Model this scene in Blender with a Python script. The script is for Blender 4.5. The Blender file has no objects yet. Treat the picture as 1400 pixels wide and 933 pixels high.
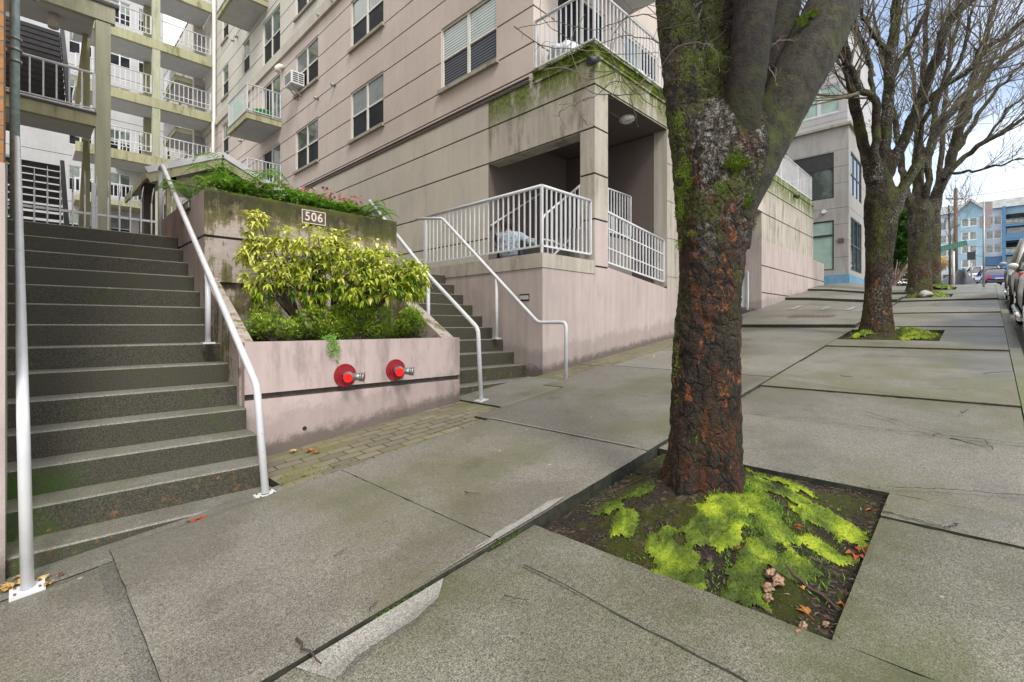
CLOUD0 = .12; CLOUDC = (8.1, 7.95, 7.7, 1); EXPO = 1.0
import bpy, bmesh, math, random
from mathutils import Vector, Matrix, noise as mnoise
R = math.radians
rng = random.Random(7)
scene = bpy.context.scene
col = scene.collection

# ---------------------------------------------------------------- camera frame (for laying out distances)
FPX, CX, HY = 660.0, 700.0, 445.0
TH = math.atan(650 / 660.0)
FW = Vector((math.cos(TH), math.sin(TH), 0)); RT = Vector((math.sin(TH), -math.cos(TH), 0))
def ray(x, y): return FW + RT * ((x - CX) / FPX) + Vector((0, 0, (HY - y) / FPX))
def P(x, y, t): return ray(x, y) * t                      # a point t metres deep
def PX(x, y, X): d = ray(x, y); return d * (X / d.x)      # on a plane X = const
def PY(x, y, Y): d = ray(x, y); return d * (Y / d.y)
def sm(t): t = max(0.0, min(1.0, t)); return t * t * (3 - 2 * t)
def gz(x, y=0.0):                                         # the sloping ground
    if x < 24: z = .112 * x - 1.35
    elif x < 30: u = x - 24; z = 1.338 + .112 * u - .5 * (.052 / 6) * u * u
    else: z = 1.338 + .672 - .156 + .06 * (x - 30) if x < 170 else 1.854 + 8.4
    if x < -40: z = .112 * -40 - 1.35
    return z + .30 * sm((x - 11) / 12) * sm((y - 2.0) / 2.8)
def G(px, py, off=0.0):                                   # pixel to ground
    d = ray(px, py); t = -1.35 / (d.z - .112 * d.x); p = d * t
    return Vector((p.x, p.y, gz(p.x, p.y) + off))

# ---------------------------------------------------------------- mesh builder
class MB:
    def __init__(s): s.v = []; s.f = []; s.m = []; s.c = []; s.cur = (0.5, 0.5, 0.5); s.mi = 0; s.sm = []; s.smooth = False
    def face(s, idx):
        s.f.append(tuple(idx)); s.m.append(s.mi); s.c.append(s.cur); s.sm.append(s.smooth)
    def poly(s, pts, mi=None):
        b = len(s.v); s.v += [tuple(p) for p in pts]
        if mi is not None: o = s.mi; s.mi = mi
        s.face(range(b, b + len(pts)))
        if mi is not None: s.mi = o
    def box(s, x0, x1, y0, y1, z0, z1, M=None):
        b = len(s.v)
        c = [(x0, y0, z0), (x1, y0, z0), (x1, y1, z0), (x0, y1, z0), (x0, y0, z1), (x1, y0, z1), (x1, y1, z1), (x0, y1, z1)]
        if M: c = [tuple(M @ Vector(p)) for p in c]
        s.v += c
        for q in ((3, 2, 1, 0), (4, 5, 6, 7), (0, 1, 5, 4), (1, 2, 6, 5), (2, 3, 7, 6), (3, 0, 4, 7)): s.face([b + i for i in q])
    def hexa(s, low, up):
        b = len(s.v); s.v += [tuple(p) for p in low] + [tuple(p) for p in up]; n = len(low)
        s.face([b + i for i in reversed(range(n))]); s.face([b + n + i for i in range(n)])
        for i in range(n): j = (i + 1) % n; s.face([b + i, b + j, b + n + j, b + n + i])
    def bar(s, a, c, w, h=None, up=(0, 0, 1)):            # rectangular bar from a to c
        a = Vector(a); c = Vector(c); h = h or w; d = (c - a)
        if d.length < 1e-6: return
        d.normalize(); u = Vector(up)
        if abs(d.dot(u)) > .98: u = Vector((1, 0, 0))
        r = d.cross(u).normalized(); u = r.cross(d)
        q = [(-w / 2, -h / 2), (w / 2, -h / 2), (w / 2, h / 2), (-w / 2, h / 2)]
        s.hexa([a + r * i + u * j for i, j in q], [c + r * i + u * j for i, j in q])
    def tube(s, pts, rad, n=8, cap=True):
        pts = [Vector(p) for p in pts]
        if not isinstance(rad, (list, tuple)): rad = [rad] * len(pts)
        b = len(s.v); k = len(pts); ref = None; o = s.smooth; s.smooth = True
        for i, p in enumerate(pts):
            t = (pts[min(i + 1, k - 1)] - pts[max(i - 1, 0)])
            if t.length < 1e-9: t = Vector((0, 0, 1))
            t.normalize()
            if ref is None: ref = t.orthogonal().normalized()
            ref = (ref - t * ref.dot(t))
            ref = ref.normalized() if ref.length > 1e-6 else t.orthogonal().normalized()
            q = t.cross(ref)
            for j in range(n):
                a = 2 * math.pi * j / n; s.v.append(tuple(p + (ref * math.cos(a) + q * math.sin(a)) * rad[i]))
        for i in range(k - 1):
            for j in range(n):
                j2 = (j + 1) % n; s.face([b + i * n + j, b + i * n + j2, b + (i + 1) * n + j2, b + (i + 1) * n + j])
        if cap:
            s.smooth = False
            s.face([b + j for j in reversed(range(n))]); s.face([b + (k - 1) * n + j for j in range(n)])
        s.smooth = o
    def disc(s, c, ax, r, n=16):
        ax = Vector(ax).normalized(); u = ax.orthogonal().normalized(); v = ax.cross(u); c = Vector(c)
        s.poly([c + (u * math.cos(2 * math.pi * i / n) + v * math.sin(2 * math.pi * i / n)) * r for i in range(n)])
    def blob(s, c, r, sx=1, sy=1, sz=1, jit=.15, seed=0, sub=2):
        bm = bmesh.new(); bmesh.ops.create_icosphere(bm, subdivisions=sub, radius=1)
        b = len(s.v); c = Vector(c)
        for v in bm.verts:
            k = 1 + jit * mnoise.noise(v.co * 1.7 + Vector((seed * 3.1, seed, 0)))* 2
            s.v.append((c.x + v.co.x * r * sx * k, c.y + v.co.y * r * sy * k, c.z + v.co.z * r * sz * k))
        o = s.smooth; s.smooth = True
        for f in bm.faces: s.face([b + v.index for v in f.verts])
        s.smooth = o; bm.free()
    def build(s, name, mats, parent=None, **kw):
        me = bpy.data.meshes.new(name); me.from_pydata(s.v, [], s.f); me.update()
        if not isinstance(mats, (list, tuple)): mats = [mats]
        for m in mats: me.materials.append(m)
        if len(mats) > 1: me.polygons.foreach_set('material_index', s.m)
        me.polygons.foreach_set('use_smooth', s.sm)
        ca = me.color_attributes.new('tint', 'FLOAT_COLOR', 'CORNER')
        d = []
        for f, c in zip(s.f, s.c): d += [c[0], c[1], c[2], 1.0] * len(f)
        ca.data.foreach_set('color', d)
        o = bpy.data.objects.new(name, me); col.objects.link(o)
        if parent: o.parent = parent
        tag(o, **kw)
        return o
def tag(o, label=None, cat=None, group=None, kind=None):
    if label: o['label'] = label
    if cat: o['category'] = cat
    if group: o['group'] = group
    if kind: o['kind'] = kind
    return o
def empty(name, loc=(0, 0, 0), **kw):
    o = bpy.data.objects.new(name, None); o.location = loc; o.empty_display_size = .2; col.objects.link(o); return tag(o, **kw)
def under(o, root):                                       # parent keeping the mesh where it is
    o.parent = root; o.matrix_parent_inverse = Matrix.Translation(root.location).inverted(); return o
def copy_tree(o, parent=None):
    c = o.copy(); col.objects.link(c); c.parent = parent
    for ch in list(o.children): copy_tree(ch, c)
    return c

# ---------------------------------------------------------------- node helpers
class NT:
    def __init__(s, name):
        s.mat = bpy.data.materials.new(name); s.mat.use_nodes = True; s.t = s.mat.node_tree; s.n = s.t.nodes; s.l = s.t.links
        s.b = s.n['Principled BSDF']; s.co = None
    def new(s, k, **a):
        x = s.n.new(k)
        for q, v in a.items(): setattr(x, q, v)
        return x
    def put(s, sock, v):
        if isinstance(v, (int, float)): sock.default_value = v
        elif isinstance(v, (tuple, list)): sock.default_value = (v[0], v[1], v[2], 1) if len(sock.default_value) == 4 else v
        else: s.l.new(v, sock)
    def pos(s):
        if not s.co: s.co = s.new('ShaderNodeNewGeometry').outputs['Position']
        return s.co
    def objc(s): return s.new('ShaderNodeTexCoord').outputs['Object']
    def mapp(s, sc=(1, 1, 1), rot=(0, 0, 0), src=None, loc=(0, 0, 0)):
        m = s.new('ShaderNodeMapping'); s.l.new(src or s.pos(), m.inputs[0]); m.inputs['Scale'].default_value = sc; m.inputs['Rotation'].default_value = rot; m.inputs['Location'].default_value = loc
        return m.outputs[0]
    def noise(s, scale, detail=4, rough=.55, src=None, dist=0):
        x = s.new('ShaderNodeTexNoise'); s.l.new(src or s.pos(), x.inputs['Vector']); x.inputs['Scale'].default_value = scale
        x.inputs['Detail'].default_value = detail; x.inputs['Roughness'].default_value = rough; x.inputs['Distortion'].default_value = dist
        return x.outputs['Fac']
    def vor(s, scale, src=None, feat='F1', out='Distance'):
        x = s.new('ShaderNodeTexVoronoi', feature=feat); s.l.new(src or s.pos(), x.inputs['Vector']); x.inputs['Scale'].default_value = scale
        return x.outputs[out]
    def rng(s, v, a, b, c=0, d=1):
        x = s.new('ShaderNodeMapRange'); x.interpolation_type = 'SMOOTHSTEP'; s.l.new(v, x.inputs[0])
        for i, q in enumerate((a, b, c, d)): x.inputs[i + 1].default_value = q
        return x.outputs[0]
    def math(s, op, a, b=0.0):
        x = s.new('ShaderNodeMath', operation=op); s.put(x.inputs[0], a); s.put(x.inputs[1], b); return x.outputs[0]
    def mix(s, f, a, b, bt='MIX'):
        x = s.new('ShaderNodeMix', data_type='RGBA', blend_type=bt); s.put(x.inputs[0], f); s.put(x.inputs[6], a); s.put(x.inputs[7], b); return x.outputs[2]
    def sep(s, src=None):
        x = s.new('ShaderNodeSeparateXYZ'); s.l.new(src or s.pos(), x.inputs[0]); return x.outputs
    def attr(s, n='tint'): return s.new('ShaderNodeAttribute', attribute_name=n)
    def bump(s, h, dist=.01, st=1.0, nrm=None):
        x = s.new('ShaderNodeBump'); s.l.new(h, x.inputs['Height']); x.inputs['Distance'].default_value = dist; x.inputs['Strength'].default_value = st
        if nrm: s.l.new(nrm, x.inputs['Normal'])
        return x.outputs[0]
    def done(s, c, rough=.8, nrm=None, spec=None, metal=None):
        s.put(s.b.inputs['Base Color'], c); s.put(s.b.inputs['Roughness'], rough)
        if nrm: s.l.new(nrm, s.b.inputs['Normal'])
        if spec is not None: s.b.inputs['Specular IOR Level'].default_value = spec
        if metal is not None: s.b.inputs['Metallic'].default_value = metal
        return s.mat
def plain(name, c, rough=.6, metal=0, var=.15, sc=12, spec=.5):
    n = NT(name); f = n.noise(sc, 4); f2 = n.noise(sc * 6, 2)
    k = n.mix(n.rng(f, .3, .7), tuple(x * (1 - var) for x in c), tuple(min(1, x * (1 + var)) for x in c))
    return n.done(k, rough, n.bump(f2, .002, .3), spec, metal)

def m_concrete(name, base, speck=.35, green=.4, dark=.5, bright=.45):
    n = NT(name); tint = n.attr().outputs['Color']
    big = n.noise(.9, 6, .6); med = n.noise(5, 6, .65); fine = n.noise(150, 3, .7); sp = n.vor(170)
    c = n.mix(n.rng(med, .3, .72), tuple(x * .78 for x in base), tuple(x * 1.16 for x in base))
    c = n.mix(n.math('MULTIPLY', n.rng(fine, .35, .7), 1.0), n.mix(.6, c, (0, 0, 0)), n.mix(speck * .5, c, (bright, bright, bright * .96)))
    grain = n.noise(58, 5, .85); g2 = n.noise(170, 2, .8)
    c = n.mix(n.rng(grain, .36, .64), n.mix(.42, c, (.02, .018, .015)), n.mix(.16, c, (.6, .57, .5)))
    c = n.mix(n.rng(g2, .40, .60), n.mix(.38, c, (.02, .018, .015)), n.mix(.18, c, (.7, .67, .6)))
    c = n.mix(n.math('MULTIPLY', n.rng(sp, .16, .03), n.rng(n.noise(40, 2), .45, .6, 0, speck)), c, (bright, bright * .98, bright * .93))
    c = n.mix(n.math('MULTIPLY', n.rng(big, .42, .68), green), c, (base[0] * .62, base[1] * .72, base[2] * .36))
    c = n.mix(n.math('MULTIPLY', n.rng(n.noise(2.2, 8, .7), .55, .75), dark), c, tuple(x * .42 for x in base))
    dmp = n.noise(.55, 7, .65, n.mapp((1, 1, 1), loc=(7, 3, 0))); c = n.mix(n.rng(dmp, .50, .60, 0, .30), c, tuple(x * .45 for x in base))
    sp2 = n.vor(3.3); c = n.mix(n.rng(sp2, .045, .03, 0, .7), c, (.40, .39, .36)); sp3 = n.vor(4.7, n.mapp(loc=(3, 9, 1))); c = n.mix(n.rng(sp3, .05, .035, 0, .7), c, (.05, .045, .04))
    c = n.mix(.9, c, n.mix(1.0, c, n.mix(1.0, tint, (2, 2, 2), 'MULTIPLY'), 'MULTIPLY'))
    h = n.math('ADD', n.math('MULTIPLY', fine, .5), n.math('MULTIPLY', grain, .8))
    return n.done(c, n.rng(dmp, .45, .6, .62, .40), n.bump(h, .004, .55), .5)
def m_stucco(name, base, streak=.25, stain=(.12, .115, .08), sa=.25, zmoss=None, base_dirt=False, moss=(.10, .13, .02), srange=(.50, .66)):
    n = NT(name)
    st = n.noise(1.0, 6, .6, n.mapp((7, 7, .45))); big = n.noise(.7, 5, .6); fine = n.noise(90, 3, .6); md = n.noise(9, 5, .7)
    c = n.mix(n.rng(big, .3, .7), tuple(x * .92 for x in base), tuple(x * 1.07 for x in base))
    c = n.mix(n.math('MULTIPLY', n.rng(st, .42, .72), streak), c, tuple(x * .62 for x in base))
    c = n.mix(n.math('MULTIPLY', n.rng(st, .5, .22), streak * .7), c, tuple(min(1, x * 1.25) for x in base))
    c = n.mix(n.rng(md, .35, .75, 0, .14), c, tuple(x * .7 for x in base))
    s2 = n.noise(1.0, 7, .7, n.mapp((3.2, 3.2, .8), loc=(3, 1, 5)))
    c = n.mix(n.math('MULTIPLY', n.rng(s2, *srange), sa), c, stain)
    if base_dirt:
        xyz = n.sep(); rel = n.math('SUBTRACT', xyz[2], n.math('MULTIPLY', xyz[0], .112)); rel = n.math('ADD', rel, 1.35)
        r1 = n.math('ADD', rel, n.math('MULTIPLY', n.noise(9, 7, .8), -.30))
        c = n.mix(n.math('MULTIPLY', n.rng(r1, .02, -.10), .85), c, (.075, .062, .052)); c = n.mix(n.math('MULTIPLY', n.rng(n.math('ADD', rel, n.math('MULTIPLY', n.noise(2.5, 6, .8), -.7)), .10, -.05), .35), c, (.16, .13, .12))
    if zmoss:
        z0, z1 = zmoss; z = n.sep()[2]
        k = n.math('MULTIPLY', n.rng(z, z0, z1), n.rng(n.noise(1.0, 7, .75, n.mapp((4.5, 4.5, 1.3))), .40, .52))
        c = n.mix(n.math('MULTIPLY', k, .9), c, n.mix(n.rng(n.noise(14, 5), .35, .65), (moss[0] * .35, moss[1] * .4, moss[2]), moss))
    return n.done(c, .88, n.bump(n.math('ADD', fine, n.math('MULTIPLY', md, .6)), .004, .5), .25)

PINK = (.545, .475, .43); BEIGE = (.49, .46, .395); CREAM = (.55, .525, .47)
M = {}
M['side'] = m_concrete('sidewalk_concrete', (.138, .122, .088), .5, .65, .55)
M['sideg'] = m_concrete('mossy_sidewalk_concrete', (.104, .104, .044), .45, .9, .5)
def grindm():
    m = m_concrete('ground_down_concrete_feathered', (.50, .485, .445), .4, 0, .45, .8); n = NT.__new__(NT); n.mat = m; n.t = m.node_tree; n.n = n.t.nodes; n.l = n.t.links; n.b = n.n['Principled BSDF']; n.co = None
    a = n.attr('tint'); s_ = n.new('ShaderNodeSeparateColor'); n.l.new(a.outputs['Color'], s_.inputs[0])
    k = n.math('ADD', n.math('MULTIPLY', s_.outputs[1], 2.0), n.math('MULTIPLY', n.math('SUBTRACT', n.noise(22, 7, .8), .5), 1.6)); n.l.new(n.rng(k, .28, .62), n.b.inputs['Alpha']); return m
M['edge'] = plain('slab_edge_dirt', (.025, .026, .018), .95, 0, .4, 20)
M['white_grind'] = m_concrete('ground_down_concrete', (.46, .45, .42), .4, 0, .35, .8)
M['tread'] = m_concrete('exposed_aggregate_tread', (.135, .128, .082), .9, .6, .4, .5)
M['pad'] = m_concrete('pad_concrete', (.14, .132, .105), .8, .5, .4, .5)
M['pink'] = m_stucco('pink_stucco', PINK, .12, sa=.05)
M['beige'] = m_stucco('beige_stucco', BEIGE, .2, sa=.10)
M['beige_moss'] = m_stucco('mossy_beige_stucco', (.43, .395, .34), .6, (.12, .10, .06), .6, (3.75, 4.5), moss=(.15, .19, .02))
M['cream'] = m_stucco('cream_stucco', CREAM, .12, sa=.08)
M['lilac'] = m_stucco('lilac_planter_paint', (.46, .375, .36), .35, (.13, .10, .09), .45, base_dirt=True)
M['lilac2'] = m_stucco('lilac_retaining_wall_paint', (.45, .38, .36), .4, (.30, .27, .25), .5, base_dirt=True)
def oldwall():
    n = NT('weathered_planter_concrete'); z = n.sep()[2]; f = n.noise(90, 4, .7); md = n.noise(10, 7, .8); dr = n.noise(1, 8, .75, n.mapp((9, 9, 1.1))); bg_ = n.noise(2.2, 7, .75)
    c = n.mix(n.rng(md, .3, .7), (.34, .285, .26), (.47, .41, .37))
    k = n.math('ADD', n.math('ADD', n.math('MULTIPLY', dr, .8), n.math('MULTIPLY', bg_, 1.1)), n.math('MULTIPLY', n.rng(z, .95, 1.5), .33))
    k = n.math('ADD', k, n.math('MULTIPLY', n.math('SUBTRACT', md, .5), .5))
    c = n.mix(n.rng(k, .93, 1.02), c, n.mix(n.rng(md, .35, .65), (.13, .115, .055), (.22, .19, .11)))
    c = n.mix(n.rng(k, 1.02, 1.22), c, n.mix(n.rng(bg_, .4, .6), (.040, .038, .026), (.075, .078, .024)))
    c = n.mix(n.math('MULTIPLY', n.rng(z, 1.42, 1.47), n.rng(n.noise(6, 5), .4, .6)), c, (.12, .15, .02))
    return n.done(c, .9, n.bump(n.math('ADD', f, md), .006, .7), .25)
M['oldwall'] = oldwall()
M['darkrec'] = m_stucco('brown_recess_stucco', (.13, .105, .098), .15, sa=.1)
M['recess_lt'] = m_stucco('grey_brown_recess_stucco', (.25, .225, .205), .15, sa=.1)
M['groove'] = plain('groove_shade_dirt', (.07, .06, .052), .95, 0, .25, 20)  # grooves coloured dark: their shade is put into the colour along with dirt
M['soffit'] = plain('pale_soffit_paint', (.5, .5, .5), .8, 0, .05, 3)
M['olive'] = m_stucco('olive_trim_paint', (.33, .32, .21), .35, (.16, .15, .03), .5)
M['olive2'] = m_stucco('mossy_yellow_trim', (.385, .38, .245), .4, (.14, .13, .04), .7)
M['greycol'] = m_stucco('grey_green_column_paint', (.42, .43, .32), .45, (.18, .19, .07), .4)
M['conc_b'] = m_stucco('board_concrete', (.36, .35, .335), .3, (.22, .2, .18), .4)
M['metal'] = plain('galvanised_metal', (.33, .35, .35), .45, .6, .2, 30)
M['teal'] = plain('faded_teal_pipe_paint', (.36, .46, .47), .45, .1, .2, 15)
M['rust'] = plain('rusty_iron', (.13, .08, .06), .7, .2, .4, 60)
M['dark'] = plain('dark_charcoal', (.03, .032, .036), .5, 0, .2, 8)
M['black'] = plain('black_rubber', (.015, .015, .016), .75, 0, .2, 8)
M['stairwood'] = plain('dark_stair_boards', (.022, .022, .026), .7, 0, .3, 10)
M['whitewall'] = m_stucco('white_courtyard_render', (.43, .43, .44), .1, sa=.03)
M['door'] = plain('grey_door_paint', (.30, .31, .33), .5, 0, .06, 4)
M['brickred'] = None
M['reddark'] = plain('fire_red_dark_enamel', (.27, .008, .018), .45, 0, .25, 60)
M['red'] = plain('fire_red_bright_plastic', (.85, .006, .005), .35, 0, .04, 20)
M['brass'] = plain('weathered_grey_brass', (.28, .29, .28), .4, .7, .35, 90)
M['signbrown'] = plain('brown_number_plate', (.10, .065, .05), .6, 0, .15, 40)
M['numcream'] = plain('cream_number_paint', (.66, .60, .50), .6, 0, .08, 40)
M['blue_pl'] = plain('blue_plinth_paint', (.13, .28, .43), .6, 0, .12, 4)
M['mossband'] = m_stucco('moss_covered_ledge', (.16, .20, .03), .3, (.03, .04, .01), .7, moss=(.2, .28, .02), srange=(.44, .56))
M['asphalt'] = m_concrete('wet_asphalt', (.055, .055, .058), .35, .1, .3, .3)
M['kerb'] = m_concrete('mossy_kerb_concrete', (.16, .165, .10), .4, .9, .5)
M['greyplastic'] = plain('white_plastic', (.75, .75, .76), .4, 0, .04, 10)
M['green_pl'] = plain('green_plastic', (.02, .42, .12), .4, 0, .1, 5)
M['lamp'] = plain('white_lamp_glass', (.7, .7, .68), .3, 0, .03, 5)
def white_paint():
    n = NT('white_gloss_rail_paint'); f = n.noise(22, 6, .7); g = n.noise(3, 3)
    c = n.mix(n.rng(g, .3, .7), (.52, .53, .56), (.63, .64, .65)); c = n.mix(n.rng(f, .63, .70, 0, .8), c, (.16, .12, .08)); c = n.mix(n.rng(n.noise(7, 5, .7), .5, .7, 0, .3), c, (.40, .39, .36))
    return n.done(c, .38, n.bump(n.noise(60, 2), .001, .3))
M['white'] = white_paint()
def riser():
    n = NT('damp_dark_riser_concrete'); xyz = n.sep()
    f = n.noise(140, 3, .7); sp = n.vor(130); g = n.noise(2.5, 6, .7)
    c = n.mix(n.rng(f, .35, .7), (.021, .020, .014), (.098, .090, .067))
    c = n.mix(n.math('MULTIPLY', n.rng(sp, .14, .04), n.rng(n.noise(45, 2), .5, .62)), c, (.38, .36, .31))
    k = n.math('MULTIPLY', n.rng(g, .38, .56), n.math('MULTIPLY', n.rng(xyz[0], .42, .05), n.rng(xyz[2], -.85, -1.0)))
    c = n.mix(n.math('MULTIPLY', k, .95), c, n.mix(f, (.02, .045, .003), (.055, .12, .008)))
    k2 = n.math('MULTIPLY', n.rng(n.noise(22, 6, .8), .54, .66), n.rng(n.math('SUBTRACT', xyz[2], n.math('MULTIPLY', xyz[0], .112)), -1.14, -1.24))
    c = n.mix(n.math('MULTIPLY', k2, .8), c, (.26, .12, .035))
    c = n.mix(n.rng(n.noise(4, 5, .7, n.mapp(loc=(4, 2, 1))), .52, .68, 0, .5), c, (.05, .065, .012))
    return n.done(c, .6, n.bump(f, .004, .8), .4)
M['riser'] = riser()
def brick(name, a, b, mort, sx, sy, rot, src_rot=(0, 0, 0), ms=.012, mossy=False, offs=.5):
    n = NT(name); br = n.new('ShaderNodeTexBrick'); n.l.new(n.mapp((1, 1, 1), rot), br.inputs['Vector'])
    br.inputs['Color1'].default_value = (*a, 1); br.inputs['Color2'].default_value = (*b, 1); br.inputs['Mortar'].default_value = (*mort, 1)
    br.inputs['Scale'].default_value = 1; br.inputs['Brick Width'].default_value = sx; br.inputs['Row Height'].default_value = sy; br.inputs['Mortar Size'].default_value = ms
    br.inputs['Mortar Smooth'].default_value = .3; br.offset = offs
    c = br.outputs['Color']; f = n.noise(60, 4, .7)
    c = n.mix(n.rng(f, .3, .7, 0, .45), c, tuple(x * .55 for x in a))
    if mossy:
        k = n.rng(n.noise(1.6, 5, .7), .42, .6)
        mo = n.math('MULTIPLY', n.rng(br.outputs['Fac'], .2, .8), k)
        c = n.mix(mo, c, (.15, .17, .015)); c = n.mix(n.math('MULTIPLY', n.rng(n.noise(3.1, 6, .7), .5, .66), .45), c, (.13, .14, .03))
    h = n.math('ADD', n.math('MULTIPLY', br.outputs['Fac'], -1.0), n.math('MULTIPLY', f, .3))
    return n.done(c, .85, n.bump(h, .008, .8), .3)
M['paver'] = brick('mossy_grey_pavers', (.22, .195, .14), (.15, .13, .10), (.045, .042, .02), .215, .125, (0, 0, R(4)), ms=.008, mossy=True)
M['brick'] = brick('orange_brick', (.40, .20, .085), (.30, .135, .055), (.20, .18, .15), .21, .075, (R(90), 0, 0), ms=.010)
def bark(name, main=False):
    n = NT(name); xyz = n.sep(); p = n.pos(); z = xyz[2]
    hor = n.noise(1, 7, .8, n.mapp((13, 13, 34)), dist=1.4); ver = n.noise(1, 6, .7, n.mapp((20, 20, 5))); f = n.noise(55, 5, .8)
    pv = n.new('ShaderNodeVectorMath', operation='MULTIPLY_ADD'); nc_ = n.new('ShaderNodeTexNoise'); n.l.new(p, nc_.inputs['Vector']); nc_.inputs['Scale'].default_value = 9; nc_.inputs['Detail'].default_value = 5; n.l.new(nc_.outputs['Color'], pv.inputs[0]); pv.inputs[1].default_value = (.12, .12, .12); n.l.new(p, pv.inputs[2])
    crk = n.vor(1, n.mapp((15, 15, 8), src=pv.outputs[0]), 'DISTANCE_TO_EDGE'); crk2 = n.vor(1, n.mapp((34, 34, 24), src=pv.outputs[0], loc=(2, 4, 1)), 'DISTANCE_TO_EDGE')
    c = n.mix(n.rng(hor, .30, .72), (.020, .014, .011), (.098, .066, .048))
    c = n.mix(n.rng(ver, .4, .66, 0, .75), c, (.050, .032, .026))
    c = n.mix(n.rng(crk, .10, .0, 0, .85), c, (.008, .006, .005)); c = n.mix(n.rng(crk2, .10, .0, 0, .5), c, (.010, .008, .007))
    c = n.mix(n.rng(f, .35, .65, 0, .5), c, (.02, .016, .014))
    c = n.mix(n.rng(n.noise(4, 4, .6), .45, .65, 0, .4), c, (.085, .066, .05))
    c = n.mix(n.rng(n.vor(75), .22, .08, 0, .45), c, (.20, .175, .15))
    h = n.math('ADD', n.math('MULTIPLY', hor, 1.0), n.math('ADD', n.math('MULTIPLY', ver, .7), n.math('MULTIPLY', f, .6)))
    low = n.rng(z, 1.3, .5) if main else n.rng(n.math('SUBTRACT', z, n.math('MULTIPLY', xyz[0], .112)), .25, -.6)
    of = n.noise(1, 7, .8, n.mapp((13, 13, 8), loc=(1.3, 7.1, 0)))
    o = n.math('MULTIPLY', n.rng(of, .55, .60), low)
    c = n.mix(n.math('MULTIPLY', o, .95), c, n.mix(n.rng(f, .3, .7), (.15, .045, .018), (.55, .19, .07)))
    o2 = n.math('MULTIPLY', n.rng(n.noise(1, 5, .7, n.mapp((6, 6, 3), loc=(4, 2, 7))), .52, .62), low)
    c = n.mix(n.math('MULTIPLY', o2, .75), c, (.11, .036, .020))
    # pale lichen
    lf = n.noise(30, 6, .85)
    if main: lk = n.math('MULTIPLY', n.rng(n.noise(1, 4, .6, n.mapp((5, 5, 1.1), loc=(2, 0, 3))), .44, .60), n.rng(z, .3, .7))
    else: lk = n.rng(n.noise(2.2, 5, .6), .44, .6)
    c = n.mix(n.math('MULTIPLY', n.math('MULTIPLY', n.rng(lf, .52, .60), lk), .9), c, (.42, .43, .38))
    if main:
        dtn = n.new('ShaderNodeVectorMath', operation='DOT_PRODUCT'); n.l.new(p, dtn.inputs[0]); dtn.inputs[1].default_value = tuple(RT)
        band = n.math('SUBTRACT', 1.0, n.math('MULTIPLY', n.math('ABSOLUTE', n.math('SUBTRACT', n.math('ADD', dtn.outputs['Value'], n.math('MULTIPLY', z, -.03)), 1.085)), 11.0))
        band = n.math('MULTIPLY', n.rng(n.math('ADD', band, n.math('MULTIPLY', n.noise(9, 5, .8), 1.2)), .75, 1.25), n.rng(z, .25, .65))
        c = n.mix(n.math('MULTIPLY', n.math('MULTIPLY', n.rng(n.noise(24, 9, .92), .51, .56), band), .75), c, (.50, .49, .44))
    # moss film
    mk = n.noise(1, 6, .72, n.mapp((3.4, 3.4, 1.9), loc=(0, 5, 1)))
    mz = n.rng(z, .1, .9, .035, .0) if main else None
    a0, b0 = (.50, .58) if main else (.50, .62)
    if not main: a0, b0 = (.47, .62)
    k = n.rng(mk, a0, b0)
    if main: k = n.math('MULTIPLY', k, n.rng(z, -.15, .55, .12, 1.0))
    c = n.mix(n.math('MULTIPLY', k, .85 if main else .75), c, n.mix(n.rng(n.noise(70, 3), .35, .65), (.040, .050, .010), (.13, .15, .028)))
    h = n.math('ADD', n.math('ADD', h, n.math('MULTIPLY', o, -.3)), n.math('ADD', n.rng(crk, .0, .14, 0, .9), n.rng(crk2, 0, .12, 0, .3)))
    return n.done(c, .8, n.bump(h, .035 if main else .03, 1.0), .3)
M['bark1'] = bark('flaking_brown_bark', True); M['bark'] = bark('mossy_brown_bark')
def bark_limb(name, lo, hi, moss):
    n = NT(name); f = n.noise(60, 5, .8); h = n.noise(1, 6, .75, n.mapp((17, 17, 11)), dist=.8)
    c = n.mix(n.rng(h, .35, .7), lo, hi); c = n.mix(n.rng(n.vor(95), .16, .06, 0, .7), c, (.26, .24, .21)); c = n.mix(n.rng(n.noise(3, 5, .6), .5, .62, 0, moss), c, (.075, .095, .018))
    return n.done(c, .65, n.bump(n.math('ADD', f, h), .022, 1.0), .3)
M['barkd'] = bark_limb('dark_smooth_young_bark', (.012, .009, .009), (.040, .028, .026), .25); M['barkr'] = bark_limb('olive_grey_limb_bark', (.022, .019, .013), (.072, .063, .042), .9)
M['twig'] = plain('grey_brown_twig', (.115, .098, .068), .85, 0, .45, 3)
def leafmat(name, stops, rough=.45, trans=.25):
    n = NT(name); a = n.attr(); cr = n.new('ShaderNodeValToRGB'); sx = n.new('ShaderNodeSeparateColor'); n.l.new(a.outputs['Color'], sx.inputs[0])
    n.l.new(sx.outputs[0], cr.inputs[0]); e = cr.color_ramp.elements
    for i, (p, c) in enumerate(stops):
        if i < 2: el = e[i]; el.position = p
        else: el = e.new(p)
        el.color = (*c, 1)
    c = n.mix(n.rng(n.noise(60, 3), .3, .7, 0, .3), cr.outputs[0], n.mix(.5, cr.outputs[0], (0.02, .05, .0)))
    m = n.done(c, rough, None, .4)
    t = n.new('ShaderNodeBsdfTranslucent'); n.l.new(c, t.inputs[0]); x = n.new('ShaderNodeMixShader'); x.inputs[0].default_value = trans
    n.l.new(n.b.outputs[0], x.inputs[1]); n.l.new(t.outputs[0], x.inputs[2]); n.l.new(x.outputs[0], n.n['Material Output'].inputs[0])
    return m
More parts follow.
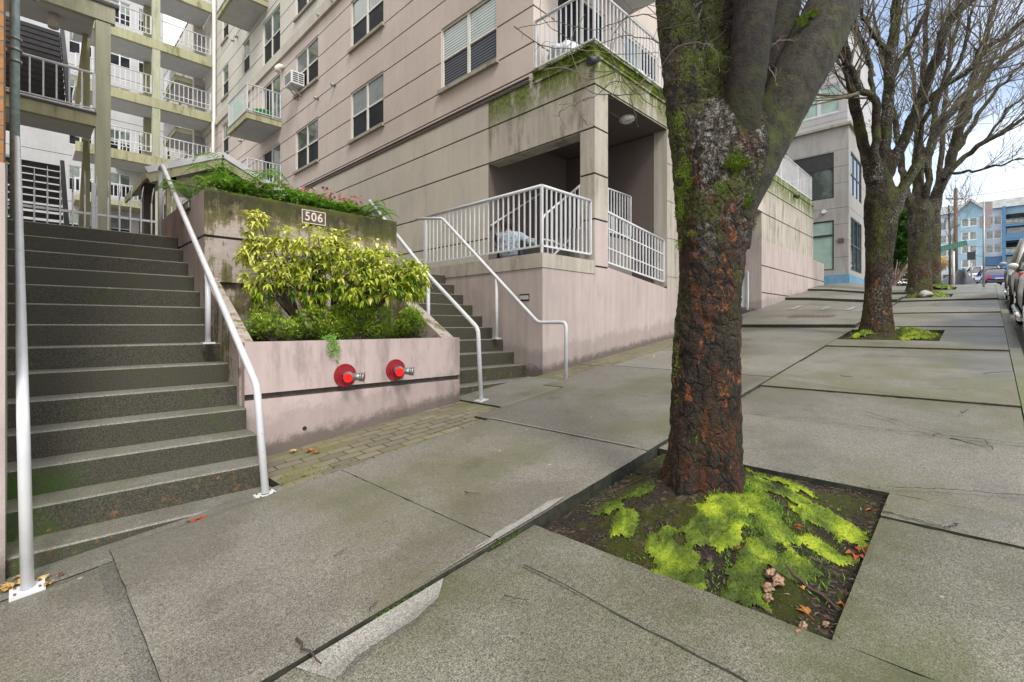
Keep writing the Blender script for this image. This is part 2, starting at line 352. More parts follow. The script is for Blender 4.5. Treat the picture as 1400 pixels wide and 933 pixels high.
M['aucuba'] = leafmat('yellow_variegated_leaf', [(0, (.06, .16, .012)), (.25, (.20, .32, .02)), (.55, (.50, .56, .05)), (1, (.84, .85, .25))])
M['azalea'] = leafmat('small_green_leaf', [(0, (.12, .24, .02)), (.5, (.36, .56, .05)), (.93, (.60, .74, .12)), (1, (.5, .2, .06))])
M['fernm'] = leafmat('fern_green_leaf', [(0, (.07, .20, .02)), (.5, (.20, .42, .05)), (1, (.42, .62, .10))])
M['hedge'] = leafmat('dark_hedge_leaf', [(0, (.03, .08, .02)), (.6, (.08, .18, .04)), (1, (.16, .28, .06))])
M['mossm'] = leafmat('bright_moss', [(0, (.045, .07, .006)), (.4, (.125, .185, .010)), (1, (.33, .40, .022))], .8, .1)
M['mosst'] = leafmat('deep_green_trunk_moss', [(0, (.025, .05, .003)), (.5, (.085, .15, .008)), (1, (.20, .28, .015))], .85, .1)
M['grassm'] = leafmat('green_weed_blades', [(0, (.05, .14, .01)), (1, (.18, .33, .04))], .6, .2)
M['drym'] = leafmat('dry_leaf', [(0, (.30, .03, .015)), (.35, (.34, .11, .03)), (.7, (.50, .30, .08)), (1, (.62, .50, .22))], .7, .1)
M['flower'] = leafmat('dusky_pink_petals', [(0, (.22, .03, .05)), (.5, (.50, .20, .22)), (1, (.62, .50, .30))], .6, .3)
def soilm():
    n = NT('dark_soil_with_litter'); f = n.noise(70, 6, .8); g = n.noise(9, 6, .7); v = n.vor(42, out='Color')
    c = n.mix(n.rng(f, .3, .7), (.012, .010, .008), (.075, .058, .045))
    vs = n.new('ShaderNodeSeparateColor'); n.l.new(v, vs.inputs[0])
    c = n.mix(n.math('MULTIPLY', n.rng(vs.outputs[0], .72, .8), n.rng(g, .45, .55)), c, (.17, .12, .10))
    c = n.mix(n.math('MULTIPLY', n.rng(n.noise(3.2, 6, .75), .46, .58), .85), c, n.mix(f, (.020, .028, .005), (.105, .12, .015)))
    return n.done(c, .9, n.bump(n.math('ADD', f, g), .03, 1.0), .2)
M['soil'] = soilm()
def glass(name, c, rough=.06, stripes=False, spec=.9, tree=.8, ior=1.6):
    n = NT(name)
    k = n.mix(n.rng(n.noise(1.4, 3, .5), .42, .58, 0, tree), c, tuple(x * .3 for x in c))  # dark blotches painted into the glass colour stand in for reflected trees
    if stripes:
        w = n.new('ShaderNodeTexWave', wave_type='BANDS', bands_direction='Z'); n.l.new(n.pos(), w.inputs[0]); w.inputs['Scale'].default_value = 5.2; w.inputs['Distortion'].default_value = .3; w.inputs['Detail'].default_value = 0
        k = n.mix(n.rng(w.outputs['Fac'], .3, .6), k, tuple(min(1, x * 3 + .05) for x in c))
    w2 = n.noise(1.1, 2)
    m = n.done(k, rough, n.bump(w2, .02, .25), spec); n.b.inputs['IOR'].default_value = ior; return m
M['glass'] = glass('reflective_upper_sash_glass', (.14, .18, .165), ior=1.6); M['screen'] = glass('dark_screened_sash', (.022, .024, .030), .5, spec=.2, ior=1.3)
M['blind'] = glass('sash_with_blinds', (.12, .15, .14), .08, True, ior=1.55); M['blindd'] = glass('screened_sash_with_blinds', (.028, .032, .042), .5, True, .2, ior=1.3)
M['green_glass'] = glass('pale_green_shop_glass', (.36, .50, .45), .1, tree=.2)
M['bluedark'] = glass('dark_blue_glass', (.03, .06, .09), .08)
M['frame'] = plain('cream_vinyl_frame', (.66, .65, .60), .45, 0, .05, 5)
M['sill'] = m_stucco('weathered_sill', (.36, .33, .28), .4, (.12, .12, .05), .5)
M['carglass'] = glass('car_glass', (.02, .025, .03), .04)
def paint(name, c, metal=.3):
    n = NT(name); k = n.mix(n.rng(n.noise(2, 4), .35, .7, 0, .25), c, tuple(x * .6 for x in c)); m = n.done(k, .28, None, .5, metal); n.b.inputs['Coat Weight'].default_value = .6; n.b.inputs['Coat Roughness'].default_value = .08; return m
M['silver'] = paint('silver_car_paint', (.78, .79, .78), 0); M['grey_car'] = paint('warm_grey_car_paint', (.42, .42, .40), 0); M['blue_car'] = paint('deep_blue_car_paint', (.015, .025, .20), 0); M['white_car'] = paint('white_car_paint', (.72, .73, .74), 0)
M['redlens'] = plain('red_lamp_lens', (.5, .02, .02), .2, 0, .05, 5); M['lens'] = plain('clear_lamp_lens', (.6, .62, .64), .12, .2, .05, 5); M['chrome'] = plain('chrome', (.7, .7, .7), .15, 1, .05, 5)
M['jacket'] = None
M['filler'] = m_concrete('dark_joint_filler', (.07, .068, .055), .3, .3, .3, .3)
# ================================================================ GROUND, PAVEMENT, ROAD
def sheet(name, xs, ys, off, m, kind='structure', zf=None, label=None, cat=None):
    b = MB(); b.smooth = True; nx, ny = len(xs), len(ys)
    for x in xs:
        for y in ys: b.v.append((x, y, (zf or gz)(x, y) + off))
    for i in range(nx - 1):
        for j in range(ny - 1): b.face([i * ny + j, (i + 1) * ny + j, (i + 1) * ny + j + 1, i * ny + j + 1])
    return b.build(name, m, kind=kind)
gx = [-300, -120, -60] + [-40 + 2 * i for i in range(75)] + [115, 130, 150, 170, 200, 260, 400]
sheet('ground', gx, [-300, -100, -40, -20, -12, -8, -4, -2, 0, 2, 3, 4, 5, 7, 9, 12, 20, 50, 100, 300], -.17, M['asphalt'])
rx = [-40 + 2 * i for i in range(75)]
sheet('road', rx, [-9.5, -7, -5, -3, -1.5, -.335], -.125, M['asphalt'])
sheet('cross_street', [26.3 + 1.0 * i for i in range(9)], [-.33, 3, 8, 14, 30], -.03, M['asphalt'])
def gap_bed(x, y): return gz(x, y) - .055 - .0
PITS = [(2.05, 3.50, .40, 1.80), (9.75, 11.15, .52, 1.88), (19.0, 20.4, .75, 1.95), (22.9, 24.6, .80, 1.95)]
def slab(b, x0, x1, y0, y1, dz, th=.16, tilt=0.0, hole=None, tint=.5):
    """one cast slab following the slope; edges get the dirt material"""
    near = x0 < 5.5; n = max(1, int((x1 - x0) / (.06 if near else .75))); m = max(1, int((y1 - y0) / (.06 if near else .7)))
    xs = [x0 + (x1 - x0) * i / n for i in range(n + 1)]; ys = [y0 + (y1 - y0) * j / m for j in range(m + 1)]
    t = (tint, tint * .995, tint * .985); b.cur = t
    def z(x, y): return gz(x, y) + dz + tilt * (x - x0) / (x1 - x0)
    if near:
        def jit(x, y):
            ex = 1 if x in (x0, x1) else 0; ey = 1 if y in (y0, y1) else 0
            a = mnoise.noise(Vector((x * 9, y * 9, 3))) + .8 * mnoise.noise(Vector((x * 31, y * 31, 8)))
            sx_ = 1 if x == x0 else -1; sy_ = 1 if y == y0 else -1
            k = max(0, a) * .009
            e = -(.0045 + .004 * abs(a)) if ex or ey else 0
            return (x + ex * sx_ * k, y + ey * sy_ * k, z(x, y) + e)
    else:
        def jit(x, y): return (x, y, z(x, y))
    for i in range(n):
        for j in range(m): b.poly([jit(x, y) for x, y in ((xs[i], ys[j]), (xs[i + 1], ys[j]), (xs[i + 1], ys[j + 1]), (xs[i], ys[j + 1]))], 0)
    for i in range(n):
        for y, fl in ((y0, 0), (y1, 1)):
            A, B = jit(xs[i], y), jit(xs[i + 1], y); q = [A, B, (B[0], B[1], B[2] - th), (A[0], A[1], A[2] - th)]
            b.poly(q if fl else q[::-1], 1)
    for j in range(m):
        for x, fl in ((x0, 1), (x1, 0)):
            A, B = jit(x, ys[j]), jit(x, ys[j + 1]); q = [A, B, (B[0], B[1], B[2] - th), (A[0], A[1], A[2] - th)]
            b.poly(q if fl else q[::-1], 1)
g = .0015
side = MB(); YI = 1.84; r2 = random.Random(3)
inner = [(-4.5, -2.9, 0), (-2.9, -1.35, 0), (-1.35, .30, .0), (.356, 1.77, .016), (1.77, 3.35, .018), (3.35, 4.85, .024), (4.85, 6.35, .024), (6.35, 7.9, .022), (7.9, 9.6, .02), (9.6, 11.46, .018),
         (11.46, 13.0, .085), (13.0, 14.6, .06), (14.6, 16.1, .05), (16.1, 17.6, .04), (17.6, 19.0, .12), (19.0, 20.4, .08), (20.4, 22.2, .15), (22.2, 24.2, .1), (24.2, 26.2, .06)]
for x0, x1, dz in inner:
    yo = 3.46 if x1 < 1.4 else (3.64 if x1 < 3.4 else (3.86 if x1 < 5 else (4.2 if x1 < 6.4 else (4.1 if x1 < 9.7 else 4.78))))
    slab(side, x0 + g, x1 - g, YI + .007, yo, dz, tint=.5 + r2.uniform(-.06, .06))
outer = [(-4.5, -2.9, 0), (-2.9, -1.4, 0), (-1.4, .2, 0), (.2, 1.68, 0), (1.68, 3.17, -.01, 'p'), (3.17, 4.76, .0, 'q'), (4.76, 5.9, .0), (5.9, 7.5, .01), (7.5, 9.02, .0), (9.02, 11.6, .02, 'r'), (11.6, 13.0, .03),
         (13.0, 14.37, .01), (14.37, 16.1, .03), (16.1, 18.05, .01), (18.05, 20.9, .05, 's'), (20.9, 22.6, .03), (22.6, 24.9, .03, 't'), (24.9, 26.2, .02)]
sideg = MB()
for s_ in outer:
    x0, x1, dz = s_[:3]; k = s_[3] if len(s_) > 3 else ''; t = .5 + r2.uniform(-.05, .05)
    tgt = sideg if x1 < 3.3 else side
    def sl(a, b_, c, d): slab(tgt, a, b_, c, d, dz, tint=t)
    if k == 'p': sl(x0 + g, 2.05, -.2, YI - g); sl(2.05, x1 - g, -.2, .40)
    elif k == 'q': sl(x0 + g, 3.50, -.2, .40); sl(3.50, x1 - g, -.2, YI - g)
    elif k in 'rst' and k:
        px0, px1, py0, py1 = {'r': PITS[1], 's': PITS[2], 't': PITS[3]}[k]
        sl(x0 + g, px0, -.2, YI - g); sl(px0, px1, -.2, py0); sl(px1, x1 - g, -.2, YI - g)
    else: sl(x0 + g, x1 - g, -.2, YI - g)
side.build('sidewalk', [M['side'], M['edge']], kind='structure')
sideg.build('sidewalk_by_kerb', [M['sideg'], M['edge']], kind='structure')
sheet('joint_bed', [-4.5 + .5 * i for i in range(63)], [-.22, 1, 1.84, 3, 4, 4.62], -.10, M['edge'])
def pad(b, x0, x1, y0, y1, dz=.004):
    slab(b, x0, x1, y0, y1, dz, tint=.5)
b = MB(); pad(b, -.9, 1.36, 3.475, 3.80, .0); pad(b, 3.80, 5.25, 3.87, 4.83, .012); b.build('entrance_pads', [M['pad'], M['edge']], kind='structure')
b = MB(); pad(b, 1.37, 3.79, 3.65, 4.66, -.004); pad(b, 5.26, 6.35, 4.21, 4.75, .006); pad(b, 6.35, 9.6, 4.11, 4.75, .006); pad(b, 5.26, 5.27, 4.21, 4.75, .0); b.build('paver_strip', [M['paver'], M['edge']], kind='structure')
b = MB(); pad(b, 9.61, 11.45, 4.0, 4.78, .02); b.build('mossy_apron', [M['sideg'], M['edge']], kind='structure')
# ground-down bright concrete along the joint
def gpoly(name, pts, off, m, y_lim=None):
    b = MB(); q = []
    for p in pts:
        v = G(*p)
        if y_lim == 'in': v.y = max(v.y, YI + .012)
        if y_lim == 'out': v.y = min(v.y, YI - .012)
        v.z = gz(v.x, v.y) + off; q.append(v)
    c = sum(q, Vector()) / len(q)
    for i in range(len(q)):
        a_, e_ = q[i], q[(i + 1) % len(q)]; y2 = y_lim == 'in' and min(a_.y, e_.y) < YI + .03
        for k in range(4):
            s0, s1 = 1 - k / 4, 1 - (k + 1) / 4; t_ = 1.0 if y2 else (.15, .55, .85, 1.0)[k]; b.cur = (t_ / 2,) * 3
            b.poly([c.lerp(a_, s0), c.lerp(e_, s0), c.lerp(e_, s1), c.lerp(a_, s1)] if k < 3 else [c.lerp(a_, s0), c.lerp(e_, s0), c])
    return b.build(name, grindm(), kind='structure')
gpoly('ground_down_edge', [(772, 684), (750, 690), (728, 704), (712, 709), (700, 718), (678, 729), (668, 742), (652, 752), (643, 764), (630, 776), (618, 788), (600, 800), (580, 812), (614, 800), (700, 742), (760, 704)], .023, M['white_grind'], 'in')
b = MB()
pts = [(420, 933), (460, 905), (520, 860), (580, 815), (612, 794)]; pts2 = [(472, 935), (496, 903), (529, 880), (567, 856), (598, 823)]
def dens(p):
    o = []
    for a, c in zip(p, p[1:]): o += [(a[0] + (c[0] - a[0]) * k / 9, a[1] + (c[1] - a[1]) * k / 9) for k in range(9)]
    return o + [p[-1]]
rj = random.Random(2); pts = dens(pts); pts2 = [(x + rj.uniform(-1, 1), y + rj.uniform(-1, 1)) for x, y in dens(pts2)]
for i in range(len(pts) - 1):
    A0, A1, B1, B0 = G(*pts[i]), G(*pts[i + 1]), G(*pts2[i + 1]), G(*pts2[i]); A0.y = A1.y = YI - .012
    for k in range(6):
        s0, s1 = k / 5, (k + 1) / 5; q = [A0.lerp(B0, s0), A1.lerp(B1, s0), A1.lerp(B1, s1), A0.lerp(B0, s1)]
        for v in q: v.z = gz(v.x, v.y) + .0022
        t_ = (1.0, 1.0, .9, .7, .42, .15)[k]; b.cur = (t_ / 2,) * 3; b.poly(q[::-1])
b.build('ground_down_patch', grindm(), kind='structure')
# pale repair lines
b = MB()
for x, y0, y1, w, dz in ((9.02, -.2, 1.83, .035, .006), (3.354, 1.95, 3.62, .016, .029), (11.62, -.2, 1.2, .05, .036), (14.40, -.2, 1.4, .04, .036), (18.1, -.2, 1.5, .05, .056)):
    n = 6
    for i in range(n):
        a, c = y0 + (y1 - y0) * i / n, y0 + (y1 - y0) * (i + 1) / n
        b.poly([(x, a, gz(x, a) + dz), (x + w, a, gz(x + w, a) + dz), (x + w, c, gz(x + w, c) + dz), (x, c, gz(x, c) + dz)])
for x, y0, y1 in ((14.9, 2.5, 2.62), (14.9, 3.1, 3.2), (14.9, 3.8, 3.92)):
    b.poly([(x, y0, gz(x, y0) + .066), (x + 1.0, y0, gz(x + 1, y0) + .066), (x + 1.0, y1, gz(x + 1, y1) + .066), (x, y1, gz(x, y1) + .066)])
b.build('pale_repair_lines', M['white_grind'], kind='structure')
# filled wide joint near the left stairs
b = MB()
for i in range(6):
    y0, y1 = 1.86 + i * .267, 1.86 + (i + 1) * .267
    b.poly([(.292, y0, gz(.3, y0) - .003), (.363, y0, gz(.36, y0) - .003), (.363, y1, gz(.36, y1) - .003), (.292, y1, gz(.3, y1) - .003)])
b.build('joint_filler', M['filler'], kind='structure')
# cracks
def crack(pts, w=.004, off=.004, wander=.012, seed=1):
    r = random.Random(seed); q = []
    for a, c in zip(pts, pts[1:]):
        for k in range(10):
            t = k / 10; q.append((a[0] + (c[0] - a[0]) * t + r.uniform(-1, 1) * wander, a[1] + (c[1] - a[1]) * t + r.uniform(-1, 1) * wander))
    q.append(pts[-1]); v = []
    for i, p in enumerate(q):
        a = Vector(q[max(i - 1, 0)]); c = Vector(q[min(i + 1, len(q) - 1)]); d = (c - a).normalized(); nn = Vector((-d.y, d.x)); ww = w * r.uniform(.5, 1.3)
        v.append((Vector(p) + nn * ww, Vector(p) - nn * ww))
    return v
b = MB()
cr = [([G(1215, 672)[:2], G(1300, 676)[:2], G(1400, 684)[:2]], .004), ([G(1210, 700)[:2], G(1290, 722)[:2], G(1310, 716)[:2]], .004), ([(1.68, -.1), (1.66, .5), (1.70, 1.6)], .0035), ([G(1013, 565)[:2], G(1200, 590)[:2], G(1400, 612)[:2]], .003),
      ([G(1180, 566)[:2], G(1290, 600)[:2], G(1345, 606)[:2], G(1357, 620)[:2]], .004), ([G(1060, 520)[:2], G(1180, 538)[:2], G(1400, 560)[:2]], .005), ([(12.2, 2.2), (12.4, 3.2), (12.3, 3.9)], .01)]
for k, (p, w) in enumerate(cr):
    v = crack([tuple(q) for q in p], w, seed=k)
    for i in range(len(v) - 1):
        a, c = v[i], v[i + 1]
        dz = .026 if v[0][0][0] < 11 and v[0][0][1] < 1.84 else .07
        if v[0][0][0] < 3.3 and v[0][0][1] < 1.84: dz = .004
        b.poly([(q.x, q.y, gz(q.x, q.y) + dz) for q in (a[0], a[1], c[1], c[0])])
b.build('cracks', M['edge'], kind='structure')
# kerb
b = MB(); xs = [-20, -8, -4, 0, 3, 6, 9, 12, 15, 18.1]
for x0, x1 in zip(xs, xs[1:]):
    b.cur = (.5, .5, .5)
    b.hexa([(x0 + .006, -.325, gz(x0) - .3), (x1 - .006, -.325, gz(x1) - .3), (x1 - .006, -.208, gz(x1) - .3), (x0 + .006, -.208, gz(x0) - .3)], [(x0 + .006, -.325, gz(x0) - .012), (x1 - .006, -.325, gz(x1) - .012), (x1 - .006, -.208, gz(x1) + .001), (x0 + .006, -.208, gz(x0) + .001)])
b.hexa([(18.11, -.33, gz(18) - .3), (26.2, -.33, gz(26.2) - .3), (26.2, -.21, gz(26.2) - .3), (18.11, -.21, gz(18) - .3)], [(18.11, -.33, gz(18.1) + .02), (26.2, -.33, gz(26.2) + .02), (26.2, -.21, gz(26.2) + .02), (18.11, -.21, gz(18.1) + .02)])
b.build('kerb', M['kerb'], kind='structure')
# drain cover in the walk
b = MB(); c = Vector((13.2, 2.95)); zz = .068
for j in range(9):
    y = 2.55 + j * .1
    for i in range(9):
        x = 12.85 + i * .085
        if ((x - c.x - .35 + .35) ** 2) < 9: b.poly([(x, y, gz(x, y) + zz + .03), (x + .06, y, gz(x + .06, y) + zz + .03), (x + .06, y + .07, gz(x + .06, y + .07) + zz + .03), (x, y + .07, gz(x, y + .07) + zz + .03)])
b.build('drain_grate', M['rust'], label='rusty rectangular drain grate set in the far part of the sidewalk', cat='drain grate')

# tree pits
def pit(name, px0, px1, py0, py1, cx, cy, hgt, n=26):
    b = MB(); b.smooth = True
    def z(x, y):
        e = min(x - px0, px1 - x, y - py0, py1 - y); e = sm(e / .42)
        d = math.hypot(x - cx, y - cy)
        return gz(x, y) - .038 + e * hgt * math.exp(-(d / .62) ** 2) + e * .03 + .012 * mnoise.noise(Vector((x * 9, y * 9, 0))) + .006 * mnoise.noise(Vector((x * 30, y * 30, 3)))
    m = n
    for i in range(n + 1):
        for j in range(m + 1):
            x = px0 + (px1 - px0) * i / n; y = py0 + (py1 - py0) * j / m; b.v.append((x, y, z(x, y)))
    for i in range(n):
        for j in range(m): a = i * (m + 1) + j; b.face([a, a + m + 1, a + m + 2, a + 1])
    b.build(name, M['soil'], kind='structure'); return z
zp1 = pit('tree_pit_soil', *PITS[0], 2.79, 1.16, .15, 40)
zp2 = pit('tree_pit_soil', *PITS[1], 10.45, 1.38, .10)
zp3 = pit('tree_pit_soil', *PITS[2], 19.9, 1.45, .14)
zp4 = pit('tree_pit_soil', *PITS[3], 23.8, 1.5, .14)
# ================================================================ WALL WITH GROOVES AND OPENINGS
def panel_wall(b, axis, c0, u0, u1, z0, z1, grooves=(), holes=(), gd=.022, gh=.016, reveal=.10, sgn=1, skip_back=True):
    """axis 'X': wall faces -X at X=c0, u runs along Y; axis 'Y': faces -Y at Y=c0, u runs along X."""
    def W(u, z, d): return (c0 + d * sgn, u, z) if axis == 'X' else (u, c0 + d * sgn, z)
    us = sorted({u0, u1} | {h[0] for h in holes} | {h[1] for h in holes}); us = [u for u in us if u0 <= u <= u1]
    zs = {z0, z1} | {h[2] for h in holes} | {h[3] for h in holes}
    gr = [q for q in grooves if z0 < q < z1]
    for q in gr: zs |= {q - gh, q + gh}
    zs = sorted(z for z in zs if z0 <= z <= z1)
    def isg(z): return any(q - gh < z < q + gh for q in gr)
    def hole(u, z): return any(h[0] < u < h[1] and h[2] < z < h[3] for h in holes)
    flip = (axis == 'X') == (sgn > 0)
    def quad(p, mi=0): b.poly(p if flip else p[::-1], mi)
    for za, zb in zip(zs, zs[1:]):
        zm = (za + zb) / 2; d = gd if isg(zm) else 0
        for ua, ub in zip(us, us[1:]):
            if hole((ua + ub) / 2, zm): continue
            quad([W(ub, za, d), W(ua, za, d), W(ua, zb, d), W(ub, zb, d)], 1 if d else 0)
            if d:
                quad([W(ub, za, 0), W(ua, za, 0), W(ua, za, d), W(ub, za, d)], 0); quad([W(ub, zb, d), W(ua, zb, d), W(ua, zb, 0), W(ub, zb, 0)], 0)
    for h in holes:
        a, c, e, f = h[:4]; r = reveal
        quad([W(a, e, 0), W(a, f, 0), W(a, f, r), W(a, e, r)]); quad([W(c, e, r), W(c, f, r), W(c, f, 0), W(c, e, 0)])
        quad([W(a, e, r), W(c, e, r), W(c, e, 0), W(a, e, 0)]); quad([W(a, f, 0), W(c, f, 0), W(c, f, r), W(a, f, r)])
def win(parent, axis, c0, u0, u1, z0, z1, cols=2, sash=True, gl=('glass', 'screen'), sill=True, fw=.045, d=.06, frame='frame', blind=False, label=None):
    def W(u, z, dd): return Vector((c0 + dd, u, z)) if axis == 'X' else Vector((u, c0 + dd, z))
    def bx(b, ua, ub, za, zb, da, db):
        p, q = W(ua, za, da), W(ub, zb, db); b.box(min(p.x, q.x), max(p.x, q.x), min(p.y, q.y), max(p.y, q.y), za, zb)
    f = MB(); bx(f, u0, u1, z0, z0 + fw, d - .03, d + .03); bx(f, u0, u1, z1 - fw, z1, d - .03, d + .03)
    bx(f, u0, u0 + fw, z0 + fw, z1 - fw, d - .03, d + .03); bx(f, u1 - fw, u1, z0 + fw, z1 - fw, d - .03, d + .03)
    w = (u1 - u0) / cols; zm = z0 + (z1 - z0) * .5
    for i in range(1, cols): bx(f, u0 + w * i - fw * .9, u0 + w * i + fw * .9, z0 + fw, z1 - fw, d - .025, d + .025)
    o = f.build('window', M[frame], parent, label=label)
    for i in range(cols):
        a = u0 + w * i + (fw if i == 0 else fw * .9); c = u0 + w * (i + 1) - (fw if i == cols - 1 else fw * .9)
        if sash:
            s = MB(); bx(s, a, c, zm - fw * .5, zm + fw * .5, d - .02, d + .02); s.build('sash_rail', M[frame], o)
            p = MB(); bx(p, a, c, zm + fw * .5, z1 - fw, d, d + .008); p.build('pane', M[gl[0]], o)
            p = MB(); bx(p, a, c, z0 + fw, zm - fw * .5, d + .004, d + .012); p.build('pane', M[gl[1]], o)
        else:
            p = MB(); bx(p, a, c, z0 + fw, z1 - fw, d, d + .008); p.build('pane', M[gl[i % len(gl)]], o)
    if sill:
        s = MB(); bx(s, u0 - .06, u1 + .06, z0 - .085, z0 - .004, -.075, .0 - .002); s.build('sill', M['sill'], o)
    return o
def railing(b, a, c, ztop, zbot, spacing=.12, pr=.010, tr=.024, posts=True, ztop2=None, zbot2=None, br=.014, leg=0.0, first=0):
    """pickets between points a,c (xy). z may differ at the far end"""
    a = Vector(a); c = Vector(c); zt2 = ztop if ztop2 is None else ztop2; zb2 = zbot if zbot2 is None else zbot2
    L = (c - a).length; n = max(2, int(round(L / spacing)))
    b.tube([(a.x, a.y, ztop), (c.x, c.y, zt2)], tr, 8); b.bar((a.x, a.y, zbot), (c.x, c.y, zb2), br * 2)
    for i in range(first, n + 1):
        t = i / n; p = a.lerp(c, t); z1 = ztop + (zt2 - ztop) * t; z0 = zbot + (zb2 - zbot) * t
        post = posts and (i in (0, n)); w = pr * 2 * (1.9 if post else 1)
        b.bar((p.x, p.y, z0 - (leg if post else 0)), (p.x, p.y, z1), w)

# ================================================================ APARTMENT BUILDING
apt = empty('apartment_building', (0, 0, 0), label='large pink and beige stucco apartment building with grooved walls, double windows and small balconies', cat='apartment building')
XF, YS, YU = 6.78, 4.72, 6.11
GP = [1.0, 1.80, 2.57, 3.35, 4.08]
UP = [4.80, 5.36, 6.05, 6.76, 7.42, 8.04, 8.73, 9.44]
TOP = [10.85, 11.5, 12.3, 13.1, 13.6, 14.3, 15.0, 15.8]
W_main = []
for y0, y1 in ((7.11, 8.97), (11.5, 13.33), (15.55, 17.4)):
    for z0, z1 in ((5.40, 6.82), (8.07, 9.49), (10.78, 12.2), (13.5, 14.9)): W_main.append((y0, y1, z0, z1))
doors = [(18.85, 20.7, 4.98, 6.88), (18.85, 20.7, 7.62, 9.5), (18.85, 20.7, 10.26, 12.08)]
narrow = [(22.3, 23.2, 10.9, 12.3), (22.3, 23.2, 8.1, 9.5)] + [(25.3, 26.3, z, z + 1.5) for z in (5.4, 8.15, 10.85, 13.55)] + [(y, y + 1.2, z, z + 1.5) for y in (30, 34, 38) for z in (5.4, 8.15, 10.85, 13.55)]
allh = W_main + doors + narrow
b = MB(); panel_wall(b, 'X', XF, 7.36, 46, -1.0, 4.64, GP); b.build('podium_wall', [M['beige'], M['groove']], apt)
b = MB(); panel_wall(b, 'X', XF, YU, 46, 4.64, 9.86, UP, [h for h in allh if h[3] < 9.8])
panel_wall(b, 'Y', YU, XF, 17, 4.64, 9.86, UP, [(7.5, 9.2, 4.80, 6.95), (10.0, 11.6, 4.80, 6.95)]); b.build('pink_wall', [M['pink'], M['groove']], apt)
b = MB(); panel_wall(b, 'X', XF, YU, 46, 10.22, 17.5, TOP, [h for h in allh if h[3] > 9.8]); panel_wall(b, 'Y', YU, XF, 17, 10.22, 17.5, TOP); b.build('cream_upper_wall', [M['cream'], M['groove']], apt)
b = MB(); b.box(XF - .09, XF + .3, YU - .09, 46, 9.86, 10.22); b.box(XF + .3, 17, YU - .09, YU + .3, 9.86, 10.22); b.build('belt_course', M['beige'], apt)
b = MB(); b.box(XF - .02, XF + .1, YU + .1, 46, 4.615, 4.66); b.box(XF - .035, XF + .1, YU + .1, 46, 4.70, 4.725); b.build('belt_moulding', M['groove'], apt)
# body behind the facades
b = MB(); b.box(XF + .35, 17, YU + .35, 46, 4.1, 17.5); b.box(XF + .4, 9.9, 9.0, 46, -1, 4.1); b.box(XF, 17, YU, 46, 17.5, 17.7); b.box(16.99, 17.3, YU, 46, 4.64, 17.5); b.build('inner_walls', M['darkrec'], apt)
def wins():
    for (y0, y1, z0, z1) in W_main:
        gl = ('blind', 'blindd') if y0 < 8 else ('glass', 'screen')
        if z0 < 13: win(apt, 'X', XF, y0, y1, z0, z1, gl=gl)
        else: win(apt, 'X', XF, y0, y1, z0, z1, gl=gl)
    for i, (y0, y1, z0, z1) in enumerate(narrow): win(apt, 'X', XF, y0, y1, z0, z1, cols=1, sill=y0 > 24)
    for i, (y0, y1, z0, z1) in enumerate(doors): win(apt, 'X', XF, y0, y1, z0, z1, cols=2, sash=(i == 2), gl=('glass', 'screen') if i == 2 else ('glass', 'screen'), sill=False)
    win(apt, 'Y', YU, 7.5, 9.2, 4.80, 6.95, cols=2, sash=False, gl=('screen', 'screen'), sill=False)
    win(apt, 'Y', YU, 10.0, 11.6, 4.80, 6.95, cols=2, sash=False, gl=('glass', 'screen'), sill=False)
wins()
# vent caps on the facade
for px, py in ((439, 22), (458, 3), (458, 117), (435, 135), (320, 56), (325, 51), (330, 193), (297, 248)):
    p = PX(px, py, XF); b = MB(); b.tube([(XF - .002, p.y, p.z), (XF - .07, p.y, p.z), (XF - .12, p.y, p.z - .03)], [.055, .055, .05], 10); b.build('vent_cap', M['metal'], apt)
p = PX(387, 95, XF); b = MB(); b.tube([(XF - .002, p.y, p.z + .05), (XF - .12, p.y, p.z + .05), (XF - .20, p.y, p.z - .03), (XF - .20, p.y, p.z - .16)], [.11, .11, .10, .09], 12); b.build('vent_hood', M['frame'], apt)
# projecting balconies
def balcony(y0, y1, z, proj=1.2, rail=1.0):
    b = MB(); b.box(XF - proj, XF - .003, y0, y1, z - .24, z - .03); s = b.build('balcony', M['olive2'], apt)
    b = MB(); b.box(XF - proj + .1, XF - .004, y0 + .1, y1 - .1, z - .252, z - .241); b.build('soffit', M['soffit'], s)
    b = MB(); b.box(XF - proj - .02, XF - .003, y0 - .02, y1 + .02, z - .03, z + .012); b.build('deck', M['sill'], s)
    b = MB(); e = .04
    railing(b, (XF - .03, y0 + e), (XF - proj + e, y0 + e), z + rail, z + .09, .13); railing(b, (XF - proj + e, y0 + e), (XF - proj + e, y1 - e), z + rail, z + .09, .13, first=1); railing(b, (XF - proj + e, y1 - e), (XF - .03, y1 - e), z + rail, z + .09, .13, first=1)
    b.build('railing', M['white'], s); return s
balcony(18.7, 20.97, 7.6); balcony(18.7, 20.97, 4.95); balcony(20.1, 22.4, 12.72); balcony(30, 33, 7.6); balcony(30, 33, 10.3); balcony(30, 33, 13)
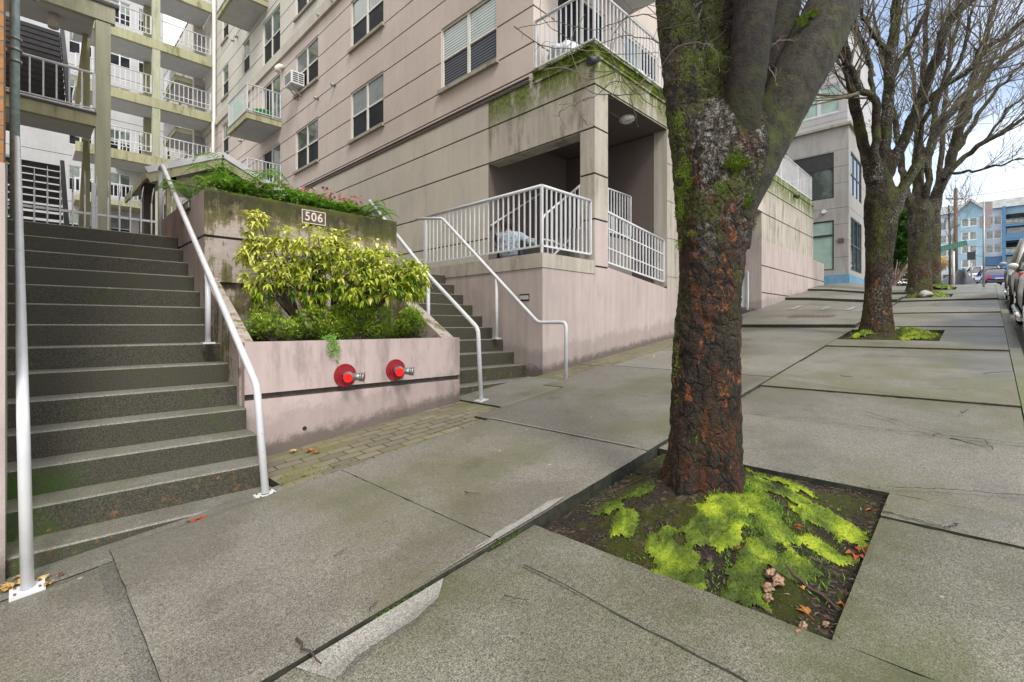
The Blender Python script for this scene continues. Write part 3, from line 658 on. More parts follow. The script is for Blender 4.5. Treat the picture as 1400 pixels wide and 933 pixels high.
# corner pillar, beams, terrace shell
b = MB()
px1 = XF + .40
panel_wall(b, 'X', XF, YS, YS + .30, .93, 3.33, GP); panel_wall(b, 'Y', YS, XF, px1, 1.784, 4.05, GP)
panel_wall(b, 'X', XF, YS, 7.36, 3.33, 4.05, GP); b.poly([(px1, YS, 4.05), (px1, YS + .3, 4.05), (px1, YS + .3, -.9), (px1, YS, -.9)]); b.poly([(XF, YS + .3, .9), (XF, YS + .3, 3.33), (px1, YS + .3, 3.33), (px1, YS + .3, .9)][::-1])
b.poly([(XF, YS + .3, 3.33), (XF, 7.36, 3.33), (XF + .30, 7.36, 3.33), (XF + .30, YS + .3, 3.33)]); b.poly([(XF + .3, YS + .3, 3.33), (XF + .3, 7.36, 3.33), (XF + .3, 7.36, 4.05), (XF + .3, YS + .3, 4.05)])
panel_wall(b, 'Y', YS, 9.36, 9.95, -.9, 4.05, GP); b.poly([(9.36, YS, -.9), (9.36, YS + .3, -.9), (9.36, YS + .3, 4.05), (9.36, YS, 4.05)][::-1]); b.box(9.37, 9.94, YS + .01, YS + .3, -.9, 4.04)
b.build('corner_pillars', [M['beige_moss'], M['groove']], apt)
b = MB(); panel_wall(b, 'Y', YS, XF, px1, -.9, 1.784, GP); b.build('pillar_base', [M['lilac2'], M['groove']], apt)
b = MB()
panel_wall(b, 'X', XF, YS, YU + .02, 4.05, 4.54, [4.08]); panel_wall(b, 'X', XF + .004, YU + .02, 7.36, 4.05, 4.64, [4.08]); panel_wall(b, 'Y', YS, XF, 9.95, 4.05, 4.54, [4.08])
b.box(XF - .03, 9.98, YS - .03, YU - .002, 4.54, 4.575); 
b.box(XF - .03, 9.98, YS - .03, YU - .003, 4.74, 4.775); mb_ = b.build('mossy_balcony_beam', [M['beige_moss'], M['groove']], apt); b = MB(); b.box(XF + .008, 9.94, YS + .008, YU - .002, 4.577, 4.738); b.build('moss_band', M['mossband'], mb_)
b = MB(); b.box(XF + .31, 9.93, YS + .012, 7.36, 4.055, 4.08); b.build('terrace_ceiling', M['darkrec'], apt); b = MB(); b.box(XF, 10.2, YS, YU - .01, 7.42, 7.64); b.build('upper_balcony_slab', M['soffit'], apt)
b = MB(); railing(b, (XF + .03, YU - .03), (XF + .03, YS + .03), 5.73, 4.86, .118, tr=.026); railing(b, (XF + .03, YS + .03), (9.9, YS + .03), 5.73, 4.86, .118, tr=.026, first=1); b.build('balcony_railing', M['white'], apt)
p = PY(806, 88, YS - .1); b = MB(); b.bar((XF + .05, YS - .02, 4.47), (XF - .10, YS - .12, 4.42), .05); b.tube([(XF - .02, YS - .10, 4.45), (XF - .20, YS - .02, 4.36)], [.05, .085], 10); b.build('floodlight', M['dark'], apt)
# recess walls behind the terrace
b = MB(); b.box(XF + .012, 9.9, 7.361, 7.6, .0, 4.6); b.build('recess_wall', M['darkrec'], apt)
b = MB(); b.box(9.36, 9.6, YS + .32, 7.36, -.5, 4.03); b.box(9.96, 15.3, 7.6, 7.8, -.9, 4.6); b.box(9.95, 10.0, YS + .02, 7.6, -.9, 4.6); b.build('recess_end_wall', M['darkrec'], apt)
b = MB(); b.box(9.95, 15.3, YS + .001, YS + .3, 3.35, 4.64); b.box(9.97, 15.29, YS + .31, YU + .3, 4.5, 4.64); b.build('garage_lintel', M['beige'], apt)
for px, py in ((857, 163), (844, 206)):
    d = ray(px, py); t = 4.02 / d.z; p = d * t; b = MB(); b.tube([(p.x, p.y, 4.054), (p.x, p.y, 4.0), (p.x, p.y, 3.96)], [.15, .15, .10], 16); b.build('ceiling_lamp', M['lamp'], apt)
# far wing of the podium beyond the driveway
b = MB(); W2 = [.97, 1.77, 2.55, 3.33, 4.06]
panel_wall(b, 'Y', YS + .02, 15.3, 21.2, -.2, 2.55, W2); panel_wall(b, 'Y', YS + .02, 21.2, 22.9, .2, 2.50, W2)
b.poly([(22.9, YS + .02, .2), (22.9, 6.5, .2), (22.9, 6.5, 2.5), (22.9, YS + .02, 2.5)]); b.poly([(21.2, YS + .02, 2.5), (22.9, YS + .02, 2.5), (22.9, 6.5, 2.5), (21.2, 6.5, 2.5)])
b.poly([(15.3, YS + .02, -.5), (15.3, YS + .02, 2.55), (15.3, 7.6, 2.55), (15.3, 7.6, -.5)][::-1])
b.build('podium_wing_wall', [M['lilac2'], M['groove']], apt)
b = MB(); panel_wall(b, 'Y', YS + .02, 15.3, 21.2, 2.55, 4.52, W2); b.poly([(15.3, YS + .02, 2.55), (15.3, YS + .02, 4.52), (15.3, 7.6, 4.52), (15.3, 7.6, 2.55)][::-1]); b.poly([(21.2, YS + .02, 2.5), (21.2, 8, 2.5), (21.2, 8, 4.52), (21.2, YS + .02, 4.52)])
b.box(15.28, 21.24, YS, 8, 4.52, 4.68); b.build('upper_wing_wall', [M['beige_moss'], M['groove']], apt)
b = MB(); railing(b, (15.4, YS + .06), (21.1, YS + .06), 5.62, 4.78, .12); railing(b, (21.1, YS + .06), (21.1, 7.5), 5.62, 4.78, .12, first=1)
for x in (17.3, 19.2): b.bar((x, YS + .06, 4.68), (x, YS + .06, 5.62), .05)
b.build('wing_railing', M['white'], apt)
b = MB(); p = PY(1088, 267, YS - .05); b.tube([(p.x, YS + .0, p.z), (p.x - .02, YS - .14, p.z - .08)], [.05, .08], 8); b.build('wall_lamp', M['dark'], apt)
# downpipe
b = MB(); b.tube([(6.66, 27.2, 17), (6.66, 27.2, 10.1), (6.60, 27.1, 9.9), (6.60, 27.1, 3)], .075, 8); b.build('downpipe', M['frame'], apt)

# terrace: raised base, floor, inner stairs
ter = empty('entrance_terrace', (0, 0, 0), label='raised lilac entrance terrace wall beside the right stairs with inner steps under the building corner', cat='terrace')
XT = 5.44
b = MB()
b.box(XT, XT + .012, YS + .004, 7.9, -1.1, .86); b.box(XT + .002, XF - .002, YS, YS + .2, -1.3, .86)
b.hexa([(XF, YS + .001, -1.2), (9.36, YS + .001, -1.0), (9.36, YS + .22, -1.0), (XF, YS + .22, -1.2)], [(XF + .4, YS + .001, 1.01), (9.36, YS + .001, .76), (9.36, YS + .22, .76), (XF + .4, YS + .22, 1.01)])
b.box(9.36, 9.95, YS - .001, YS + .1, -1.0, .80)
b.build('retaining_wall', M['lilac2'], ter)
b = MB(); b.box(XT - .015, XT + .18, YS - .012, 7.76, .865, 1.085); b.box(XT + .18, XF - .001, YS - .012, YS + .22, .865, 1.085); b.build('terrace_kerb', M['beige_moss'], ter)
b = MB(); b.box(XT + .18, XF + .2, YS + .22, 7.36, .7, .93); b.box(XT + .01, XF, 7.36, 9.5, .7, .93); b.box(XF + .2, 9.36, YS + .23, 5.5, .2, .70); b.box(3.80, XT + .01, 7.3, 9.5, .6, .93); b.build('terrace_floor', M['pad'], ter)
b = MB()
for k in range(5): b.box(XF + .1 + .25 * k, 9.35, 5.6, 7.35, .93 + .18 * k if k else .9, .93 + .18 * (k + 1))
b.build('inner_steps', M['pad'], ter)
b = MB(); b.box(XF + .45, 9.3, 5.50, 5.595, .9, 1.82); b.build('platform_fascia', M['recess_lt'], ter)
b = MB(); b.box(6.2, 6.5, 6.3, 6.6, .93, 1.2); b.build('pale_block', M['soffit'], ter)
b = MB(); p = PX(717, 407, XT); b.box(XT - .006, XT - .001, p.y - .105, p.y + .105, p.z - .055, p.z + .055); o = b.build('step_light', M['dark'], ter)
b = MB(); b.box(XT - .016, XT - .0062, p.y - .09, p.y + .09, p.z - .03, p.z + .03); b.build('louvre', M['beige'], o)
# balustrades, each a thing
b = MB()
railing(b, (XT + .05, 7.74), (XT + .05, YS + .06), 2.10, 1.20, .118, tr=.028); railing(b, (XT + .05, YS + .06), (XF - .04, YS + .06), 2.10, 1.20, .118, tr=.028, first=1)
b.bar((XT + .05, 7.76, .9), (XT + .05, 7.76, 2.1), .055)
for y in (YS + .06, 6.2): b.bar((XT + .05, y, 1.08), (XT + .05, y, 1.3), .028)
b.build('terrace_balustrade', M['white'], label='white balustrade with a bent corner on the terrace edge left of the mossy pillar', cat='railing')
b = MB(); railing(b, (XF + .42, YS + .07), (9.34, YS + .07), 2.01, 1.12, .118, tr=.026, ztop2=1.76, zbot2=.90); b.bar((XF + .42, YS + .07, 1.38), (9.34, YS + .07, 1.12), .022)
b.bar((XF + .42, YS + .07, 1.72), (9.34, YS + .07, 1.47), .022); b.build('ramp_balustrade', M['white'], label='white sloping ramp balustrade between the two pillars at street side', cat='railing')
b = MB(); railing(b, (XF + .9, 5.54), (9.3, 5.54), 2.80, 1.92, .11, tr=.022); b.bar((XF + .95, 5.54, 1.82), (XF + .95, 5.54, 2.95), .05); b.bar((8.4, 5.54, 1.82), (8.4, 5.54, 2.8), .05)
b.build('platform_balustrade', M['white'], label='white inner balustrade on the upper platform behind the ramp railing', cat='railing')
b = MB(); b.tube([(6.46, 5.6, .93), (6.46, 5.6, 1.88), (6.52, 5.6, 1.96), (7.67, 5.6, 2.78)], .022, 8); b.bar((6.46, 5.6, 1.05), (7.67, 5.6, 1.95), .025)
for k in range(1, 9): x = 6.46 + k * .134; b.bar((x, 5.6, 1.05 + (x - 6.46) * .744), (x, 5.6, 1.92 + (x - 6.46) * .71), .018)
b.tube([(6.46, 5.6, 1.52), (6.75, 5.6, 1.52), (7.9, 5.6, 1.3)], .018, 6)
b.build('inner_stair_railing', M['white'], label='white picket stair railing rising behind the terrace balustrade corner', cat='railing')
b = MB(); b.tube([(6.78, 7.30, 2.05), (8.7, 7.30, 3.25)], .022, 8)
for x in (7.2, 8.2): b.bar((x, 7.30, 2.22 + (x - 7.2) * .62), (x, 7.365, 2.22 + (x - 7.2) * .62), .02)
b.build('wall_handrail', M['white'], label='plain white handrail fixed to the brown back wall of the terrace recess', cat='handrail')
b = MB(); gy = gz(15.1, 5); b.box(15.16, 15.2, 5.06, 5.30, gy + .12, gy + 1.15)
for k in range(2): b.box(15.12, 15.16, 5.06 + k * .20, 5.10 + k * .20, gy + .04, gy + 1.2)
b.build('driveway_gate', M['white'], label='narrow white gate panel beside the far wing wall of the driveway', cat='gate')
# ================================================================ STAIRS
def stairs(name, x0, x1, y_first, z_first, rise, run, n, zb, label, ylast):
    root = empty(name, (0, 0, 0), label=label, cat='staircase')
    b = MB(); rr = random.Random(5)
    for k in range(n):
        y = y_first + run * k; z = z_first + rise * k; nr = .012
        ye = y + run if k < n - 1 else ylast
        b.poly([(x0, y, z - rise if k else zb), (x1, y, z - rise if k else zb), (x1, y, z - nr), (x0, y, z - nr)], 0)
        m = 8
        for i in range(m):
            a = x0 + (x1 - x0) * i / m; c = x0 + (x1 - x0) * (i + 1) / m; b.cur = (.5 + rr.uniform(-.02, .02),) * 3
            b.poly([(a, y, z - nr), (c, y, z - nr), (c, y + nr * .6, z - nr * .25), (a, y + nr * .6, z - nr * .25)], 1)
            b.poly([(a, y + nr * .6, z - nr * .25), (c, y + nr * .6, z - nr * .25), (c, y + nr * 2, z), (a, y + nr * 2, z)], 1)
            b.poly([(a, y + nr * 2, z), (c, y + nr * 2, z), (c, ye, z), (a, ye, z)], 1)
        b.poly([(x1, y, z - nr), (x1, y, zb - .5), (x1, ye, zb - .5), (x1, ye, z)], 0); b.poly([(x0, y, z - nr), (x0, ye, z), (x0, ye, zb - .5), (x0, y, zb - .5)], 0)
    b.build('steps', [M['riser'], M['tread']], root); return root
stairs('left_staircase', -.10, 1.352, 3.75, -1.25, .180, .26, 14, -1.6, 'wide dark concrete staircase rising between the brick pier and the planter', 8.0)
stairs('right_staircase', 3.78, 5.44, 4.81, -.789, .190, .25, 10, -1.3, 'narrower dark concrete staircase between the planter and the lilac terrace wall', 7.4)
b = MB(); b.box(-6, 1.35, 8.0, 16.5, .9, 1.09); b.box(1.35, 6.77, 7.5, 16.5, .7, 1.08); b.box(-6, 6.77, 16.5, 60, .9, 1.085)
b.box(-6, -.101, 4.5, 8, .5, 1.088); b.build('courtyard_paving', M['pad'], kind='structure')

# ================================================================ PLANTER
pl = empty('street_planter', (0, 0, 0), label='two level concrete planter with a lilac front wall, sloped cheeks and a mossy upper wall', cat='planter')
YP = 4.64
b = MB(); panel_wall(b, 'Y', YP, 1.37, 3.79, -1.6, -.15, [-.64], gd=.04, gh=.028, holes=[])
b.poly([(3.79, YP, -1.6), (3.79, YP + 1.2, -1.6), (3.79, YP + 1.2, -.15), (3.79, YP, -.15)]); b.poly([(1.37, YP, -1.6), (1.37, YP, -.15), (1.37, YP + .2, -.15), (1.37, YP + .2, -1.6)])
b.poly([(1.37, YP, -.15), (3.79, YP, -.15), (3.79, YP + .13, -.15), (1.37, YP + .13, -.15)]); b.poly([(1.5, YP + .13, -.15), (3.6, YP + .13, -.15), (3.6, YP + .13, -.5), (1.5, YP + .13, -.5)])
front = b.build('front_wall', [M['lilac'], M['groove']], pl)
b = MB(); q = PY(320, 487, YP) if 0 else PY(416.5, 586, YP); b.disc((q.x, YP - .001, q.z), (0, -1, 0), .022, 9); b.build('weep_hole', M['black'], front)
def cheek(x0, x1, nm):
    b = MB(); ya, yb, yc = YP + .05, 5.92, 5.92; za, zb = -.152, .52
    prof = [(ya, -1.5), (yb, -1.5), (yb, zb), (ya + .05, za)]
    b.hexa([(x0, y, z) for y, z in prof], [(x1, y, z) for y, z in prof]); b.build(nm, M['oldwall'], pl)
cheek(1.352, 1.475, 'cheek_wall'); cheek(3.60, 3.779, 'cheek_wall')
YQ = 5.92
b = MB(); panel_wall(b, 'Y', YQ, 1.36, 3.70, .47, 1.46, [.955], gd=.03, gh=.014); panel_wall(b, 'Y', YQ + .06, 1.47, 3.60, -.3, .47)
b.poly([(1.36, YQ, .47), (3.7, YQ, .47), (3.7, YQ + .06, .47), (1.36, YQ + .06, .47)][::-1])
b.box(1.37, 3.69, YQ + .10, YQ + .2, -.3, 1.44); b.poly([(1.36, YQ, 1.46), (3.7, YQ, 1.46), (3.7, YQ + .15, 1.46), (1.36, YQ + .15, 1.46)])
b.build('upper_wall', [M['oldwall'], M['groove']], pl)
b = MB(); panel_wall(b, 'X', 1.358, YQ, 8.4, -1.2, 1.455, [.955], gd=.02, gh=.014); b.box(1.36, 1.5, YQ + .16, 8.4, 1.2, 1.452); b.build('side_wall', [M['lilac2'], M['groove']], pl)
b = MB(); b.box(3.55, 3.70, YQ + .16, 8.3, -1, 1.452); b.build('side_wall', M['lilac2'], pl)
q = PX(258, 282, 1.358); b = MB(); b.box(1.345, 1.357, q.y - .10, q.y + .10, q.z - .05, q.z + .05); o = b.build('step_light', M['dark'], pl); b = MB(); b.box(1.338, 1.3445, q.y - .085, q.y + .085, q.z - .03, q.z + .03); b.build('louvre', M['beige'], o)
def soilz(x, y): return -.19 + .16 * sm((y - 4.8) / 1.1) + .02 * mnoise.noise(Vector((x * 6, y * 6, 2)))
sheet('planter_soil', [1.47 + i * .1065 for i in range(21)], [4.77 + i * .075 for i in range(17)], 0, M['soil'], zf=soilz)
sheet('upper_planter_soil', [1.5 + i * .205 for i in range(11)], [6.03 + i * .25 for i in range(10)], 0, M['soil'], zf=lambda x, y: 1.42 + .05 * mnoise.noise(Vector((x * 5, y * 5, 1))))
# number plate 506
np_ = empty('number_plate', (0, 0, 0)); np_.parent = pl
b = MB(); b.box(2.37, 2.665, YQ - .022, YQ - .001, 1.24, 1.405); b.build('plate', M['signbrown'], np_)
b = MB()
for x0, x1, z0, z1 in ((2.37, 2.665, 1.396, 1.405), (2.37, 2.665, 1.24, 1.249), (2.37, 2.379, 1.249, 1.396), (2.656, 2.665, 1.249, 1.396)): b.box(x0, x1, YQ - .028, YQ - .0225, z0, z1)
b.build('plate_border', M['numcream'], np_)
fc = bpy.data.curves.new('numerals', 'FONT'); fc.body = '506'; fc.size = .15; fc.extrude = .003; fc.align_x = 'CENTER'; fc.align_y = 'CENTER'; fc.space_character = 1.12; fc.offset = .0018
fo = bpy.data.objects.new('numeral_source', fc); col.objects.link(fo)
bpy.context.view_layer.update()
nm_ = bpy.data.meshes.new_from_object(fo.evaluated_get(bpy.context.evaluated_depsgraph_get())); nm_.materials.clear(); nm_.materials.append(M['numcream']); bpy.data.objects.remove(fo)
fo = bpy.data.objects.new('numerals', nm_); col.objects.link(fo); fo.location = (2.517, YQ - .026, 1.322); fo.rotation_euler = (R(90), 0, 0); fo.scale = (.92, 1, 1); fo.parent = np_
# ================================================================ HANDRAILS
def handrail(name, pts, foot, posts, label, r=.026, group=None):
    root = empty(name, (0, 0, 0), label=label, cat='handrail')
    # round the bends
    q = [Vector(pts[0])]
    for a, b_, c in zip(pts, pts[1:], pts[2:]):
        a, b_, c = Vector(a), Vector(b_), Vector(c); d = min(.07, (a - b_).length * .4, (c - b_).length * .4)
        s, e = b_ + (a - b_).normalized() * d, b_ + (c - b_).normalized() * d
        for k in range(6): t = k / 5; q.append(s * (1 - t) ** 2 + b_ * 2 * t * (1 - t) + e * t * t)
    q.append(Vector(pts[-1])); b = MB(); b.tube(q, r, 14); b.build('rail', M['white'], root)
    for p, zt in posts: b = MB(); b.tube([p, (p[0], p[1], zt)], r * .95, 12); b.box(p[0] - .05, p[0] + .05, p[1] - .05, p[1] + .05, p[2] - .002, p[2] + .012); b.build('post', M['white'], root)
    f = foot; b = MB()
    for ex in (-.045, .045):
        for ey in (-.04, .04): b.tube([(f[0] + ex, f[1] + ey, f[2]), (f[0] + ex, f[1] + ey, f[2] + .021 + ex * .11)], .0055, 6)
    b.build('bolts', M['rust'], root, kind='stuff')
    b = MB(); b.hexa([(f[0] - .065, f[1] - .06, f[2] - .01 - .007), (f[0] + .065, f[1] - .06, f[2] - .01 + .007), (f[0] + .065, f[1] + .06, f[2] - .01 + .007), (f[0] - .065, f[1] + .06, f[2] - .01 - .007)], [(f[0] - .065, f[1] - .06, f[2] + .005), (f[0] + .065, f[1] - .06, f[2] + .019), (f[0] + .065, f[1] + .06, f[2] + .019), (f[0] - .065, f[1] + .06, f[2] + .005)])
    b.build('base_plate', M['white'], root); return root
handrail('stair_handrail', [(.02, 3.47, -1.335), (.005, 3.58, -.50), (-.035, 7.28, 1.98), (-.035, 7.5, 2.0), (-.035, 7.5, 1.12)], (.02, 3.47, -1.345), [], 'white tubular handrail at the far left of the wide stairs, nearest the brick pier')
handrail('stair_handrail', [(1.22, 3.67, -1.20), (1.22, 3.85, -.45), (1.22, 7.26, 1.97), (1.22, 7.40, 1.97), (1.22, 7.40, 1.10)], (1.22, 3.67, -1.215), [((1.22, 5.19, -.17), .51)], 'white tubular handrail on the right side of the wide stairs beside the planter cheek')
handrail('stair_handrail', [(3.88, 4.34, -.91), (3.88, 4.40, .02 - .06), (3.88, 5.40, .67), (3.88, 7.0, 1.98)], (3.88, 4.34, -.905), [((3.88, 5.42, -.41), .69)], 'white tubular handrail on the left of the narrower stairs, behind the yellow shrub')
handrail('stair_handrail', [(5.24, 4.12, -.76), (5.24, 4.12, .04), (5.24, 4.63, .04), (5.24, 6.90, 1.90), (5.26, 7.72, 2.02)], (5.24, 4.12, -.765), [((5.24, 5.50, -.21), .73)], 'white tubular handrail with a flat front bend against the lilac terrace wall')
# ================================================================ FIRE HOSE CONNECTIONS
def siamese(px, py, label, turn):
    c = PY(px, py, YP); root = empty('fire_hose_connection', (c.x, YP, c.z), label=label, cat='fire connection', group='fire hose connections on the planter wall')
    b = MB(); b.tube([(0, -.001, 0), (0, -.012, 0)], .118, 32); b.tube([(0, -.012, 0), (0, -.018, 0)], .070, 24)
    for k in range(22):
        a = 2 * math.pi * k / 22; h = .008 if k % 3 else .004; b.box(-.006, .006, -.016, -.0115, .080, .080 + .020 + h, Matrix.Rotation(a, 4, 'Y'))
    n = 40
    for k in range(n):
        a0 = 2 * math.pi * k / n; a1 = 2 * math.pi * (k + 1) / n
        b.bar((.112 * math.cos(a0), -.014, .112 * math.sin(a0)), (.112 * math.cos(a1), -.014, .112 * math.sin(a1)), .008)
    b.build('flange', M['reddark'], root)
    b = MB(); b.tube([(0, -.018, 0), (0, -.075, -.003)], [.042, .046], 18); b.blob((0, -.085, -.004), .052, jit=0)
    o = b.build('body', M['brass'], root)
    for a, nm, L in ((-38, 'capped', .085), (42, 'open', .115)):
        d = Vector((math.sin(R(a + turn)), -math.cos(R(a + turn)), -.06)).normalized(); s = Vector((0, -.08, -.004))
        b = MB(); b.tube([s, s + d * (L - .03), s + d * L], [.036, .036, .042], 18)
        if nm == 'open':
            b.tube([s + d * (L - .002), s + d * (L + .012)], .045, 18)
            b.tube([s + d * (L + .012), s + d * (L + .04)], .040, 18); u = d.cross(Vector((0, 0, 1))).normalized(); w = u.cross(d)
            for q in (w, -w): b.bar(s + d * (L + .02) + q * .036, s + d * (L + .045) + q * .052, .014)
        b.build('hose_inlet', M['brass'], root)
        b = MB(); e = s + d * (L + (.001 if nm == 'capped' else .028))
        if nm == 'capped': b.tube([e, e + d * .02], .044, 20); b.build('cap', M['red'], root)
        else: b.tube([e, e + d * .004], .036, 16); b.disc(e + d * .0135, d, .034, 16); b.build('inlet_face', M['reddark'], root)
    return root
siamese(471.5, 513.5, 'red flanged fire hose connection left of its twin above the dark groove', 8)
siamese(540.5, 506, 'red flanged fire hose connection nearer the right stairs, brass arm pointing right', 8)
# ================================================================ BRICK PIER AND PIPE AT LEFT
br = empty('brick_building', (0, 0, 0), label='brick building corner with a rough stucco base at the left edge of the stairs', cat='building')
b = MB(); b.box(-6, -.068, 3.72, 4.2, .86, 14); b.box(-6, -.6, 4.2, 14, .86, 14); b.build('brick_wall', M['brick'], br)
b = MB(); b.box(-6, -.062, 3.70, 4.21, -2, .858); b.box(-6, -.59, 4.21, 14, -2, .858); b.build('stucco_base', M['lilac2'], br)
sp = empty('standpipe', (0, 0, 0), label='vertical pale teal standpipe with collars and a side valve beside the brick corner', cat='pipe')
b = MB(); b.tube([(-.055, 7.75, 1.09), (-.055, 7.75, 7.5)], .042, 14); b.build('pipe', M['teal'], sp)
for z in (2.95, 3.08, 3.20): b = MB(); b.tube([(-.055, 7.75, z - .015), (-.055, 7.75, z + .015)], .062, 14); b.build('collar', M['metal'], sp)
b = MB(); b.tube([(-.055, 7.75, 3.70), (.10, 7.68, 3.70)], .02, 10); b.blob((.10, 7.68, 3.70), .04, jit=0); b.tube([(.10, 7.68, 3.70), (.10, 7.68, 3.95)], .028, 10); b.build('branch_pipe', M['teal'], sp)
b = MB(); b.tube([(.10, 7.68, 3.95), (.10, 7.68, 4.02), (.10, 7.68, 4.06)], [.034, .038, .014], 10); b.tube([(.10, 7.68, 4.06), (.10, 7.68, 4.13)], .008, 6)
b.tube([(.10 + .05 * math.cos(a), 7.68 + .05 * math.sin(a), 4.13) for a in [2 * math.pi * k / 12 for k in range(13)]], .009, 6, False); b.bar((.05, 7.68, 4.13), (.15, 7.68, 4.13), .01); b.build('valve', M['rust'], sp)
# ================================================================ PICKET FENCE AT TOP OF STAIRS
b = MB(); yf = 8.6
b.bar((-1.5, yf, 1.50), (1.95, yf, 1.50), .03); b.bar((-1.5, yf, 1.16), (1.95, yf, 1.16), .03)
for k in range(29):
    x = -1.45 + .12 * k; h = 2.04 + .05 * math.sin(k * .9) - (.10 if x > .9 else 0) ; ln = .0 if x < .95 else .03
    b.bar((x, yf - .02, 1.09), (x, yf - .02, 1.75), .017); b.tube([(x, yf - .02, 1.74), (x + ln * .5, yf - .02, 1.9), (x + ln, yf - .02, h)], [.009, .008, .003], 5)
b.bar((.68, yf, 1.09), (.68, yf, 1.92), .045); b.build('picket_fence', M['white'], label='white pointed metal picket fence across the top of the wide stairs', cat='fence')
# ================================================================ KIOSK (gabled shelter)
k = empty('gabled_shelter', (0, 0, 0), label='small gabled roof shelter with white edge trim behind the upper planter ferns', cat='shelter')
b = MB(); ya, yb = 13.0, 16.1; xl, xm, xr = 1.92, 3.36, 4.85; ze, zm = 3.38, 4.08
def roofslab(x0, z0, x1, z1, th):
    b.hexa([(x0, ya, z0 - th), (x1, ya, z1 - th), (x1, yb, z1 - th), (x0, yb, z0 - th)], [(x0, ya, z0), (x1, ya, z1), (x1, yb, z1), (x0, yb, z0)])
roofslab(xl, ze, xm, zm, .05); roofslab(xm, zm, xr, ze, .05); rf = b.build('roof', M['dark'], k)
b = MB(); b.bar((xl - .03, ya - .02, ze - .01), (xm, ya - .02, zm - .01), .03, .13); b.bar((xm, ya - .02, zm - .01), (xr + .03, ya - .02, ze - .01), .03, .13); b.build('roof_trim', M['white'], rf)
b = MB(); b.bar((xl, ya + .01, ze - .17), (xm, ya + .01, zm - .17), .03, .20); b.bar((xm, ya + .01, zm - .17), (xr, ya + .01, ze - .17), .03, .20)
b.bar((xl - .01, ya, ze - .10), (xl - .01, yb, ze - .10), .04, .16); b.build('fascia_board', M['olive2'], rf)
b = MB(); b.box(2.30, 2.48, 13.2, 13.36, 1.09, 3.5); b.box(4.3, 4.45, 13.2, 13.36, 1.09, 3.5); b.box(2.2, 4.5, 13.2, 13.3, 3.25, 3.42); b.build('post', M['olive2'], k)
b = MB(); b.box(2.02, 2.24, 14.2, 14.5, 1.09, 3.38); b.box(2.5, 4.4, 14.6, 14.7, 1.09, 3.0); b.build('notice_board', M['darkrec'], k)
# ================================================================ STAIR TOWER
tw = empty('stair_tower', (0, 0, 0), label='olive grey open stair tower with dark stair flights behind the picket fence', cat='stair tower')
YT = 16.3
b = MB(); b.box(1.33, 1.63, YT, YT + .3, 1.09, 7.85); b.box(1.33, 1.63, YT, YT + .3, 8.32, 16); b.build('column', M['greycol'], tw)
b = MB(); b.box(1.20, 1.34, YT + 1.6, YT + 1.75, 1.09, 16); b.build('rear_column', M['olive'], tw)
for z in (5.10, 7.88, 10.6):
    b = MB(); b.box(-3, 1.329 if z < 6 else 1.72, YT - .02, YT + .14, z, z + .30 if z < 6 else z + .42); s = b.build('floor_edge', M['olive2'] if z < 6 else M['greycol'], tw)
    b = MB(); b.box(-3, 1.32, YT + .15, YT + 1.3, z + .02, z + .2); b.build('soffit', M['soffit'], s)
    b = MB(); b.box(-3, 1.34 if z < 6 else 1.8, YT - .06, YT + .2, z + .30 if z < 6 else z + .42, z + .35 if z < 6 else z + .50); b.build('flashing', M['dark'], s)
b = MB(); railing(b, (-1.5, YT + .02), (1.30, YT + .02), 6.45, 5.55, .235, pr=.016, tr=.035); b.bar((-1.5, YT + .02, 5.48), (1.3, YT + .02, 5.48), .05); b.build('railing', M['white'], tw)
for zb in (1.1, 5.4):
    st = MB()
    for i in range(15):
        y = YT + 1.4 + i * .26; z = zb + .27 * (i + 1); st.box(-1.6, .86, y, y + .28, z - .115, z)
    st.bar((.93, YT + 1.3, zb + .1), (.93, YT + 5.4, zb + 4.2), .10, .30); st.build('stair_flight', M['stairwood'], tw)
b = MB(); b.bar((1.05, YT + 1.2, 1.1), (1.22, YT + 1.2, 5.0), .22, .1); b.bar((1.0, YT + 1.2, 5.4), (1.22, YT + 1.2, 8.0), .20, .1); b.build('stringer', M['olive'], tw)
p = PY(73, 20, YT + .6); b = MB(); b.tube([(p.x, p.y, 7.90), (p.x, p.y, 7.55)], .11, 12); b.build('lamp', M['beige'], tw)
# ================================================================ WALKWAY GALLERY
ga = empty('walkway_gallery', (0, 0, 0), label='open access gallery of olive edged walkways with white railings at the courtyard end', cat='gallery')
YG = 27.6
for z in (7.42, 10.13, 12.87, 15.6):
    b = MB(); b.box(1.6, XF - .12, YG - .03, YG + .15, z, z + .42); s = b.build('walkway_edge', M['olive2'], ga)
    b = MB(); b.box(1.6, XF - .12, YG + .151, YG + 1.9, z + .05, z + .36); b.build('walkway_slab', M['soffit'], s)
    b = MB(); railing(b, (1.6, YG + .05), (4.2, YG + .05), z + 1.45, z + .62, .19, pr=.014, tr=.03); railing(b, (4.56, YG + .05), (6.6, YG + .05), z + 1.45, z + .62, .19, pr=.014, tr=.03)
    b.bar((1.6, YG + .05, z + .85), (6.6, YG + .05, z + .85), .03); b.build('railing', M['white'], s)
for x, y in ((4.25, YG - .02), (4.18, YG + 1.7)):
    for z0, z1 in ((1.09, 7.415), (7.85, 10.125), (10.56, 12.86), (13.3, 15.59)): b = MB(); b.box(x, x + .30, y + .01, y + .28, z0, z1); b.build('column', M['greycol'] if y < YG else M['olive'], ga)
b = MB(); b.box(6.30, XF - .01, YG + 1.92, YG + 2.2, 1, 17); b.build('end_pier', M['cream'], ga)
for z in (7.9, 10.6, 13.3): b = MB(); b.box(6.36, 6.70, YG + 1.88, YG + 1.915, z, z + 2.0); b.build('door', M['door'], ga)
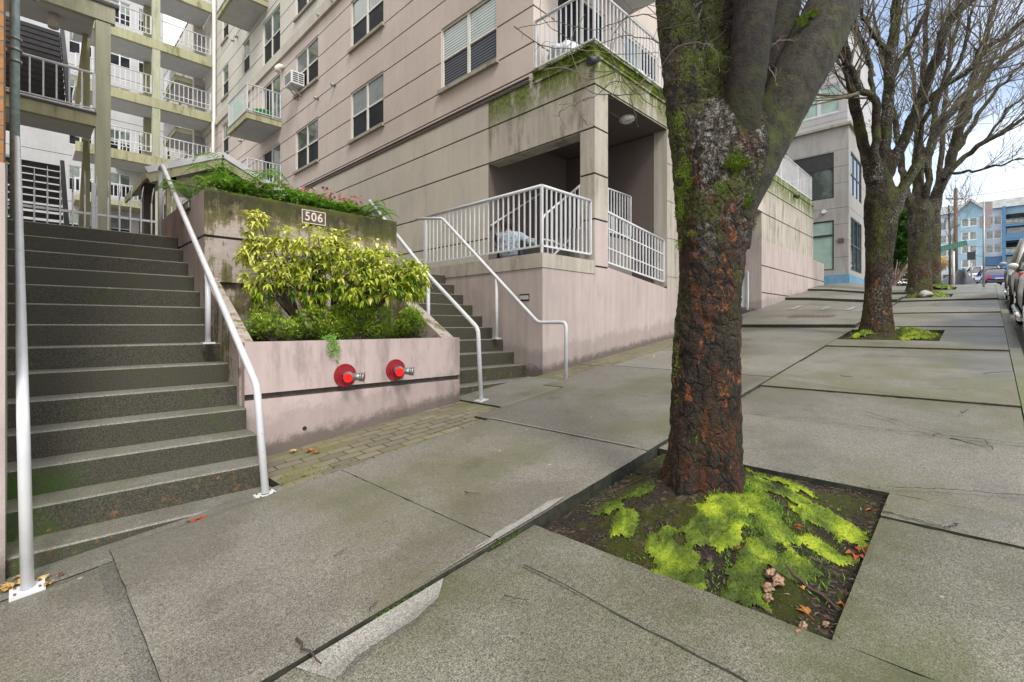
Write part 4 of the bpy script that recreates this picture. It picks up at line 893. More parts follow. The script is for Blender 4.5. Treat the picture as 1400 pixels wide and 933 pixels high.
# white back building
bk = empty('courtyard_building', (0, 0, 0), label='pale rendered building with white framed windows seen through the walkway gallery', cat='building')
b = MB(); hs = [(x, x + 1.1, z, z + 1.5) for x in (-1.5, 2.0, 3.9, 5.4) for z in (2.6, 5.5, 8.3, 11.1, 13.9, 16.7, 19.5)]
panel_wall(b, 'Y', 40, -12, 6.77, 1, 26, [4.8, 7.6, 10.4, 13.2, 16, 18.8], hs); b.box(-12, 6.77, 40.2, 48, 1, 26); b.build('wall', [M['whitewall'], M['groove']], bk)
for h in hs: win(bk, 'Y', 40, *h, cols=2, gl=('glass', 'screen'), sill=False, frame='white')
b = MB(); b.box(2.2, 6.3, 38.2, 39.99, 7.4, 7.7); b.build('balcony', M['olive2'], bk); b = MB(); b.box(4.2, 6.3, 38.2, 39.99, 10.2, 10.5); b.build('balcony', M['olive2'], bk)
b = MB(); railing(b, (2.2, 38.25), (6.3, 38.25), 8.7, 7.85, .2, tr=.04, pr=.02); railing(b, (4.2, 38.25), (6.3, 38.25), 11.5, 10.6, .2, tr=.04, pr=.02); b.build('balcony_railing', M['white'], bk)
# ================================================================ CONCRETE BUILDING UP THE STREET
cb = empty('concrete_shop_building', (0, 0, 0), label='grey concrete corner building with tall dark framed shop windows and a blue plinth', cat='building')
XC, YC = 27.8, 4.74
b = MB(); hs = [(5.34, 7.4, 2.7, 5.14), (5.34, 7.2, 6.22, 8.46)]
panel_wall(b, 'X', XC, YC, 16, 2.45, 9.62, [3.3, 4.1, 4.9, 5.7, 6.9, 7.7, 8.5], hs, gh=.008, gd=.01); hy = [(28.3, 31.2, 2.7, 5.3), (28.3, 31.2, 6.4, 8.5), (32.3, 34, 2.7, 5.3), (32.3, 34, 6.4, 8.5)]
panel_wall(b, 'Y', YC, XC, 35, 2.45, 9.62, [4.1, 5.7, 7.3], hy, gh=.008, gd=.01)
b.build('concrete_wall', [M['conc_b'], M['groove']], cb)
b = MB(); b.box(XC - .06, XC - .001, YC - .05, 16, 1.6, 2.45); b.box(XC, 35, YC - .05, YC - .001, 1.6, 2.45); b.build('blue_plinth', M['blue_pl'], cb)
b = MB(); b.box(XC + .02, XC + .06, 5.34, 7.4, 5.14, 6.22); b.build('dark_spandrel', M['dark'], cb); b = MB(); b.box(XC + .03, XC + .09, 5.34, 7.2, 7.75, 8.46); b.build('dark_spandrel', M['dark'], cb)
b = MB(); b.box(28.3, 31.2, YC + .02, YC + .06, 5.3, 6.4); b.build('white_spandrel', M['whitewall'], cb)
for h, gl in ((hs[0], ('green_glass',)), ((5.34, 7.2, 6.22, 7.75), ('glass',))): win(cb, 'X', XC, *h, cols=2, sash=False, gl=gl, sill=False, frame='dark', fw=.06)
b = MB(); b.box(XC + .02, XC + .09, 5.36, 7.38, 4.36, 4.46); b.build('transom', M['dark'], cb)
for h in hy: win(cb, 'Y', YC, *h, cols=3, sash=True, gl=('bluedark', 'bluedark'), sill=False, frame='dark', fw=.06)
b = MB(); hz = [(5.08, 6.9, 10.38, 11.82), (9, 10.8, 10.38, 11.82)]
panel_wall(b, 'X', XC + .05, YC + .05, 16, 9.75, 14.6, [10.0, 10.3, 12.15, 12.6, 13.0, 13.5, 14.0], hz, gh=.01, gd=.012); panel_wall(b, 'Y', YC + .05, XC + .05, 35, 9.75, 14.6, [10.0, 12.15, 13.0], [(29, 31, 10.4, 11.8)], gh=.01, gd=.012)
b.box(XC + .4, 35, YC + .4, 16, 2.4, 14.5); b.build('white_siding', [M['whitewall'], M['sill']], cb)
b = MB(); b.box(XC - .12, 35, YC - .12, 16, 9.62, 9.75); b.box(XC - .1, 35.1, YC - .1, 16, 14.6, 14.75); b.build('cornice', M['sill'], cb)
for h in hz: win(cb, 'X', XC + .05, *h, cols=2, sash=True, gl=('green_glass', 'green_glass'), sill=False, frame='white', fw=.08)
win(cb, 'Y', YC + .05, 29, 31, 10.4, 11.8, cols=2, gl=('glass', 'screen'), sill=False, frame='white')
p = PX(1150, 329, XC); b = MB(); b.box(XC - .05, XC - .002, p.y - .12, p.y + .12, p.z - .1, p.z + .1); b.build('alarm_box', M['rust'], cb)
for px, py, nm in ((1127, 290, 'X'),): p = PX(px, py, XC); b = MB(); b.tube([(XC + .02, p.y, p.z), (XC - .12, p.y, p.z)], .10, 10); b.build('wall_lamp', M['lamp'], cb)
# ================================================================ BLUE APARTMENTS FAR AWAY
M['bl_lt'] = m_stucco('light_blue_siding', (.24, .39, .50), .05, sa=.0); M['bl_pale'] = m_stucco('pale_lilac_siding', (.50, .56, .66), .05, sa=0); M['bl_dk'] = plain('deep_blue_trim', (.06, .16, .30), .6); M['roofm'] = plain('grey_shingle_roof', (.24, .26, .26), .9, 0, .2, 1)
bb = empty('blue_apartments', (0, 0, 0), label='long blue and pale lilac apartment block with gabled bay beyond the crossing', cat='building')
XB = 140.0
def BY(px): d = ray(px, 400); return d.y * XB / d.x
def BZ(px, py): d = ray(px, py); return d.z * XB / d.x
zb = 9.0; zt = BZ(1340, 288)
def bwall(pa, pb, m, nm, dx=0, z0=zb + 2.4, z1=None, hs=()):
    b = MB(); ya, yb = BY(pb), BY(pa); panel_wall(b, 'X', XB + dx, ya, yb, z0, z1 or zt, (), hs, reveal=.3); b.poly([(XB + dx, ya, z0), (XB + dx, ya, z1 or zt), (XB + 8, ya, z1 or zt), (XB + 8, ya, z0)]); b.poly([(XB + dx, yb, z0), (XB + dx, yb, z1 or zt), (XB + 8, yb, z1 or zt), (XB + 8, yb, z0)]); b.build(nm, m, bb)
rows = [zb + 3.1 + 2.85 * i for i in range(4)]
def wset(pa, pb): return [(BY(pb) - .3, BY(pa) + .3, r_ - .1, r_ + 1.75) for r_ in rows]
segs = [(1262, 1281, 'bl_lt', [], 0), (1281, 1310, 'bl_pale', [(1287, 1303)], 0), (1310, 1344, 'bl_lt', [(1317, 1334)], -1.6), (1344, 1373, 'bl_pale', [(1350, 1367)], 0), (1410, 1470, 'bl_lt', [(1430, 1450)], 0), (1373, 1410, 'bl_lt', [(1384, 1390)], 0)]
for pa, pb, m, ws, dx in segs:
    hs = [];
    for w in ws:
        k = wset(*w); hs += k if pa != 1373 else k[:1]
    bwall(pa, pb, M[m], 'wall', dx, hs=hs)
    for h in hs: win(bb, 'X', XB + dx, *h, cols=2, sash=False, gl=('glass', 'glass'), sill=False, frame='white', fw=.16, d=.1)
b = MB(); b.box(XB - 1.3, XB + 9, BY(1470), BY(1262), zb - 2, zb + 2.3); b.build('base_storey', M['whitewall'], bb)
b = MB(); b.box(XB - 1.45, XB - 1.31, BY(1340), BY(1290), zb + 1.0, zb + 1.8); b.build('dark_strip', M['dark'], bb)
b = MB(); ya, yb = BY(1344), BY(1310); ym = (ya + yb) / 2
b.poly([(XB - 1.62, ya, zt), (XB - 1.62, yb, zt), (XB - 1.62, ym, zt + 2.0)]); b.build('gable', M['bl_lt'], bb)
b = MB(); b.bar((XB - 1.9, yb + .4, zt - .1), (XB - 1.9, ym, zt + 2.2), .7, .4); b.bar((XB - 1.9, ya - .4, zt - .1), (XB - 1.9, ym, zt + 2.2), .7, .4); b.build('gable_trim', M['whitewall'], bb)
b = MB(); b.hexa([(XB - .6, BY(1470), zt), (XB + 9, BY(1470), zt), (XB + 9, BY(1262), zt), (XB - .6, BY(1262), zt)], [(XB + 3, BY(1470), zt + 2.3), (XB + 6, BY(1470), zt + 2.3), (XB + 6, BY(1268), zt + 2.3), (XB + 3, BY(1268), zt + 2.3)]); b.build('roof', M['roofm'], bb)
for i in range(4):
    b = MB(); b.box(XB - 1.8, XB - .02, BY(1420), BY(1374), rows[i] - .9, rows[i] - .55); s = b.build('balcony', M['bl_dk'], bb)
    b = MB(); b.box(XB - .35, XB - .03, BY(1419), BY(1376), rows[i] - .5, rows[i] + 1.75); b.build('balcony_door', M['screen'] if i % 2 else M['glass'], s)
    b = MB(); b.bar((XB - 1.7, BY(1420), rows[i] + .5), (XB - 1.7, BY(1374), rows[i] + .5), .12); b.box(XB - 1.72, XB - 1.68, BY(1420), BY(1374), rows[i] - .5, rows[i] + .35)
    b.build('balcony_rail', M['bl_dk'] if i % 2 == 0 else M['glass'], s)
b = MB(); b.box(XB - 1.75, XB - .01, BY(1373) - .2, BY(1373) + .3, zb + 2.3, zt); b.box(XB - .3, XB - .02, BY(1370), BY(1347), rows[0] - .7, rows[0] + 2.0); b.build('blue_corner_board', M['bl_dk'], bb)

# ================================================================ FOLIAGE HELPERS
def leaf(b, p, d, up, L, W, fold=.25, droop=.25):
    d = d.normalized(); s = d.cross(up)
    if s.length < 1e-4: s = d.orthogonal()
    s.normalize(); u = s.cross(d)
    a = p; m1 = p + d * L * .45; e = p + d * L - u * L * droop
    l = p + d * L * .42 + s * W * .5 + u * W * fold; r_ = p + d * L * .42 - s * W * .5 + u * W * fold
    i = len(b.v); b.v += [tuple(a), tuple(l), tuple(m1), tuple(r_), tuple(e)]
    b.face([i, i + 2, i + 1]); b.face([i, i + 3, i + 2]); b.face([i + 1, i + 2, i + 4]); b.face([i + 2, i + 3, i + 4])
def rv(r, s=1): return Vector((r.gauss(0, s), r.gauss(0, s), r.gauss(0, s)))
def limb(p0, p1, n, wob, r):
    p0, p1 = Vector(p0), Vector(p1); return [p0.lerp(p1, i / n) + (rv(r, wob) if 0 < i < n else Vector()) for i in range(n + 1)]

# ---- the big yellow variegated shrub
def aucuba():
    r = random.Random(11); root = empty('variegated_shrub', (2.5, 5.3, soilz(2.5, 5.3)), label='large yellow variegated shrub with drooping leaves in the street planter', cat='shrub')
    st = MB(); lf = MB(); tips = []
    lobes = []
    for px, py, t, rad in ((350, 300, 5.0, .10), (352, 330, 5.0, .14), (365, 385, 4.9, .24), (400, 360, 5.0, .28), (440, 340, 5.0, .30), (470, 345, 5.1, .30), (430, 385, 4.95, .26), (500, 370, 5.15, .30), (530, 375, 5.2, .28), (560, 385, 5.25, .24), (570, 372, 5.3, .20), (490, 390, 5.0, .24), (548, 395, 5.15, .18), (395, 330, 5.05, .16), (340, 345, 4.95, .14), (520, 345, 5.3, .16)):
        lobes.append((P(px, py, t), rad))
    for c, rad in lobes:
        n = int(14 + 560 * rad * rad)
        base = Vector((2.5 + (c.x - 2.5) * .35, 5.35, soilz(2.5, 5.35)))
        mid = base.lerp(c, .6) + Vector((0, .05, .05))
        for k in range(n):
            dd = rv(r); dd.normalize(); tip = c + Vector((dd.x * rad, dd.y * rad * .8, dd.z * rad * .75)) * (r.random() ** .35)
            if tip.y > 5.86: tip.y = 5.86 - r.random() * .1
            tips.append((tip, (tip - c)))
            if k % 4 == 0: st.tube([base, mid + rv(r, .03), mid.lerp(tip, .6) + rv(r, .03), tip], [.010, .007, .004, .002], 4, False)
    for tip, out in tips:
        out = out.normalized() if out.length > .01 else Vector((0, -1, 0))
        hue = min(1, max(0, .34 + .62 * (tip.z - .25) / .8 + r.gauss(0, .2)))
        for k in range(6 + r.randrange(3)):
            a = 2 * math.pi * k / 7 + r.random(); d = Vector((math.cos(a), math.sin(a), .25 - r.random() * 1.35)) + out * .6
            v = min(1, max(0, hue + r.gauss(0, .13))); lf.cur = (v, v, v); leaf(lf, tip + rv(r, .012), d, Vector((0, 0, 1)), r.uniform(.065, .125), r.uniform(.026, .044), .12, .25)
    st.build('stems', M['twig'], root); lf.build('foliage', M['aucuba'], root)
    for o in root.children: o.matrix_parent_inverse = Matrix.Translation(root.location).inverted()
aucuba()
def bush(name, lobes, n, L, W, m, label, cat='shrub', up=.7, seed=1, stem=True, hue=(.5, .2), group=None, droop=.1):
    """lobes: (x,y,z,rx,ry,rz)"""
    r = random.Random(seed); c0 = lobes[0]; base = Vector((sum(l[0] for l in lobes) / len(lobes), sum(l[1] for l in lobes) / len(lobes), min(l[2] - l[5] for l in lobes)))
    root = empty(name, base, label=label, cat=cat, group=group); lf = MB(); st = MB(); tot = sum(l[3] * l[5] for l in lobes)
    for l in lobes:
        for k in range(int(n * l[3] * l[5] / tot)):
            d = rv(r); d.normalize(); rad = r.random() ** .3; sh = 1 + .28 * mnoise.noise(Vector((d.x * 2.2 + l[0] * 3, d.y * 2.2, d.z * 2.2 + seed)))
            p = Vector((l[0] + d.x * l[3] * rad * sh, l[1] + d.y * l[4] * rad * sh, l[2] + d.z * l[5] * rad * sh))
            h = min(1, max(0, hue[0] + .25 * d.z * rad + r.gauss(0, hue[1])))
            if k % 9 == 0 and stem: st.tube([base + Vector((r.uniform(-.05, .05), r.uniform(-.05, .05), 0)), base.lerp(p, .55) + rv(r, .02), p], [.006, .004, .002], 4, False)
            for q in range(5):
                a = r.random() * 6.283; dd = Vector((math.cos(a), math.sin(a), up * r.random() + .15)) + d * .5; v = min(1, max(0, h + r.gauss(0, .1))); lf.cur = (v, v, v)
                leaf(lf, p + rv(r, L * .15), dd, Vector((0, 0, 1)), L * r.uniform(.7, 1.25), W * r.uniform(.8, 1.2), .15, droop)
    if stem and st.f: under(st.build('stems', M['twig']), root)
    under(lf.build('foliage', m), root); return root
bush('low_shrub', [(1.72, 5.2, .04, .17, .2, .20), (1.60, 5.0, -.02, .11, .15, .13), (1.86, 4.98, -.05, .14, .15, .13)], 800, .036, .012, M['azalea'], 'small leafed green shrub in the left corner of the planter beside the sloped cheek', seed=2, group='low green shrubs in the planter')
bush('low_shrub', [(2.15, 4.92, .02, .22, .15, .19), (2.5, 4.90, .06, .28, .14, .23), (2.80, 4.92, .07, .22, .14, .22), (2.3, 4.86, -.06, .25, .1, .12), (2.75, 4.85, -.06, .25, .09, .11)], 3200, .037, .012, M['azalea'], 'broad small leafed green shrub under the yellow shrub at the middle of the planter', seed=3, group='low green shrubs in the planter')
bush('low_shrub', [(3.30, 4.98, .02, .18, .18, .19), (3.40, 5.1, .10, .12, .18, .14), (3.12, 4.92, -.05, .14, .12, .13)], 1200, .034, .011, M['azalea'], 'rounded dark green low shrub in the right corner of the planter', seed=4, hue=(.42, .2), group='low green shrubs in the planter')
# trailing plant over the front wall
r = random.Random(5); b = MB()
for s_ in range(5):
    x = 2.13 + .02 * s_; y = 4.75; z = -.12; q = []
    L = r.uniform(.10, .24)
    for k in range(12): t = k / 11; yy = 4.78 - .17 * min(1, t * 2.2); zz = -.13 + .02 * math.sin(t * 3) - max(0, t - .35) * L * 1.5; q.append(Vector((x + r.gauss(0, .01), min(yy, 4.62) if t > .4 else yy, zz)))
    for k in range(60): p = q[r.randrange(len(q))]; v = r.uniform(.1, .7); b.cur = (v, v, v); leaf(b, p + rv(r, .012), rv(r) + Vector((0, -.5, -.6)), Vector((0, -1, 0)), r.uniform(.018, .032), .014)
b.build('trailing_plant', M['fernm'], label='small green trailing plant spilling over the lilac planter wall', cat='plant')
# ---- plants on the upper planter
def fern(x, y, z, s, label, seed, n=11, lean=(0, -.1)):
    r = random.Random(seed); root = empty('fern', (x, y, z), label=label, cat='fern', group='ferns along the upper planter'); b = MB()
    for k in range(n):
        a = 2 * math.pi * k / n + r.random() * .5; L = s * r.uniform(.7, 1.1); dx, dy = math.cos(a) + lean[0], math.sin(a) + lean[1]; pr = None
        lift = r.uniform(.7, 1.3)
        for i in range(22):
            t = i / 21; p = Vector((dx * L * t * .8, dy * L * t * .8, L * (lift * t - .75 * lift * t * t * t)))
            if pr is not None:
                d = (p - pr).normalized(); side_ = d.cross(Vector((0, 0, 1))).normalized(); w = L * .20 * math.sin(math.pi * min(1, t * .92 + .08)) + .01
                v = min(1, max(0, .45 + .3 * t + r.gauss(0, .12))); b.cur = (v, v, v)
                for sg in (-1, 1): leaf(b, p, side_ * sg + d * .35, Vector((0, 0, 1)), w, .022, .05, .15)
                b.cur = (.3, .3, .3); b.bar(pr, p, .004)
            pr = p
    b.build('fronds', M['fernm'], root); return root
fern(1.80, 6.3, 1.50, .66, 'tall upright fern at the top left of the upper planter beside the handrail', 1, 13)
fern(1.45, 6.8, 1.46, .52, 'spreading fern hanging over the left side of the upper planter', 2, 12, (-.2, -.2))
fern(2.02, 6.4, 1.48, .52, 'shorter fern just right of the tallest fern on the upper planter', 3, 10)
fern(3.28, 6.12, 1.46, .46, 'fern near the right end of the upper planter wall', 4, 12)
fern(3.50, 6.15, 1.44, .34, 'small low fern at the far right end of the upper planter', 5, 9, (.2, -.1))
r = random.Random(8)
hl = ['broad leafed plant at the left top corner of the upper planter', 'leafy pink flowered plant right of the tall ferns', 'dense leafy clump above the groove left of the number plate', 'leafy clump with pale pink flowers directly above the number plate', 'leafy clump with dusky red flowers right of the number plate', 'low green clump left of the right hand fern']
for i, (x, y, s, fl) in enumerate(((1.62, 6.12, .15, 0), (2.15, 6.15, .18, 2), (2.40, 6.12, .17, 1), (2.62, 6.18, .17, 7), (2.86, 6.2, .16, 9), (3.08, 6.12, .14, 7))):
    o = bush('flowering_plant', [(x, y, 1.47 + s * .45, s * 1.3, s * .9, s * .75), (x + .1, y + .15, 1.47 + s * .5, s * 1.2, s * 1.2, s * .9)], 110 if i else 50, .085 if i else .15, .034 if i else .055, M['fernm'], hl[i], 'plant', .5, 20 + i, True, (.55, .22), 'flowering plants along the upper planter', .3)
    b = MB()
    for k in range(fl * 3):
        q = Vector((x + r.uniform(-s, s) * 1.1, y + r.uniform(-.2, .1), 1.50 + s * r.uniform(.8, 1.6))); v = r.random(); b.cur = (v, v, v)
        for a in range(5): aa = 1.2566 * a; leaf(b, q, Vector((math.cos(aa), -.3, math.sin(aa) * .8 - .3)), Vector((0, -1, 0)), .026, .024, .2, .1)
    if fl: under(b.build('flowers', M['flower']), o)
# ---- hedge and street things beyond the corner building
hb = [(38.5 + dx, 4.2 + dy, gz(38) + 1.1 + dz, 1.6, 1.3, 1.25) for dx, dy, dz in ((0, 0, 0), (1.2, .2, .1), (0, .1, 1.6), (.8, .2, 2.3), (-.3, .1, 3.0), (2.2, 0, 1.0), (2.4, .2, 2.6), (.5, .3, 3.5), (-.9, .3, 1.4), (-.6, -.1, 2.5))]
bush('tall_hedge', hb, 5200, .24, .13, M['hedge'], 'tall clipped dark green hedge beyond the grey corner building', 'hedge', .5, 31, False, (.4, .25))
b = MB(); b.box(36.0, 38.5, 4.6, 4.75, gz(37), gz(37) + 1.7); b.build('garden_fence', plain('red_brown_fence_boards', (.22, .06, .03), .8, 0, .3, 5), label='red brown board fence below the tall hedge', cat='fence')
r = random.Random(9); root = empty('bare_shrub', (33, 3.6, gz(33)), label='pale bare twiggy shrub between the grey building and the mossy trees', cat='shrub'); b = MB()
for k in range(70):
    a = r.random() * 6.28; L = r.uniform(.8, 2.0); p = Vector((0, 0, 0)); q = Vector((math.cos(a) * L * .6, math.sin(a) * L * .6, L * r.uniform(.7, 1.1))); b.tube([p, p.lerp(q, .5) + Vector((0, 0, .2)), q, q + Vector((0, 0, -.15))], [.022, .014, .009, .004], 4, False)
b.build('branches', plain('pale_pink_twigs', (.34, .25, .21), .9), root)
def pole(name, px, py0, py1, t, r0, r1, m, label, cat='pole'):
    a = P(px, py0, t); c = P(px, py1, t); g0 = gz(a.x, a.y); root = empty(name, (a.x, a.y, g0), label=label, cat=cat); b = MB(); b.tube([(0, 0, -.2), (0, 0, c.z - g0)], [r0, r1], 10); b.build('pole', m, root); return root, a, c.z
up, a, zt_ = pole('utility_pole', 1306.5, 390, 258, 42, .17, .13, M['rust'], 'brown wooden utility pole with a small crossarm in front of the blue apartments', 'utility pole')
b = MB(); b.bar((-.6, .6, zt_ - gz(a.x) - .9), (.5, -.5, zt_ - gz(a.x) - .9), .10); b.build('crossarm', M['rust'], up)
sg, a, _ = pole('street_name_sign', 1298, 392, 300, 27, .035, .03, M['dark'], 'green street name sign on a thin dark pole at the top of the sidewalk', 'street sign')
pa, pc = P(1285.5, 341, 27), P(1322, 332, 27); b = MB(); o = Vector(sg.location); q0, q1 = pa - o, pc - o; b.bar(q0, q1, .03, .30); s_ = b.build('sign_blade', plain('street_sign_green', (.0, .10, .06), .5), sg)
b = MB(); d = (q1 - q0); nrm = Vector((-FW.x, -FW.y, 0)); k = .10
for i in range(11):
    if i in (5,): continue
    s0 = q0 + d * (.10 + .072 * i) + nrm * .02; b.bar(s0 + Vector((0, 0, -.09)), s0 + Vector((0, 0, .04 + .05 * (i % 4 == 0))), .022, .012)
b.build('sign_lettering', M['metal'], s_)
pk, a, _ = pole('parking_sign', 1345, 394, 276, 17, .032, .032, M['metal'], 'metal post with two sign plates seen from behind at the kerb', 'sign')
o = Vector(pk.location)
for (x0, y0, x1, y1) in ((1344, 276, 1357, 294), (1340, 295.5, 1355, 312)):
    p0, p1 = P(x0, y0, 17) - o, P(x1, y1, 17) - o; b = MB(); n_ = FW * .012
    b.hexa([(p0.x, p0.y, p1.z), (p1.x, p1.y, p1.z), (p1.x + n_.x, p1.y + n_.y, p1.z), (p0.x + n_.x, p0.y + n_.y, p1.z)], [(p0.x, p0.y, p0.z), (p1.x, p1.y, p0.z), (p1.x + n_.x, p1.y + n_.y, p0.z), (p0.x + n_.x, p0.y + n_.y, p0.z)]); b.build('sign_plate', plain('weathered_sign_back', (.20, .17, .17), .5, .3), pk)
mp, a, _ = pole('short_sign_post', 1328, 388, 344, 34, .05, .05, M['metal'], 'short grey sign post with a small dark plate before the blue apartments', 'sign')
b = MB(); p = P(1328, 350, 33.9) - Vector(mp.location); b.box(p.x - .04, p.x + .04, p.y - .22, p.y + .22, p.z - .28, p.z + .28); b.build('sign_plate', M['dark'], mp)
wp, a, _ = pole('white_post', 1303.5, 391, 344, 29, .075, .06, M['white'], 'pale metal post standing beside the dark tarpaulin heap', 'post')
# wires
b = MB()
for (x0, y0, x1, y1, t0, t1) in ((1270, 297, 1500, 300, 44, 60), (1270, 343, 1500, 352, 44, 60), (1270, 331, 1500, 338, 44, 60), (1307, 270, 1600, 205, 42, 30), (1307, 268, 1180, 250, 42, 70)):
    a, c = P(x0, y0, t0), P(x1, y1, t1); q = [a.lerp(c, i / 12) - Vector((0, 0, .5 * math.sin(math.pi * i / 12))) for i in range(13)]; b.tube(q, .016, 4, False)
b.build('overhead_cables', M['black'], label='thin black overhead cables crossing in front of the blue apartments', cat='cables')
# tarp heaps
def heap(name, px0, px1, py0, t, m, label, seed, peak=.5):
    a, c = P(px0, 391, t), P(px1, 391, t); b = MB(); b.smooth = True; n = 18; mm = 8; w = (c - a); dep = FW * 1.2; H = (391 - py0) / 660 * t; r = random.Random(seed)
    for i in range(n + 1):
        for j in range(mm + 1):
            u, v = i / n, j / mm; h = max(0, 1 - abs(u - peak) / (peak if u < peak else 1 - peak)) ** .75 * math.sin(math.pi * v) ** .5
            p = a + w * u + dep * (v - .5); p.z = a.z - .3 + (H + .3) * h * (1 + .15 * mnoise.noise(Vector((u * 5, v * 5, seed)))); b.v.append(tuple(p))
    for i in range(n):
        for j in range(mm): k = i * (mm + 1) + j; b.face([k, k + mm + 1, k + mm + 2, k + 1])
    b.build(name, m, label=label, cat='tarpaulin')
tarp = plain('dark_blue_grey_tarp', (.045, .048, .058), .5, 0, .3, 3)
heap('tarpaulin_heap', 1307, 1332, 366, 31, tarp, 'peaked dark tarpaulin heap beside the pale post', 1, .28); heap('tarpaulin_heap', 1282, 1308, 377, 32, plain('slate_blue_tarp', (.09, .10, .13), .6, 0, .4, 4), 'low slate blue covered heap left of the pale post', 2, .6)
bush('lawn_shrub', [(*P(1330, 377, 62)[:2], P(1330, 379, 62).z, 1.3, 1.0, .8), (*P(1322, 378, 62)[:2], P(1322, 381, 62).z, 1.0, 1.0, .6)], 700, .2, .1, M['grassm'], 'bright green low shrub on the far corner before the blue apartments', 'shrub', .4, 41, False)
bush('yellowing_shrub', [(*P(1284, 360, 70)[:2], P(1284, 362, 70).z, 1.6, 1.2, 1.2)], 500, .25, .12, M['drym'], 'straw coloured bushy shrub at the foot of the blue apartments', 'shrub', .4, 42, False, (.95, .05))
b = MB(); b.box(60, 80, -4, 12, gz(70) - .1, gz(70) + .12); 
# ================================================================ CARS
def car(name, x_rear, ys, L, W_, H, m, label, style='suv', face=1, cat='car', z0=None, yaw=0.0, wr=.36):
    """ys = near side y; body extends to ys-W_ . x_rear = lowest x. face=1: front at +x"""
    xc = x_rear + L / 2; yc = ys - W_ / 2; zg = (gz(xc) - .125) if z0 is None else z0
    sl = math.atan((gz(xc + 1) - gz(xc - 1)) / 2)
    root = empty(name, (xc, yc, zg), label=label, cat=cat); root.rotation_euler = (0, -sl, yaw)
    if face < 0: root.rotation_euler = (0, sl, math.pi + yaw)
    h = W_ / 2; l = L / 2; b = MB(); b.smooth = True
    belt = H * (.60 if style == 'suv' else .62); zb_ = .22
    st = [(-l, .40, .5, .86), (-l + .06, .30, belt * .93, .95), (-l + .6, zb_, belt, 1.0), (-l * .3, zb_, belt, 1.0), (l * .25, zb_, belt, 1.0), (l * .45, zb_, belt * .96, 1.0), (l - .45, zb_, belt * .88, .98), (l - .08, .28, belt * .72, .92), (l, .38, belt * .52, .84)]
    np_ = 0
    for x, z1, z2, w in st:
        pr = [(.80, z1), (1.0, z1 + (z2 - z1) * .25), (1.01, z1 + (z2 - z1) * .55), (.975, z1 + (z2 - z1) * .86), (.90, z2 - .01), (.6, z2 + .035), (0, z2 + .05)]
        row = [(x, h * w * a, z) for a, z in pr] + [(x, -h * w * a, z) for a, z in reversed(pr[:-1])]; np_ = len(row); b.v += row
    for i in range(len(st) - 1):
        for j in range(np_ - 1): q = i * np_ + j; b.face([q, q + 1, q + np_ + 1, q + np_])
        b.face([i * np_ + np_ - 1, i * np_, (i + 1) * np_, (i + 1) * np_ + np_ - 1])
    b.face(range(np_)); b.face([(len(st) - 1) * np_ + j for j in range(np_)][::-1]); b.build('body', m, root)
    g = MB(); g.smooth = True
    if style == 'suv': cs = [(-l + .12, belt - .02, .86), (-l + .55, H - .04, .74), (-l * .2, H, .76), (l * .12, H - .03, .74), (l * .46, belt * .97, .86)]
    else: cs = [(-l + .30, belt - .02, .86), (-l + .95, H - .05, .72), (-l * .15, H, .74), (l * .10, H - .04, .72), (l * .48, belt * .96, .86)]
    zb2 = belt - .06
    for x, z, w in cs: g.v += [(x, h * .93, zb2), (x, h * w, z), (x, h * w * .7, z + .03), (x, -h * w * .7, z + .03), (x, -h * w, z), (x, -h * .93, zb2)]
    for i in range(len(cs) - 1):
        for j in range(5): q = i * 6 + j; g.face([q, q + 1, q + 7, q + 6])
    g.build('windows', M['carglass'], root)
    rf = MB(); rf.smooth = True
    for x, z, w in cs[1:4]: rf.v += [(x, h * w * 1.01, z - .03), (x, h * w * .98, z + .015), (x, h * w * .6, z + .045), (x, -h * w * .6, z + .045), (x, -h * w * .98, z + .015), (x, -h * w * 1.01, z - .03)]
    for i in range(2):
        for j in range(5): q = i * 6 + j; rf.face([q, q + 1, q + 7, q + 6])
    for sgn in (-1, 1):
        for i in (1, 2, 3): x, z, w = cs[i]; rf.bar((x, sgn * h * w, z), (x + (.0 if i == 2 else (-.36 if i == 1 else .5)), sgn * h * .935, belt - .02), .06)
    rf.build('roof', m, root)
    for x in (-l + .85, l - .85):
        for sgn in (-1, 1):
            y0 = sgn * (h - .21); y1 = sgn * (h + .01); b = MB(); b.tube([(x, y0, wr), (x, sgn * (h - .03), wr), (x, y1, wr)], [wr, wr, wr * .93], 22); w_ = b.build('wheel', M['black'], root)
            b = MB(); b.tube([(x, y1 - sgn * .01, wr), (x, y1 + sgn * .012, wr)], [wr * .62, wr * .58], 16)
            for k in range(5): a = k * 1.2566; b.bar((x, y1 + sgn * .016, wr), (x + math.cos(a) * wr * .55, y1 + sgn * .016, wr + math.sin(a) * wr * .55), .05, .02, up=(0, 1, 0))
            b.build('rim', M['chrome'] if style == 'suv' else M['metal'], w_)
            b = MB(); q = [(x + math.cos(a) * (wr + .06), sgn * (h + .005), wr + math.sin(a) * (wr + .06)) for a in [math.pi * i / 12 for i in range(13)]]; b.tube(q, .03, 5); b.build('wheel_arch', M['dark'], root)
    for sgn in (-1, 1):
        b = MB(); b.box(l - .12, l + .004, sgn * h * .55 - .16, sgn * h * .55 + .16, belt * .62, belt * .78); b.build('headlight', M['lens'], root)
        b = MB(); b.box(-l - .012, -l + .15, sgn * h * .74 - .14, sgn * h * .74 + .14, belt * .66, belt * .92); b.build('tail_light', M['redlens'], root)
        b = MB(); b.blob((l * .36, sgn * (h + .07), belt + .05), .075, .6, 1.0, .75, 0); b.build('mirror', m, root)
    b = MB(); b.box(-l - .02, -l + .02, -.26, .26, .52, .64); b.build('number_plate', M['whitewall'], root)
